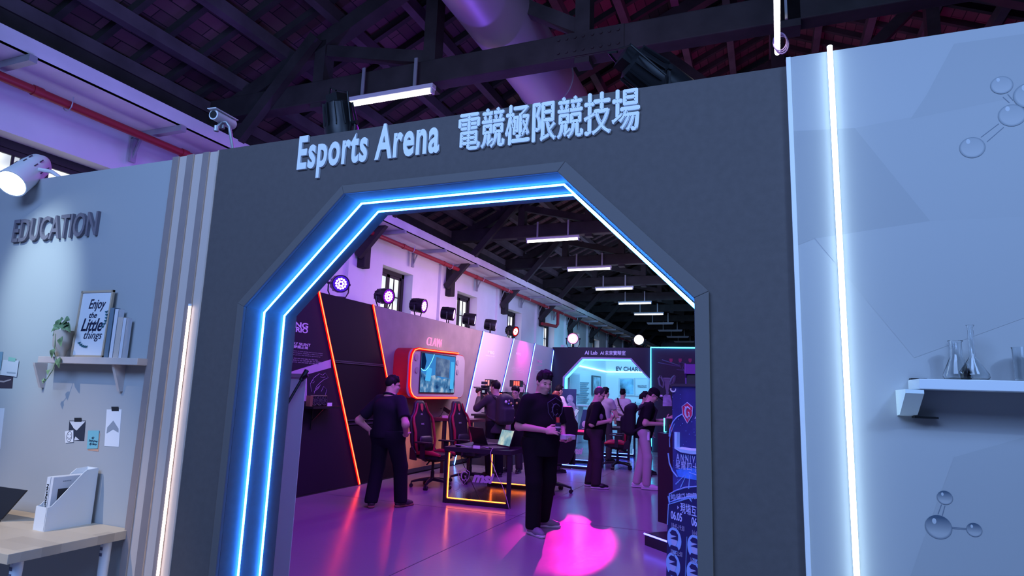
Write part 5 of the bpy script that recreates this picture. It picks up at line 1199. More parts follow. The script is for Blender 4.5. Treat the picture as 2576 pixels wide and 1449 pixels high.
# ------------------------------------------------------------------ tall table with handhelds and PC demo counter along the booth wall
TT = AY(1112, 1052, 10.6)
t = thing('high_table', 'dark red high table behind the gaming chairs', 'table', (TT.x, 10.9, 0))
ztt = TT.z
xa, xb2 = AY(1073, 1052, 10.6).x, AY(1150, 1052, 10.6).x
b = B(); b.bb((xa, 10.6, ztt-0.05), (xb2+0.3, 11.2, ztt)); b.obj('tabletop', mat('table_dark_red', (0.10, 0.02, 0.035), 0.4), t)
for x in (AY(1116, 1100, 10.66).x, xb2+0.25):
    b = B(); b.bb((x-0.03, 10.64, 0), (x+0.03, 10.7, ztt-0.05)); b.obj('leg', M_DESK, t)
HT = AY(1127, 1034, 10.75)
t = thing('handheld_console', 'handheld console on a wire stand on the high table', 'console', (HT.x, 10.75, ztt))
R = Matrix.Rotation(0.5, 3, 'Y') @ Matrix.Rotation(0.4, 3, 'X')
b = B(); b.box((HT.x, 10.75, ztt+0.13), (0.22, 0.025, 0.10), R); b.obj('body', M_BLACK, t, bevel=0.01)
b = B(); b.tube([(HT.x-0.15, 10.72, ztt+0.17), (HT.x-0.05, 10.72, ztt+0.19), (HT.x-0.12, 10.7, ztt+0.05), (HT.x-0.16, 10.68, ztt+0.01)], 0.006, n=5); b.tube([(HT.x-0.02, 10.75, ztt+0.1), (HT.x, 10.75, ztt+0.004)], 0.008, n=5); b.obj('stand', M_BLACKM, t)
b = B(); b.bb((HT.x-0.08, 10.68, ztt+0.002), (HT.x+0.12, 10.8, ztt+0.045)); tag(b.obj('acrylic_stand', mat('acrylic_pink', (0.75, 0.5, 0.65), 0.2), None), 'pale acrylic block under the handheld console', 'stand')
t = thing('demo_counter', 'dark counter carrying computers along the pale booth panels', 'counter', (-5.4, 13.8, 0))
b = B(); b.bb((-5.75, 12.2, 0), (-5.0, 15.8, 1.0)); b.obj('body', M_DARK, t)
b = B(); b.bb((-5.8, 12.15, 1.0), (-4.95, 15.85, 1.04)); b.obj('worktop', M_DESK, t)
L_FAN = glow('fan_red', (1.0, 0.10, 0.04), 3.0)
def pc_case(label, x, y, z, fan, rz=0.0):
    t = thing('computer_case', label, 'computer', (x, y, z), 0, 'demo computers on the counter')
    b = B().use(M_BLACK); w, d, h = 0.23, 0.45, 0.48
    b.bb((x-w/2, y, z), (x+w/2, y+0.02, z+h)); b.bb((x-w/2, y, z), (x-w/2+0.01, y+d, z+h)); b.bb((x-w/2, y, z), (x+w/2, y+d, z+0.02)); b.bb((x-w/2, y, z+h-0.02), (x+w/2, y+d, z+h)); b.bb((x-w/2, y+d-0.01, z), (x+w/2, y+d, z+h)); b.obj('frame', None, t)
    b = B(); b.bb((x+w/2-0.006, y+0.02, z+0.02), (x+w/2, y+d-0.01, z+h-0.02)); b.obj('glass_side', mat('smoked_glass', (0.35, 0.35, 0.42), 0.05, trans=0.9), t)
    for k in range(3):
        c = Vector((x-0.03, y-0.006, z+0.09+0.145*k)); b = B(); b.tube([c+Vector((0.048*math.cos(q*PI/8), 0, 0.058*math.sin(q*PI/8))) for q in range(16)], 0.011, n=6, closed=True); b.obj('fan', fan, t)
    b = B(); b.bb((x-w/2+0.03, y+0.1, z+0.18), (x+w/2-0.03, y+0.36, z+0.26)); b.obj('graphics_card', M_DARK, t)
    return t
q = AY(1262, 1030, 12.4); pc_case('black computer case with three glowing red fans on the demo counter', q.x, 12.4, 1.041, L_FAN)
q = AY(1300, 1010, 14.6); pc_case('second computer case on the demo counter, behind the man with the white bag', q.x-0.05, 14.8, 1.041, glow('fan_white', (1.0, 0.75, 0.7), 2.0))
def gpu_box(label, u, v, y, lit):
    q = AY(u, v, y); t = thing('display_cube', label, 'display', (q.x, y, q.z-0.1), 0, 'lit display cubes above the counter')
    b = B(); b.bb((q.x-0.17, y, q.z-0.07), (q.x+0.13, y+0.15, q.z+0.09)); b.obj('body', M_BLACK, t, bevel=0.008)
    for k in range(3):
        b = B(); b.bb((q.x-0.06+0.055*k, y-0.006, q.z-0.05), (q.x-0.02+0.055*k, y, q.z+0.07)); b.obj('lit_window', lit, t)
    b = B(); b.tube([(q.x+0.13, y+0.05, q.z+0.06), (q.x+0.19, y+0.05, q.z+0.03), (q.x+0.2, y+0.05, q.z-0.1), (q.x+0.16, y+0.06, q.z-0.25)], 0.01, n=5); b.tube([(q.x+0.13, y+0.08, q.z+0.02), (q.x+0.22, y+0.08, q.z-0.02), (q.x+0.22, y+0.08, q.z-0.2)], 0.01, n=5); b.obj('cable', M_BLACK, t)
    b = B(); b.bb((q.x-0.05, y+0.04, 1.041), (q.x+0.05, y+0.12, q.z-0.07)); b.obj('stand', M_BLACKM, t)
gpu_box('black display cube with three pink-lit windows on a stand behind the photographer', 1222, 964, 13.2, glow('window_pink', (1.0, 0.35, 0.38), 1.1))
gpu_box('black display cube with three red-lit windows behind the man with the white bag', 1298, 966, 14.3, glow('window_red', (1.0, 0.10, 0.08), 2.2))
q = AY(1228, 1000, 13.0)
t = thing('monitor', 'black monitor seen from behind on the demo counter', 'monitor', (q.x, 13.0, 1.04))
b = B(); b.bb((q.x-0.27, 12.95, q.z-0.2), (q.x+0.27, 12.985, q.z+0.14)); b.obj('screen', M_BLACK, t, bevel=0.006)
b = B(); b.bb((q.x-0.03, 12.985, 1.041), (q.x+0.03, 13.03, q.z)); b.bb((q.x-0.12, 12.93, 1.041), (q.x+0.12, 13.1, 1.055)); b.obj('stand', M_BLACKM, t)

# ------------------------------------------------------------------ roll-up stand seen from behind, just inside the arch on the left
YR = 3.45
r0 = AY(770, 946, YR); zt_ = r0.z
t = thing('roll_up_banner', 'white back of a roll-up banner just inside the arch on the left', 'banner', (r0.x-0.4, YR, 0))
b = B(); b.bb((r0.x-0.80, YR, 0.07), (r0.x, YR+0.004, zt_)); b.obj('sheet', mat('banner_back_white', (0.78, 0.78, 0.82), 0.5), t)
b = B(); b.bb((r0.x-0.82, YR-0.02, zt_-0.01), (r0.x+0.004, YR+0.012, zt_+0.014)); b.obj('top_rail', M_STEEL, t)
b = B(); b.bb((r0.x-0.83, YR-0.08, 0), (r0.x+0.01, YR+0.08, 0.07)); b.obj('base', M_STEEL, t)
p1, p2 = AY(771, 933, YR-0.06), AY(728, 1007, YR-0.16); d_ = p2-p1
b = B(); b.cyl(p1, p1+d_*3.0, 0.009, n=8); b.obj('support_pole', M_BLACK, t)
b = B(); b.cyl(p1-d_*0.02, p1+d_*0.33, 0.016, n=8); b.beam(p1+d_*0.3, p1+d_*0.3+Vector((0.05, 0, 0.03)), 0.015, 0.02); b.obj('pole_hook', M_BLACK, t)

# ------------------------------------------------------------------ anniversary banner on the right, standing askew behind the arch jamb
LB = AY(1691, 972, 5.0); du = Vector((0.74, -0.67, 0)).normalized()
o = Vector((LB.x, LB.y, 0)); BW = 0.85; BH = LB.z
nn = du.cross(Vector((0, 0, 1))).normalized()
t = thing('roll_up_banner', 'anniversary banner with a red dragon shield behind the right arch jamb', 'banner', o+du*BW/2)
M_BAN = mat('banner_indigo', (0.040, 0.045, 0.20), 0.4, noise=0.4, nscale=3)
b = B(); b.prism([(0, 0.08), (BW, 0.08), (BW, BH), (0, BH)], o, du, Z3, -0.006); b.obj('sheet', M_BAN, t)
b = B(); b.prism([(-0.02, 0), (BW+0.02, 0), (BW+0.02, 0.08), (-0.02, 0.08)], o-nn*0.06, du, Z3, 0.12); b.obj('base', M_DARK, t)
b = B(); b.prism([(0, BH), (BW, BH), (BW, BH+0.02), (0, BH+0.02)], o-nn*0.015, du, Z3, 0.03); b.obj('top_rail', M_DARK, t)
def on_ban(u, v, off=0.002):
    d = _ray(u, v); c = o+nn*off-Vector((0, 0, CAM_H)); k = c.dot(nn)/d.dot(nn); return d*k+Vector((0, 0, CAM_H))
def bcoord(u, v):
    p = on_ban(u, v); return (p-o).dot(du), p.z
M_BW = mat('banner_white', (0.55, 0.62, 0.85), 0.5); M_BB = mat('banner_pale_blue', (0.30, 0.52, 0.95), 0.5); M_BN = mat('banner_navy', (0.02, 0.022, 0.10), 0.5)
c = on_ban(1730, 1038); sh = (on_ban(1730, 1012).z-on_ban(1730, 1064).z)/1.28
sx = (on_ban(1744, 1038)-on_ban(1717, 1038)).length
b = B(); shield(b, c, du*sx/sh, Z3, sh, 0.002); b.obj('shield_print', mat('banner_red', (0.62, 0.03, 0.10), 0.4), t)
b = B(); shield(b, c+nn*0.003, du*sx/sh, Z3, sh, 0, 0.004); dragon(b, c+nn*0.004, du*sx/sh*0.9, Z3, sh*0.95, 0.0055); b.obj('dragon_print', M_BW, t)
b = B(); b.poly([on_ban(u, v, 0.0015) for u, v in ((1681, 1240), (1756, 1222), (1800, 1222), (1800, 1449), (1676, 1449))]); b.obj('lower_field', M_BN, t)
b = B()
for pts in ([(1704, 1087), (1704, 1127), (1716, 1132), (1740, 1136), (1765, 1137)],): b.tube([on_ban(u, v, 0.004) for u, v in pts], 0.024, n=6)
b.obj('numeral_print', mat('banner_ice', (0.45, 0.70, 0.95), 0.4), t)
b = B(); b.poly([on_ban(u, v, 0.004) for u, v in ((1747, 1053), (1765, 1018), (1775, 1018), (1775, 1053))]); b.obj('letter_print', M_BW, t)
b = B(); b.tube([on_ban(u, v, 0.003) for u, v in ((1684, 1098), (1686, 1080), (1693, 1062), (1703, 1050), (1716, 1042))], 0.006, n=4); b.tube([on_ban(u, v, 0.003) for u, v in ((1681, 1140), (1684, 1165), (1692, 1185), (1704, 1200))], 0.005, n=4); b.tube([on_ban(u, v, 0.003) for u, v in ((1685, 1125), (1684, 1106), (1689, 1086), (1697, 1066))], 0.003, n=4); b.obj('arc_print', M_BB, t)
b = B(); b.poly([on_ban(u, v, 0.002) for u, v in ((1700, 1182), (1725, 1177), (1770, 1180), (1775, 1212), (1740, 1206), (1706, 1199))]); b.obj('planet_print', mat('banner_bright_blue', (0.06, 0.22, 0.80), 0.4, noise=0.4, nscale=8), t)
b = B()
for a_, c_ in (((1728, 1192), (1712, 1226)), ((1735, 1195), (1733, 1230)), ((1722, 1196), (1700, 1218)), ((1733, 1188), (1770, 1202))): b.tube([on_ban(*a_, 0.003), on_ban(*c_, 0.003)], [0.002, 0.005], n=4)
rnd = random.Random(3)
for k in range(46):
    q = on_ban(1690+rnd.random()*70, 985+rnd.random()*230, 0.003); b.ell(q, 0.0015+0.002*rnd.random(), 5, 4)
stuff(b.obj('star_print', M_BB, t))
def btext(b, s, u0, v0, w, h, off=0.005, sp=1.0, shear=0.0):
    text(b, s, on_ban(u0, v0, 0.003), du, Z3, w=w, h=h, thick=0.002, offset=off, spacing=sp, shear=shear)
S = lambda u0, v0, u1, v1: (on_ban(u1, v1)-on_ban(u0, v0)).length
M_BT = mat('banner_text', (0.50, 0.60, 0.95), 0.5); M_BS = mat('banner_small_text', (0.32, 0.32, 0.5), 0.5)
w5, w6, w7 = S(1688, 1305, 1716, 1312), S(1690, 1327, 1722, 1337), S(1690, 1391, 1720, 1402)
for mm_, a_ in ((M_BT, ('ANNIVERSARY', 1702, 1158, S(1702, 1158, 1748, 1168)*2.25, 0.052, 0, 1.5)), (M_BT, ('星耀四十', 1700, 1178, S(1700, 1178, 1756, 1187), 0.062, 0, 1.2)), (M_BT, ('現場互動', 1712, 1290, S(1712, 1290, 1752, 1304)*1.35, 0.075, 0.006)),
               (M_BT, ('06.05', 1688, 1305, w5, 0.06, 0.02)), (M_BT, ('06.06', 1740, 1322, w5, 0.06, 0.02)), (M_BS, ('18:45-19:30', 1690, 1327, w6, 0.035)), (M_BS, ('14:45-15:30', 1742, 1346, w6, 0.035)), (M_BS, ('20:15-22:00', 1687, 1391, w7, 0.035)), (M_BS, ('16:45-17:30', 1738, 1414, w7, 0.035))):
    b = B(); btext(b, *a_); b.obj('lettering', mm_, t)
b = B(); b.poly([on_ban(u, v, 0.003) for u, v in ((1704, 1272), (1708, 1277), (1704, 1281))]); b.obj('arrow_print', M_BT, t)
b = B(); pts = [(1684, 1243), (1700, 1234), (1725, 1226), (1775, 1222)]; q2 = [(1685, 1263), (1702, 1257), (1730, 1250), (1775, 1247)]
b.tube([on_ban(u, v, 0.003) for u, v in pts+q2[::-1]], 0.005, n=4, closed=True); b.tube([on_ban(u, v, 0.003) for u, v in ((1681, 1248), (1684, 1268), (1703, 1262), (1733, 1253), (1740, 1262), (1738, 1252), (1775, 1250))], 0.005, n=4); b.tube([on_ban(u, v, 0.003) for u, v in ((1682, 1268), (1679, 1320))], 0.004, n=4); b.tube([on_ban(u, v, 0.003) for u, v in ((1728, 1350), (1724, 1449))], 0.002, n=4); b.obj('speech_bubble_print', M_BB, t)
b = B()
for k, ch_ in enumerate('多位人氣KOL將現身電競區與你互動'):
    u = 1687+5.6*k; v = 1256-0.011*k*26+0.012*k*k; btext(b, ch_, u, v, 0.030, 0.040, 0.01)
b.obj('lettering', mat('banner_bubble_text', (0.42, 0.50, 0.85), 0.5), t)
for u, v, r in ((1696, 1357, 11), (1748, 1377, 11), (1693, 1421, 11), (1746, 1444, 11)):
    c = on_ban(u, v, 0.003); rr_ = 0.085
    por = B(); por.prism([(rr_*math.cos(q*PI/12)*0.92, rr_*math.sin(q*PI/12)) for q in range(24)], c, du, Z3, -0.001); por.prism([(-0.03, -0.07), (0.03, -0.07), (0.0, -0.12)], c, du, Z3, -0.001); po = por.obj('portrait_print', mat('portrait_blue', (0.28, 0.50, 0.85), 0.5), t)
    b = B(); b.prism([(0.035*math.cos(q*PI/8), 0.047*math.sin(q*PI/8)) for q in range(16)], c+nn*0.002, du, Z3, -0.001); b.obj('face_print', mat('portrait_face', (0.42, 0.48, 0.75), 0.5), po)
    b = B(); b.prism([(-0.042, 0.0), (0.042, 0.0), (0.045, 0.04), (0.02, 0.064), (-0.02, 0.064), (-0.045, 0.04), (-0.03, 0.028), (0.03, 0.028)], c+nn*0.0035, du, Z3, -0.001); b.obj('hair_print', M_BN, po)
    b = B(); b.prism([(-0.055, -0.075), (0.055, -0.075), (0.035, -0.045), (-0.035, -0.045)], c+nn*0.0025, du, Z3, -0.001); b.obj('shirt_print', M_BN, po)
b = B(); b.tube([on_ban(1695, 979, 0.006)+nn*0.004+Vector((0.02*math.cos(a), 0, 0.02*math.sin(a))) for a in [PI*(0.9+1.2*q/8) for q in range(9)]], 0.006, n=5); b.obj('hook', M_WPLAS, t)

# ------------------------------------------------------------------ pedestal with a computer, arcade cabinet
PF = AZ(1622, 1341, 0.12); dn = Vector((-du.y, du.x, 0))          # front left corner of the plinth, direction away from the visitor
bl = AZ(1655, 1312, 0.12); zp = 1.10
d_ = _ray(1655, 1088); fl_ = Vector((bl.x, bl.y, 0)); kk = (fl_.x*d_.x+fl_.y*d_.y)/(d_.x**2+d_.y**2); zp = CAM_H+d_.z*kk
RP = Matrix((du, dn, Vector((0, 0, 1)))).transposed()
t = thing('pedestal', 'black display pedestal with a blue light line at its base, beside the anniversary banner', 'pedestal', bl+du*0.2)
b = B(); b.prism([(0, 0.121), (0.6, 0.121), (0.6, zp), (0, zp)], fl_, du, Z3, -0.45); b.obj('body', mat('pedestal_black', (0.02, 0.02, 0.03), 0.4), t)
b = B(); b.prism([(0, 0), (0.95, 0), (0.95, 0.12), (0, 0.12)], Vector((PF.x, PF.y, 0)), du, Z3, -0.9); b.obj('plinth', M_DESK, t)
b = B(); b.tube([PF+Vector((0, 0, -0.004))-dn*0.008, PF+du*0.9+Vector((0, 0, -0.004))-dn*0.008], 0.009, n=6); b.obj('led_strip', glow('led_plinth_blue', (0.10, 0.10, 1.0), 7.0), t)
pq = fl_+du*0.03+dn*0.08+Vector((0, 0, zp))
t = thing('computer_case', 'small computer with blue light lines standing on the black pedestal', 'computer', pq)
b = B(); b.prism([(0.02, 0.001), (0.24, 0.001), (0.24, 0.17), (0.02, 0.17)], pq, du, Z3, -0.25); b.obj('body', M_BLACK, t, bevel=0.006)
b = B(); b.tube([pq-dn*0.006+Vector((0, 0, 0.17)), pq-dn*0.006+Vector((0, 0, 0.012)), pq-dn*0.006+du*0.03+Vector((0, 0, 0.012))], 0.006, n=5); b.obj('led_strip', L_CYAN, t)
b = B(); b.prism([(0.09, 0.02), (0.19, 0.02), (0.19, 0.1), (0.09, 0.1)], pq-dn*0.001, du, Z3, 0.004); b.obj('front_panel', mat('pc_red_panel', (0.3, 0.02, 0.04), 0.4), t)
ya = 9.6; a0 = AY(1722, 914, ya); a1 = AY(1790, 914, ya)
t = thing('arcade_cabinet', 'black arcade cabinet with a violet marquee behind the anniversary banner', 'arcade cabinet', ((a0.x+a1.x)/2, ya+0.3, 0))
zm = AY(1730, 940, ya).z
b = B(); b.prism([(0, 0), (0.62, 0), (0.62, a0.z), (0, a0.z), (-0.03, zm), (0.06, zm-0.06), (0.06, 1.1), (-0.12, 0.95), (-0.1, 0.8), (0, 0.78)], (a0.x, ya, 0), Y3, Z3, 0.02); b.prism([(0, 0), (0.62, 0), (0.62, a0.z), (0, a0.z), (-0.03, zm), (0.06, zm-0.06), (0.06, 1.1), (-0.12, 0.95), (-0.1, 0.8), (0, 0.78)], (a0.x+0.6, ya, 0), Y3, Z3, 0.02); b.obj('side_panel', mat('cabinet_violet', (0.10, 0.04, 0.22), 0.4), t)
b = B(); b.bb((a0.x+0.02, ya+0.08, 0), (a0.x+0.6, ya+0.6, a0.z-0.01)); b.obj('body', M_BLACK, t)
b = B(); b.bb((a0.x+0.02, ya-0.005, zm), (a0.x+0.6, ya+0.08, a0.z-0.01)); b.obj('marquee', glow('marquee_violet', (0.12, 0.03, 0.50), 0.6), t)
b = B(); b.bb((a0.x+0.02, ya-0.02, 0.9), (a0.x+0.6, ya+0.1, 0.98)); b.obj('control_panel', M_DARK, t)
# ------------------------------------------------------------------ people: smooth bodies grown from joints
def surface_net(f, org, h):
    s = f < 0
    nx, ny, nz = f.shape
    cr = [(i, j, k) for i in (0, 1) for j in (0, 1) for k in (0, 1)]
    cs = [s[i:nx-1+i, j:ny-1+j, k:nz-1+k] for i, j, k in cr]
    cnt = sum(c.astype(np.int8) for c in cs); act = (cnt > 0) & (cnt < 8)
    idx = -np.ones(act.shape, np.int64); ii = np.argwhere(act); idx[act] = np.arange(len(ii))
    fv = [f[ii[:, 0]+i, ii[:, 1]+j, ii[:, 2]+k] for i, j, k in cr]
    P = np.zeros((len(ii), 3)); N = np.zeros(len(ii))
    for a in range(8):
        for b_ in range(a+1, 8):
            d = np.array(cr[b_])-np.array(cr[a])
            if abs(d).sum() != 1: continue
            fa, fb = fv[a], fv[b_]; c = (fa < 0) != (fb < 0)
            t = np.where(c, fa/np.where(c, fa-fb, 1), 0)
            P += np.where(c[:, None], np.array(cr[a])+t[:, None]*d, 0); N += c
    V = org+(ii+P/N[:, None])*h
    F = []
    for ax in range(3):
        u, v = (ax+1) % 3, (ax+2) % 3
        sl0 = [slice(None)]*3; sl1 = [slice(None)]*3; sl0[ax] = slice(0, -1); sl1[ax] = slice(1, None)
        c = s[tuple(sl0)] != s[tuple(sl1)]; q = np.argwhere(c)
        q = q[(q[:, u] > 0) & (q[:, v] > 0) & (q[:, u] < act.shape[u]) & (q[:, v] < act.shape[v])]
        eu = np.zeros(3, int); ev = np.zeros(3, int); eu[u] = 1; ev[v] = 1
        g = lambda w: idx[w[:, 0], w[:, 1], w[:, 2]]
        fl = s[q[:, 0], q[:, 1], q[:, 2]]
        A, Bq, C, D = g(q-eu-ev), g(q-ev), g(q), g(q-eu)
        F += [(a, b_, c_, d_) if w else (d_, c_, b_, a) for a, b_, c_, d_, w in zip(A.tolist(), Bq.tolist(), C.tolist(), D.tolist(), fl.tolist())]
    return V, F
def sdf(G, pr):
    if pr[0] == 'c':                                   # tapered capsule a, b, ra, rb
        a, b_ = np.array(pr[1]), np.array(pr[2]); d = b_-a; L = max(d @ d, 1e-9)
        t = np.clip(((G-a) @ d)/L, 0, 1)
        return np.linalg.norm(G-a-t[..., None]*d, axis=-1)-(pr[3]+(pr[4]-pr[3])*t)
    if pr[0] == 'e':                                   # ellipsoid c, r, rotation
        q = G-np.array(pr[1])
        if pr[3] is not None: q = q @ np.array(pr[3])
        r = np.array(pr[2]); k0 = np.linalg.norm(q/r, axis=-1); k1 = np.linalg.norm(q/(r*r), axis=-1)
        return k0*(k0-1)/np.maximum(k1, 1e-6)
    if pr[0] == 'b':                                   # rounded box c, half size, rotation, rounding
        q = G-np.array(pr[1])
        if pr[3] is not None: q = q @ np.array(pr[3])
        d = np.abs(q)-np.array(pr[2])+pr[4]
        return np.linalg.norm(np.maximum(d, 0), axis=-1)+np.minimum(d.max(-1), 0)-pr[4]
def mesh_sdf(prims, h, k=0.03, cut=None):
    lo, hi = [], []
    for p in prims:
        if p[0] == 'c': r = max(p[3], p[4]); lo.append(np.minimum(p[1], p[2])-r); hi.append(np.maximum(p[1], p[2])+r)
        else: r = float(np.linalg.norm(p[2])) if p[3] is not None else np.array(p[2]); lo.append(np.array(p[1])-r); hi.append(np.array(p[1])+r)
    lo = np.min(lo, 0)-3*h; hi = np.max(hi, 0)+3*h; n = np.ceil((hi-lo)/h).astype(int)+1
    ax = [lo[i]+h*np.arange(n[i]) for i in range(3)]
    G = np.stack(np.meshgrid(*ax, indexing='ij'), -1)
    f = None
    for p in prims:
        d = sdf(G, p); kk = p[-1]['k'] if isinstance(p[-1], dict) else k
        if f is None: f = d
        elif isinstance(p[-1], dict) and p[-1].get('sub'): f = np.maximum(f, -d)
        else:
            hq = np.clip(0.5+0.5*(f-d)/kk, 0, 1); f = f*hq*0+d*hq+f*(1-hq)-kk*hq*(1-hq)
    if cut is not None:
        for fn in cut: f = np.maximum(f, fn(G))
    return surface_net(f.astype(np.float64), lo, h)
def body_obj(name, VFs, m, parent):
    vs, fs = [], []
    for V, F in VFs:
        n = len(vs); vs += V.tolist(); fs += [tuple(i+n for i in q) for q in F]
    me = bpy.data.meshes.new(name); me.from_pydata(vs, [], fs); me.materials.append(m)
    me.polygons.foreach_set('use_smooth', [True]*len(me.polygons)); me.update()
    o = bpy.data.objects.new(name, me); COL.objects.link(o); o.parent = parent
    return o
SKIN = mat('skin_light', (0.60, 0.40, 0.32), 0.5); SKIN2 = mat('skin_tan', (0.50, 0.31, 0.24), 0.5)
HAIRB = mat('hair_black', (0.010, 0.008, 0.011), 0.6, spec=0.2); EYE = mat('eye_dark', (0.015, 0.012, 0.015), 0.2); BROW = mat('brow_black', (0.02, 0.015, 0.02), 0.6); LIP = mat('lip', (0.42, 0.20, 0.20), 0.5)
def hand_prims(w, d, palm_n, thumb_side, curl, s=1.0):
    """palm and five fingers; w wrist, d along the hand, palm_n out of the palm, thumb_side towards the thumb"""
    w = np.array(w); d = np.array(d)/np.linalg.norm(d); n = np.array(palm_n, float); n -= d*(n @ d); n /= np.linalg.norm(n)
    sd = np.cross(d, n); sd = sd if sd @ np.array(thumb_side) > 0 else -sd
    P = []
    R = np.stack([sd, n, d], 1)
    P.append(('b', w+d*0.052*s, (0.040*s, 0.014*s, 0.048*s), R, 0.012*s, {'k': 0.012}))
    P.append(('c', w-d*0.03, w+d*0.02*s, 0.026*s, 0.025*s, {'k': 0.02}))
    for i, (off, ln) in enumerate(((0.031, 0.072), (0.011, 0.080), (-0.010, 0.075), (-0.030, 0.058))):
        a = w+d*0.095*s+sd*off*s; L = ln*s; dirs = []
        ang = 0.0; p = a
        for q, fr in enumerate((0.45, 0.32, 0.23)):
            ang += curl*(0.55 if q == 0 else 0.9)*(1+0.08*i); v = d*math.cos(ang)+n*math.sin(ang)
            e = p+v*L*fr; P.append(('c', p, e, 0.0095*s*(1-.08*q), 0.0088*s*(1-.08*q), {'k': 0.005})); p = e
    a = w+d*0.02*s+sd*0.03*s; b1 = a+(d*0.6+sd*0.75+n*0.25)*0.045*s; b2 = b1+(d*0.85+sd*0.25+n*(0.2+0.4*curl))*0.032*s
    P.append(('c', a, b1, 0.014*s, 0.011*s, {'k': 0.01})); P.append(('c', b1, b2, 0.0105*s, 0.0085*s, {'k': 0.006}))
    return P
def person(label, x, y, rz, H=1.72, res=0.013, girth=1.0, skin=None, hair=HAIRB, hair_len='short', shirt=None, sleeve=0.55, trousers=None, shoe=None, sole=None,
           la=None, ra=None, lhand=None, rhand=None, feet=((-0.11, 0.0), (0.11, 0.0)), toe=(0.25, -0.25), head=(0.0, 0.0), lean=0.0, glasses=False, cap=None, collar=False, shorts=False, hem=0.86, shirt_loose=1.0, bend=0.0, face=True, hands=True, hip_shift=0.0):
    """local frame: faces +Y, right is +X. la/ra = (elbow, wrist) of left (-X) and right (+X) arm for a 1.72 m figure; head = (yaw, pitch); lean = forward lean of the trunk"""
    t = thing('person', label, 'person', (x, y, 0), rz)
    k = H/1.72; g = girth; skin = skin or SKIN
    cl, sl = math.cos(lean), math.sin(lean)
    def T(p):                                           # trunk point leans about the hips
        px_, py_, pz = p; pz -= 0.93
        return np.array([px_+hip_shift*(1 if True else 0), py_*cl+pz*sl, 0.93+pz*cl-py_*sl])*k
    def A(p): return np.array(p, float)*k
    hipL, hipR = A((-0.09*g+hip_shift, 0, 0.92)), A((0.09*g+hip_shift, 0, 0.92))
    anL, anR = A((feet[0][0], feet[0][1], 0.09)), A((feet[1][0], feet[1][1], 0.09))
    knL, knR = (hipL+anL)/2+A((-.01, .035+bend, 0.02)), (hipR+anR)/2+A((.01, .035+bend, 0.02))
    shL, shR = T((-0.178*(0.65+0.35*g), 0, 1.385)), T((0.178*(0.65+0.35*g), 0, 1.385))
    dl = (T((-0.25, 0.0, 1.13)), T((-0.25, 0.06, 0.90))); dr = (T((0.25, 0.0, 1.13)), T((0.25, 0.06, 0.90)))
    elL, wrL = [T(p) for p in la] if la else dl; elR, wrR = [T(p) for p in ra] if ra else dr
    nb = T((0, -0.015, 1.43)); hy, hp = head
    hc = T((0, 0.0, 1.48))+np.array([0, 0.055*math.sin(hp*0.9)+0.02, 0.115*math.cos(hp*0.5)])*k
    Rh = np.array((Matrix.Rotation(hy, 3, 'Z') @ Matrix.Rotation(-hp, 3, 'X')))
    def Hd(p): return hc+Rh @ (np.array(p)*k)
    HR = lambda r: np.array(r)*k
    # body
    pr = [('c', T((0, 0, 0.98)), T((0, 0, 1.15)), .115*g*k, .12*g*k), ('e', T((0, 0.0, 1.29)), HR((.155*g, .105*g, .17)), None), ('c', shL, shR, .062*k, .062*k),
          ('c', nb, T((0, 0.0, 1.53)), .062*k*(0.6+0.4*g), .056*k*(0.6+0.4*g)), ('c', shL*.75+shR*.25, nb, .05*k, .06*k), ('c', shR*.75+shL*.25, nb, .05*k, .06*k)]
    for sh, el, wr in ((shL, elL, wrL), (shR, elR, wrR)):
        pr += [('c', sh, el, .052*k*(0.7+.3*g), .040*k*(0.7+.3*g)), ('c', el, wr, .041*k*(0.7+.3*g), .026*k*(0.8+.2*g))]
    for hi_, kn, an in ((hipL, knL, anL), (hipR, knR, anR)):
        pr += [('c', hi_, kn, .078*g*k, .05*k), ('c', kn, an, .05*k, .034*k)]
    pr += [('e', Hd((0, -.012, .035)), HR((.075, .092, .095)), Rh, {'k': 0.02}), ('e', Hd((0, .022, -.045)), HR((.060*(0.7+0.3*g), .068, .072)), Rh, {'k': 0.035}), ('e', Hd((0, .045, -.085)), HR((.034*(0.6+.4*g), .035, .03)), Rh, {'k': 0.03})]
    for s in (-1, 1): pr += [('e', Hd((s*.076, -.008, -.008)), HR((.010, .020, .032)), Rh, {'k': 0.008}), ('e', Hd((s*.036, .058, -.03)), HR((.026*(0.6+.4*g), .024, .024)), Rh, {'k': 0.02})]
    if face: pr += [('c', Hd((0, .082, .008)), Hd((0, .100, -.030)), .009*k, .0145*k, {'k': 0.012}), ('e', Hd((0, .080, -.066)), HR((.026, .014, .010)), Rh, {'k': 0.010}), ('e', Hd((0, .076, .024)), HR((.048, .014, .010)), Rh, {'k': 0.02})]
    parts = [mesh_sdf(pr, res, 0.035)]
    if hands:
        for wr, el, spec in ((wrL, elL, lhand), (wrR, elR, rhand)):
            d = (wr-el)/np.linalg.norm(wr-el); sp = spec or {}
            dd_ = np.array(sp.get('d', d)); hp_ = hand_prims(wr, dd_, sp.get('n', (0, 1, 0.2)), sp.get('t', (0, 1, 0.5)), sp.get('curl', 0.35), k*(0.9+.1*g))
            parts.append(mesh_sdf(hp_, min(res, 0.0058), 0.01))
    body_obj('body', parts, skin, t)
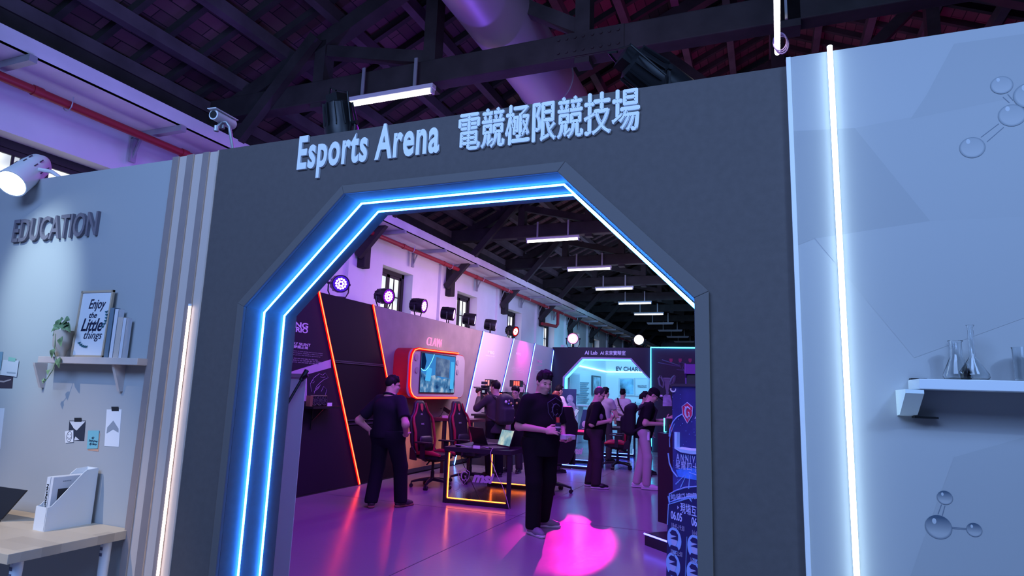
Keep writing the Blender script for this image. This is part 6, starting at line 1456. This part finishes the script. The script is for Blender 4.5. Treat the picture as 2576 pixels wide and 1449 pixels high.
    # clothes
    if shirt:
        q = [('c', T((0, 0, hem+.04)), T((0, 0.012*g, 1.12)), .150*g*k*shirt_loose, .152*g*k*shirt_loose), ('e', T((0, 0.0, 1.27)), HR((.178*g, .13*g, .19)), None), ('c', shL*0.93+shR*.07, shR*.93+shL*.07, .070*k, .070*k), ('c', shL*.8+shR*.2, nb, .066*k, .070*k), ('c', shR*.8+shL*.2, nb, .066*k, .070*k)]
        for sh, el, wr in ((shL, elL, wrL), (shR, elR, wrR)):
            if sleeve <= 1: q += [('c', sh, sh+(el-sh)*sleeve, .066*k*(.6+.4*g), .068*k*(.6+.4*g))]
            else: q += [('c', sh, el, .072*k*(.7+.3*g), .058*k), ('c', el, el+(wr-el)*(sleeve-1), .058*k, .044*k)]
        neck = T((0, 0.02, 1.475)); up = T((0, 0, 1.6))-T((0, 0, 1.3)); up = up/np.linalg.norm(up); fwd_ = np.array([0, up[2], -up[1]])
        nplane = up-0.25*fwd_; nplane /= np.linalg.norm(nplane)
        cuts = [lambda G: (G-neck) @ nplane, lambda G: (hem*k-G[..., 2])]
        if sleeve <= 1:
            for sh, el in ((shL, elL), (shR, elR)):
                ax_ = (el-sh)/np.linalg.norm(el-sh); e_ = sh+(el-sh)*sleeve
                cuts.append(lambda G, ax_=ax_, e_=e_: np.where(np.linalg.norm(G-e_, axis=-1) < .13*k, np.minimum((G-e_) @ ax_-.02, 0.012), -1.0))
        V = [mesh_sdf(q, res, 0.045, cuts)]; body_obj('shirt', V, shirt, t)
        if collar:
            c_ = B(); pts = [T((.078*math.sin(a), -.012+.075*math.cos(a), 1.462-0.028*math.cos(a))) for a in [2*PI*i/18 for i in range(18)]]; c_.tube([Vector(p) for p in pts], .015*k, n=8, closed=True); o = c_.obj('collar', shirt, None, True, keep=True); o.parent = t
    if trousers:
        lw = 1.0
        q = [('c', T((-.06*g, 0, .95)), T((.06*g, 0, .95)), .125*g*k, .125*g*k)]
        zend = .52 if shorts else .06
        for hi_, kn, an in ((hipL, knL, anL), (hipR, knR, anR)):
            q += [('c', hi_, kn, .098*(.3+.7*g)*k, .078*(.5+.5*g)*k)]
            if not shorts: q += [('c', kn, an+np.array([0, -.01, 0]), .078*(.5+.5*g)*k, .072*(.5+.5*g)*k)]
        body_obj('trousers', [mesh_sdf(q, res, 0.03, [lambda G: zend*k-G[..., 2], lambda G: G[..., 2]-1.0*k])], trousers, t)
    for i, (an, tw) in enumerate(((anL, toe[0]), (anR, toe[1]))):
        d = np.array([-math.sin(tw), math.cos(tw), 0]); z0 = np.array([0, 0, 1.0]); a = np.array([an[0], an[1], 0])
        q = [('c', a+z0*.052-d*.05, a+z0*.045+d*.10, .042*k, .040*k), ('c', a+z0*.04+d*.08, a+z0*.034+d*.165, .040*k, .034*k), ('c', a+z0*.05-d*.04, a+z0*.1, .04, .042)]
        o = body_obj('shoe', [mesh_sdf(q, res*.8, .03, [lambda G: .012-G[..., 2]])], shoe or M_BLACK, t)
        q = [('c', a+z0*.018-d*.055, a+z0*.018+d*.17, .046*k, .040*k)]
        body_obj('sole', [mesh_sdf(q, res*.8, .02, [lambda G: G[..., 2]-.03, lambda G: .001-G[..., 2]])], sole or M_DARK, t).parent = o
    # hair, eyes, brows
    if hair is not None and cap is None:
        q = [('e', Hd((0, -.020, .040)), HR((.080, .095, .096)), Rh)]
        rh = random.Random(int(abs(x*1000))+7)
        if hair_len != 'buzz':
            for n_ in range(16):
                a_ = rh.uniform(-1, 1); q.append(('c', Hd((a_*.05, rh.uniform(-.05, .03), .118+rh.uniform(-.01, .012))), Hd((a_*.068+rh.uniform(-.01, .01), rh.uniform(.03, .075), .090+rh.uniform(-.012, .016))), .018*k, .010*k, {'k': 0.012}))
        if hair_len == 'bob': q += [('e', Hd((0, -.03, -.02)), HR((.088, .085, .12)), Rh, {'k': 0.03})]
        if hair_len == 'fringe':
            for n_ in range(9):
                a_ = -1+n_*.25; q.append(('c', Hd((a_*.045, .040, .112)), Hd((a_*.060+.006, .092-.030*a_*a_, .046+rh.uniform(-.010, .012)+.012*a_)), .020*k, .007*k, {'k': 0.008}))
        for s in (-1, 1): q.append(('c', Hd((s*.070, -.02, .06)), Hd((s*.074, .012, .004)), .018*k, .008*k, {'k': 0.01}))
        if hair_len == 'tail': q += [('c', Hd((0, -.11, .05)), Hd((0, -.15, -.12)), .03, .02)]
        iR = Rh.T
        lowb = -.03 if hair_len != 'bob' else -.13
        front = .022 if hair_len in ('fringe', 'bob') else .062
        def cutf(G):
            L_ = (G-hc) @ Rh/k
            return np.maximum(lowb-L_[..., 2]+np.clip(L_[..., 1], 0, 1)*1.1, np.minimum(L_[..., 1]-.045, front-L_[..., 2]) if True else 0)
        body_obj('hair', [mesh_sdf(q, res*.85, .02, [cutf])], hair, t)
    if face:
        for s in (-1, 1):
            b = B(); b.ell(Hd((s*.031, .0765, .000)), HR((.0125, .006, .0045)), 10, 8, Matrix(Rh.tolist())); o = b.obj('eye', EYE, None, True, keep=True); o.parent = t
            b = B(); b.tube([Hd((s*.016, .084, .020)), Hd((s*.032, .083, .025)), Hd((s*.050, .074, .020))], [.003*k, .0042*k, .002*k], n=6); o = b.obj('eyebrow', BROW, None, True, keep=True); o.parent = t
        b = B(); b.tube([Hd((-.022, .083, -.067)), Hd((0, .0925, -.066)), Hd((.022, .083, -.067))], [.002*k, .0045*k, .002*k], n=6); o = b.obj('lips', LIP, None, True, keep=True); o.parent = t
    if glasses:
        b = B()
        for s in (-1, 1):
            b.tube([Hd((s*.033+.024*math.cos(a), .092, .0+.019*math.sin(a))) for a in [2*PI*i/16 for i in range(16)]], .0022, n=5, closed=True)
            b.tube([Hd((s*.057, .090, .004)), Hd((s*.08, .03, .006)), Hd((s*.082, -.02, .0))], .0022, n=5)
        b.tube([Hd((-.010, .094, .004)), Hd((.010, .094, .004))], .002, n=5); o = b.obj('eyeglasses', M_BLACK, None, keep=True); o.parent = t
    if cap is not None:
        q = [('e', Hd((0, -.012, .05)), HR((.086, .104, .088)), Rh)]
        body_obj('cap', [mesh_sdf(q, res*.85, .02, [lambda G: .02-((G-hc) @ Rh/k)[..., 2]]), mesh_sdf([('e', Hd((0, .12, .03)), HR((.07, .07, .008)), Rh)], res*.7, .02)], cap, t)
        if hair is not None: body_obj('hair', [mesh_sdf([('e', Hd((0, -.02, .02)), HR((.081, .092, .085)), Rh)], res*.85, .02, [lambda G: np.maximum(((G-hc) @ Rh/k)[..., 1]-.0, -.045-((G-hc) @ Rh/k)[..., 2])])], hair, t)
    Wm = Matrix.Translation((x, y, 0)) @ Matrix.Rotation(rz, 4, 'Z')
    t_info = dict(W=Wm, wrL=Wm @ Vector(wrL), wrR=Wm @ Vector(wrR), T=lambda p: Wm @ Vector(T(p)), Hd=lambda p: Wm @ Vector(Hd(p)), obj=t, R=Wm.to_3x3(), k=k)
    return t_info
def backpack(label, I, m, y0=-0.2, sc=1.0, z=1.2, x0=0.0, bits=None):
    """bag on the back of a figure (local frame of its trunk)"""
    c = I['T']((x0, y0, z)); t = thing('backpack', label, 'backpack', c); R = np.array(I['R']); 
    f = lambda p: np.array(I['T']((x0+p[0]*sc, y0+p[1]*sc, z+p[2]*sc)))
    q = [('b', f((0, 0, 0)), (.15*sc, .09*sc, .23*sc), R, .07*sc), ('b', f((0, -.08, -.08)), (.115*sc, .05*sc, .12*sc), R, .04*sc), ('e', f((0, 0, .19)), (.12*sc, .08*sc, .08*sc), R)]
    V, F = mesh_sdf(q, .013, .04); b = B(); b.add([Vector(v) for v in V], F); b.obj('body', m, t, True)
    for s in (-1, 1):
        b = B(); b.tube([Vector(f((s*.09, .06, .17))), Vector(I['T']((s*.12, 0.0, 1.475))), Vector(I['T']((s*.135, .13, 1.36))), Vector(I['T']((s*.15, .12, 1.2))), Vector(I['T']((s*.17, .0, 1.06))), Vector(f((s*.12, .05, -.18)))], .02*sc, n=6); b.obj('strap', m, t, True)
    b = B(); b.tube([Vector(f((-.03, .02, .25))), Vector(f((-.02, .02, .29))), Vector(f((.02, .02, .29))), Vector(f((.03, .02, .25)))], .008, n=6); b.obj('handle', m, t)
    for p, r, mm in bits or ():
        b = B(); b.ell(Vector(f(p)), r, 10, 8); b.obj('badge', mm, t, True)
    return t
C_NAVY = mat('cloth_navy_black', (0.016, 0.016, 0.026), 0.85, spec=0.12); C_BLACK = mat('cloth_black', (0.010, 0.010, 0.013), 0.9, spec=0.12); C_CHAR = mat('cloth_charcoal', (0.045, 0.04, 0.05), 0.85, spec=0.12)
C_JACK = mat('cloth_dark_jacket', (0.055, 0.045, 0.055), 0.8, spec=0.12); C_WHITE = mat('cloth_white', (0.72, 0.68, 0.72), 0.85, spec=0.12); C_PINK = mat('cloth_beige_trousers', (0.50, 0.40, 0.42), 0.85, spec=0.12); C_GREY = mat('cloth_grey', (0.40, 0.38, 0.42), 0.85, spec=0.12); C_TROU = mat('cloth_dark_trousers', (0.04, 0.03, 0.045), 0.9, spec=0.12); C_BAG = mat('bag_black', (0.02, 0.018, 0.024), 0.7, spec=0.12)
SH_D = mat('shoe_dark', (0.05, 0.04, 0.05), 0.6); SH_W = mat('shoe_white', (0.7, 0.66, 0.72), 0.5); SO_G = mat('sole_gum', (0.28, 0.13, 0.10), 0.6); SO_W = mat('sole_white', (0.62, 0.60, 0.66), 0.6); SH_G = mat('shoe_grey', (0.22, 0.21, 0.27), 0.6)

# A: man from behind, hands on hips
fa = (AZ(950, 1287, 0)+AZ(988, 1266, 0))/2
IA = person('man in a dark polo shirt seen from behind with a hand on his hip', fa.x-0.02, fa.y-0.02, math.radians(-14), H=1.69, res=0.011, girth=1.46, shirt=C_NAVY, trousers=C_NAVY, shoe=SH_D, sole=SO_G, collar=True, hem=0.90,
   la=((-0.47, -0.12, 1.10), (-0.33, 0.0, 0.955)), ra=((0.46, -0.14, 1.10), (0.31, 0.02, 0.97)), lhand=dict(d=(0.72, -0.55, -0.28), n=(0.2, -0.3, 0.9), t=(0.3, 0.2, 0.9), curl=0.25), rhand=dict(d=(-0.6, 0.6, -0.4), n=(-0.5, 0, 0.8), t=(0, 0, 1), curl=0.4),
   feet=((-0.12, -0.10), (0.12, 0.20)), toe=(0.75, -0.1), head=(-0.55, 0.12), glasses=True, hair_len='fringe', sleeve=0.72)
b = B(); p = IA['T']((0.06, -0.17, 1.37)); R3 = IA['R']; ux = R3 @ Vector((1, 0, 0)); text(b, 'MSI', IA['T']((-0.01, -0.172, 1.385)), ux, (0, 0, 1), w=0.11, h=0.02, thick=0.006, offset=0.03)
# B: man in the black tee looking down at what he holds
fb_ = (AZ(1318, 1344, 0)+AZ(1388, 1330, 0))/2
rzB = math.radians(180+56)
IB = person('man in a black T-shirt looking down at a can, nearest the visitor', fb_.x, fb_.y, rzB, H=1.79, res=0.010, girth=1.24, shirt=C_BLACK, trousers=C_BLACK, shoe=SH_G, sole=SO_W, hem=0.80, shirt_loose=1.06,
   ra=((0.265, -0.05, 1.11), (0.13, 0.27, 1.085)), la=((-0.27, 0.02, 1.10), (-0.06, 0.33, 1.00)), rhand=dict(d=(-0.35, 0.9, 0.05), n=(-0.9, 0.0, -0.4), t=(0, 0.2, 1), curl=0.5), lhand=dict(d=(0.15, 0.95, -0.1), n=(0.3, 0, 1), t=(1, 0, 0.2), curl=0.5),
   feet=((-0.18, -0.16), (0.14, 0.10)), toe=(0.95, -0.05), head=(-0.08, 0.30), hair_len='fringe', sleeve=0.80)
b = B(); c = IB['T']((-0.04, 0.198, 1.30)); ux = IB['R'] @ Vector((-1, 0, 0)); ux2 = (ux+Vector((0, 0, 0))).normalized(); up_ = (IB['T']((0, 0.0, 1.3))-IB['T']((0, 0, 1.0))).normalized()
shield(b, c, ux2, up_, 0.22, 0, 0.0035); dragon(b, c, ux2, up_, 0.19, 0.0045); o = b.obj('shirt_print', mat('tee_print', (0.08, 0.10, 0.15), 0.6), IB['obj'])
b = B(); b.cyl(IB['T']((-0.075, 0.205, 1.165)), IB['T']((-0.075, 0.20, 1.22)), 0.022, n=8); b.obj('lanyard_tag', mat('tag_orange', (0.6, 0.08, 0.05), 0.5), IB['obj'])
b = B(); b.tube([IB['T']((-0.03, .165, 1.46)), IB['T']((-.075, .20, 1.3)), IB['T']((-.075, .205, 1.22))], .004, n=5); b.obj('lanyard', C_BLACK, IB['obj'])
b = B(); b.cyl(IB['T']((0.30, 0.02, 0.54)), IB['T']((0.32, 0.03, 0.54)), 0.01, n=8)
w = IB['T']((0.055, 0.375, 1.075))
t = thing('drink_can', 'dark can with a pale band held by the man in the black T-shirt', 'can', w-Vector((0, 0, 0.02)))
b = B(); b.cyl(w-Vector((0, 0, 0.03)), w+Vector((0, 0, 0.10)), 0.031, n=20); b.obj('body', mat('can_dark', (0.03, 0.03, 0.06), 0.3), t)
b = B(); b.cyl(w+Vector((0, 0, 0.045)), w+Vector((0, 0, 0.062)), 0.0325, n=20); b.obj('band', mat('band_pale', (0.6, 0.55, 0.6), 0.5), t)
w = IB['T']((-0.035, 0.43, 0.985)); R3 = IB['R']
t = thing('white_box', 'small white box held in the lower hand of the man in the black T-shirt', 'box', w)
b = B(); b.box(w+Vector((0, 0, 0.045)), (0.14, 0.1, 0.05), R3); b.obj('box', mat('box_lilac', (0.62, 0.58, 0.66), 0.5), t, bevel=0.004)

# C: photographer with a camera and a backpack
p = AZ(1190, 1208, 0); p = Vector((-4.62, 10.75, 0))
IC = person('photographer in a dark jacket holding a camera up, wearing a badge-covered backpack', p.x, p.y, math.radians(62), H=1.72, girth=1.1, shirt=C_JACK, trousers=C_BLACK, skin=SKIN2, sleeve=1.95, hem=0.78, shirt_loose=1.08,
   la=((-0.32, 0.16, 1.22), (-0.14, 0.34, 1.42)), ra=((0.30, 0.16, 1.20), (0.10, 0.36, 1.44)), lhand=dict(d=(0.3, 0.4, 0.85), n=(0.5, 0, 0), t=(0, 1, 0), curl=0.5), rhand=dict(d=(-0.3, 0.4, 0.85), n=(-0.5, 0, 0), t=(0, 1, 0), curl=0.5), head=(0.15, 0.08), hair_len='short', lean=0.06)
backpack('large dark backpack with round badges on the photographer', IC, mat('bag_grey', (0.035, 0.032, 0.042), 0.7), -0.26, 1.12, 1.18, 0, [((-.06, -.10, .13), .028, C_WHITE), ((.01, -.09, .15), .022, mat('badge_pink', (.6, .3, .4), .5)), ((.05, -.10, .11), .022, mat('badge_yellow', (.6, .45, .15), .5)), ((.09, -.09, .07), .018, C_WHITE), ((-.01, -.11, .10), .018, mat('badge_blue', (.2, .3, .6), .5))])
c = IC['T']((-0.02, 0.36, 1.55)); R3 = IC['R']
t = thing('camera', 'black camera with a hood and handle held up by the photographer', 'camera', c)
b = B(); b.box(c, (0.15, 0.09, 0.11), R3); b.box(c+R3 @ Vector((0, 0, .08)), (.07, .07, .05), R3); b.obj('body', M_BLACK, t, bevel=0.01)
b = B(); b.cyl(c+R3 @ Vector((0, .04, 0)), c+R3 @ Vector((0, .17, 0)), .045, .055, 16); b.obj('lens', M_BLACK, t)
b = B(); b.box(c+R3 @ Vector((0, .19, 0.06)), (.15, .05, .015), R3 @ Matrix.Rotation(.4, 3, 'X')); b.box(c+R3 @ Vector((0.04, .02, 0.15)), (.06, .12, .05), R3); b.obj('hood', M_DARK, t)
b = B(); b.box(c+R3 @ Vector((-.03, -.046, -.01)), (.06, .004, .045), R3); b.obj('display', glow('camera_display', (.5, .55, .8), .7), t)

# D: man in glasses with a white bag, behind
p = Vector((AY(1297, 1050, 11.6).x, 11.6, 0))
ID = person('man in glasses and black tee carrying a white paper bag behind the desk', p.x, p.y, math.radians(176), H=1.64, girth=1.02, shirt=C_BLACK, trousers=C_CHAR, hair_len='fringe', glasses=True, sleeve=0.95, shirt_loose=1.12,
   ra=((0.34, 0.05, 1.10), (0.14, 0.27, 1.07)), la=((-0.33, 0.04, 1.10), (-0.12, 0.27, 1.08)), rhand=dict(d=(-.8, .5, 0), n=(0, 0.3, -1), t=(0, 1, 0), curl=.6), lhand=dict(d=(.8, .5, 0), n=(0, .3, -1), t=(0, 1, 0), curl=.6), head=(0, 0.22), hem=.84)
b = B(); b.ell(ID['T']((-.09, .155, 1.38)), (.022, .012, .022), 10, 8); b.obj('shirt_badge', mat('badge_yellow', (.6, .45, .15)), ID['obj'])
c = ID['T']((0.06, 0.30, 0.99))
t = thing('paper_bag', 'small white paper bag with string handles hanging from the hand of the man in glasses', 'bag', c-Vector((0, 0, .3)))
b = B(); b.bb(c+Vector((-.08, -.04, -.24)), c+Vector((.08, .04, -.02))); b.obj('bag', C_WHITE, t)
b = B(); b.tube([c+Vector((-.05, -.04, -.02)), c+Vector((-.02, -.03, .09)), c+Vector((.02, -.03, .09)), c+Vector((.05, -.04, -.02))], .004, n=5); b.obj('handle', C_WHITE, t)
c = P1(0.92, 1.35, 0.751)
t = thing('paper_bag', 'larger white paper bag standing on the orange-lit desk behind the laptops', 'bag', c)
b = B(); b.bb(c+Vector((-.17, -.07, 0.001)), c+Vector((.17, .07, .30))); b.obj('bag', C_WHITE, t)

# E: two people right of B, backs turned
p = AZ(1400, 1180, 0); IE = person('person with orange-lit short hair and white top seen from behind', AY(1396, 1050, 12.05).x, 12.05, math.radians(-28), H=1.56, girth=0.95, shirt=C_WHITE, trousers=C_CHAR, hair=mat('hair_orange_lit', (.30, .07, .03), .5), hair_len='bob', sleeve=.9, face=False, head=(.2, 0.1), ra=((.3, .04, 1.12), (.30, .26, 1.16)), rhand=dict(d=(.1, .3, .95), n=(-.5, -.5, 0), t=(-1, 0, 0), curl=.5))  # orange light on the hair put into its colour
b = B(); b.tube([IE['T']((-.1, -.1, 1.46)), IE['T']((0.02, -.185, 1.25)), IE['T']((.17, -.13, 1.02)), IE['T']((.2, -.02, .98))], .018, n=6); tag(b.obj('shoulder_strap', mat('strap_red', (.25, .05, .04), .6), smooth=True), 'dark red bag strap across the back of the person in the white top', 'strap')
IF = person('man in a white tee with a dark backpack, from behind, facing the AI Lab arch', AY(1403, 1050, 14.75).x, 14.75, math.radians(-40), H=1.72, girth=0.95, shirt=C_WHITE, trousers=C_CHAR, hair_len='short', sleeve=.8, face=False, head=(.1, .15), ra=((.24, .1, 1.13), (.14, .32, 1.1)))
backpack('dark backpack on the man in the white tee near the AI Lab arch', IF, C_BAG, -.23, 1.0, 1.2)
c = IE['wrR']+Vector((0.05, 0.02, 0.12))
t = thing('smartphone', 'bright phone screen held up beside the orange-lit hair', 'phone', c)
b = B(); b.box(c, (.08, .01, .15), Matrix.Rotation(.5, 3, 'Y')); b.obj('body', M_BLACK, t)
b = B(); b.box(c-Vector((0, .006, 0)), (.07, .002, .135), Matrix.Rotation(.5, 3, 'Y')); b.obj('screen', glow('phone_screen', (.35, .4, .8), 1.0), t)

# F: heavy man in black looking at his phone, side on
pf = (AZ(1485, 1226, 0)+AZ(1502, 1226, 0))/2
IG = person('heavy-set man in black with grey-streaked hair reading his phone, facing right', pf.x, pf.y, math.radians(-72), H=1.66, res=0.011, girth=1.25, shirt=C_BLACK, trousers=mat('cloth_striped_trousers', (.05, .03, .045), .9, spec=0.1), shoe=M_BLACK, sole=SO_W, hair=mat('hair_greyish', (.05, .04, .05), .5), hair_len='buzz', sleeve=.97, hem=.80, glasses=True,
   ra=((0.32, -.08, 1.08), (0.12, .26, 1.17)), la=((-.32, -.05, 1.08), (-.10, .28, 1.18)), rhand=dict(d=(-.4, .5, .75), n=(-.4, -.5, .5), t=(0, -.3, 1), curl=.5), lhand=dict(d=(.4, .5, .75), n=(.4, -.5, .5), t=(0, -.3, 1), curl=.5), head=(0, .42), lean=.07, feet=((-.13, -.06), (.13, .04)), toe=(.05, -.05))
c = (IG['wrR']+IG['wrL'])/2+IG['R'] @ Vector((0, .07, .10))
t = thing('smartphone', 'yellow-backed phone held by the heavy-set man in black', 'phone', c); R3 = IG['R'] @ Matrix.Rotation(-.9, 3, 'Z') @ Matrix.Rotation(-.75, 3, 'X')
b = B(); b.box(c, (.085, .16, .012), R3); b.obj('body', mat('phone_yellow', (.45, .42, .2), .4), t)
b = B(); b.ell(IG['T']((.22, .08, 1.22)), (.035, .025, .05)); tag(b.obj('pouch', mat('pouch_grey', (.16, .13, .18), .6), smooth=True), 'grey pouch hanging at the chest of the heavy-set man in black', 'pouch')
# head just behind him
IH = person('person with dark hair half hidden behind the heavy-set man in black', AY(1522, 1050, 14.7).x, 14.7, math.radians(-20), H=1.70, girth=.95, shirt=C_GREY, trousers=C_CHAR, face=False, ra=((.24, .12, 1.12), (.25, .34, 1.08)))
# person in the white tee with a sling bag at the AI Lab opening
ph = AZ(1567, 1128, 0)
II = person('man in a printed white tee with a sling bag at the AI Lab opening', AY(1566, 1060, 17.1).x, 17.1, math.radians(-12), H=1.70, girth=1.0, shirt=C_WHITE, trousers=C_CHAR, shoe=mat('shoe_redbrown', (.3, .1, .1), .6), face=False, sleeve=.95, shirt_loose=1.12, feet=((-.1, .12), (.1, -.12)))
b = B(); b.tube([II['T']((-.11, -.09, 1.47)), II['T']((-.02, -.19, 1.3)), II['T']((.15, -.17, 1.02)), II['T']((.2, -.1, .95))], .022, n=6); b.ell(II['T']((.2, -.1, .95)), (.09, .06, .06)); tag(b.obj('sling_bag', C_BAG, smooth=True), 'black sling bag on the man in the printed white tee', 'bag')
b = B()
for z in (1.16, 1.22, 1.28): b.tube([II['T']((-.08, -.185, z)), II['T']((.06, -.185, z))], .007, n=4)
b.obj('shirt_print', mat('tee_pink', (.6, .35, .4), .6), II['obj'])
# J: man with cap, beige trousers, backpack, handling something
pj = (AZ(1605, 1226, 0)+AZ(1632, 1232, 0))/2
IJ = person('man in a black cap, black tee and pale trousers bending over the pedestal', pj.x, pj.y, math.radians(-78), H=1.70, res=0.011, girth=1.0, shirt=C_BLACK, trousers=C_PINK, shoe=SH_W, sole=SO_W, cap=C_BLACK, glasses=True, sleeve=.7, hem=.84, shirt_loose=1.05,
   ra=((.26, -.02, 1.10), (.12, .30, 1.17)), la=((-.26, .02, 1.12), (-.06, .34, 1.24)), rhand=dict(d=(-.3, .8, .4), n=(-.8, 0, .3), t=(0, .2, 1), curl=.6), lhand=dict(d=(.2, .8, .4), n=(.8, 0, .3), t=(0, .2, 1), curl=.6), head=(0, .62), lean=.22, feet=((-.10, -.10), (.10, .06)), toe=(.05, -.1))
backpack('large black backpack on the man in the black cap', IJ, C_BAG, -.27, 1.12, 1.08)
b = B(); c = IJ['Hd']((0.0, .11, .075)); b.box(c, (.05, .03, .03)); b.obj('cap_logo', M_WPLAS, IJ['obj'])
b = B(); c = IJ['T']((.17, .06, .90)); b.bb(c+Vector((-.045, -.004, -.07)), c+Vector((.045, .004, .07))); tag(b.obj('name_badge', mat('badge_white', (.7, .65, .75), .5)), 'white name badge at the hip of the man in the black cap', 'badge')
c = IJ['T']((.04, .42, 1.24))
t = thing('game_controller', 'small pale controller in the hands of the man in the black cap', 'controller', c); b = B(); b.ell(c, (.07, .04, .035)); b.obj('body', M_WPLAS, t, True)
b = B(); b.ell(c+Vector((.03, -.03, .02)), (.02, .015, .02)); b.obj('thumb_stick', M_BLACK, t)
# K: person with a ponytail behind the capped man
IK = person('person with a ponytail half hidden behind the man in the black cap', AY(1622, 1050, 12.9).x, 12.9, math.radians(-100), H=1.62, girth=.9, shirt=C_CHAR, trousers=C_CHAR, hair_len='tail', face=False)

# ------------------------------------------------------------------ white spotlight on the left wall
q = AY(70, 455, WY+0.06)
t = thing('spotlight', 'white spotlight shining at the top left of the study wall', 'spotlight', (q.x, q.y, 2.845))
a, c = AY(28, 462, WY-0.12), AY(112, 405, WY+0.12)
d = (c-a).normalized(); L = (c-a).length
b = B(); b.lathe([(0.0, L*1.0), (0.045, L*.98), (0.075, L*.85), (0.085, L*.6), (0.088, L*.25), (0.094, 0.0), (0.086, 0.0), (0.08, L*.12), (0.0, L*.12)], a, d, 28); b.obj('housing', M_WPLAS, t, True)
b = B(); b.cyl(a+d*L*.05, a+d*L*.08, .082, n=24); b.obj('lens', glow('spot_white', (.75, .92, 1.0), 14), t)
x_, y_, _ = basis(d)
b = B()
for k in range(8):
    for s in (.45, .62): b.beam(a+d*L*s+x_*.088*math.cos(k*.8)+y_*.088*math.sin(k*.8), a+d*L*(s+.1)+x_*.087*math.cos(k*.8)+y_*.087*math.sin(k*.8), .006, .004)
b.obj('vent', M_DARK, t)
b = B(); pr0 = AY(146, 452, WY+0.1); b.tube([a+d*L*.55+Vector((.09, 0, 0)), AY(130, 432, WY+.06), AY(150, 445, WY+.08), Vector((pr0.x, WY+.08, 2.83))], .014, n=8); b.obj('yoke', M_WPLAS, t, True)
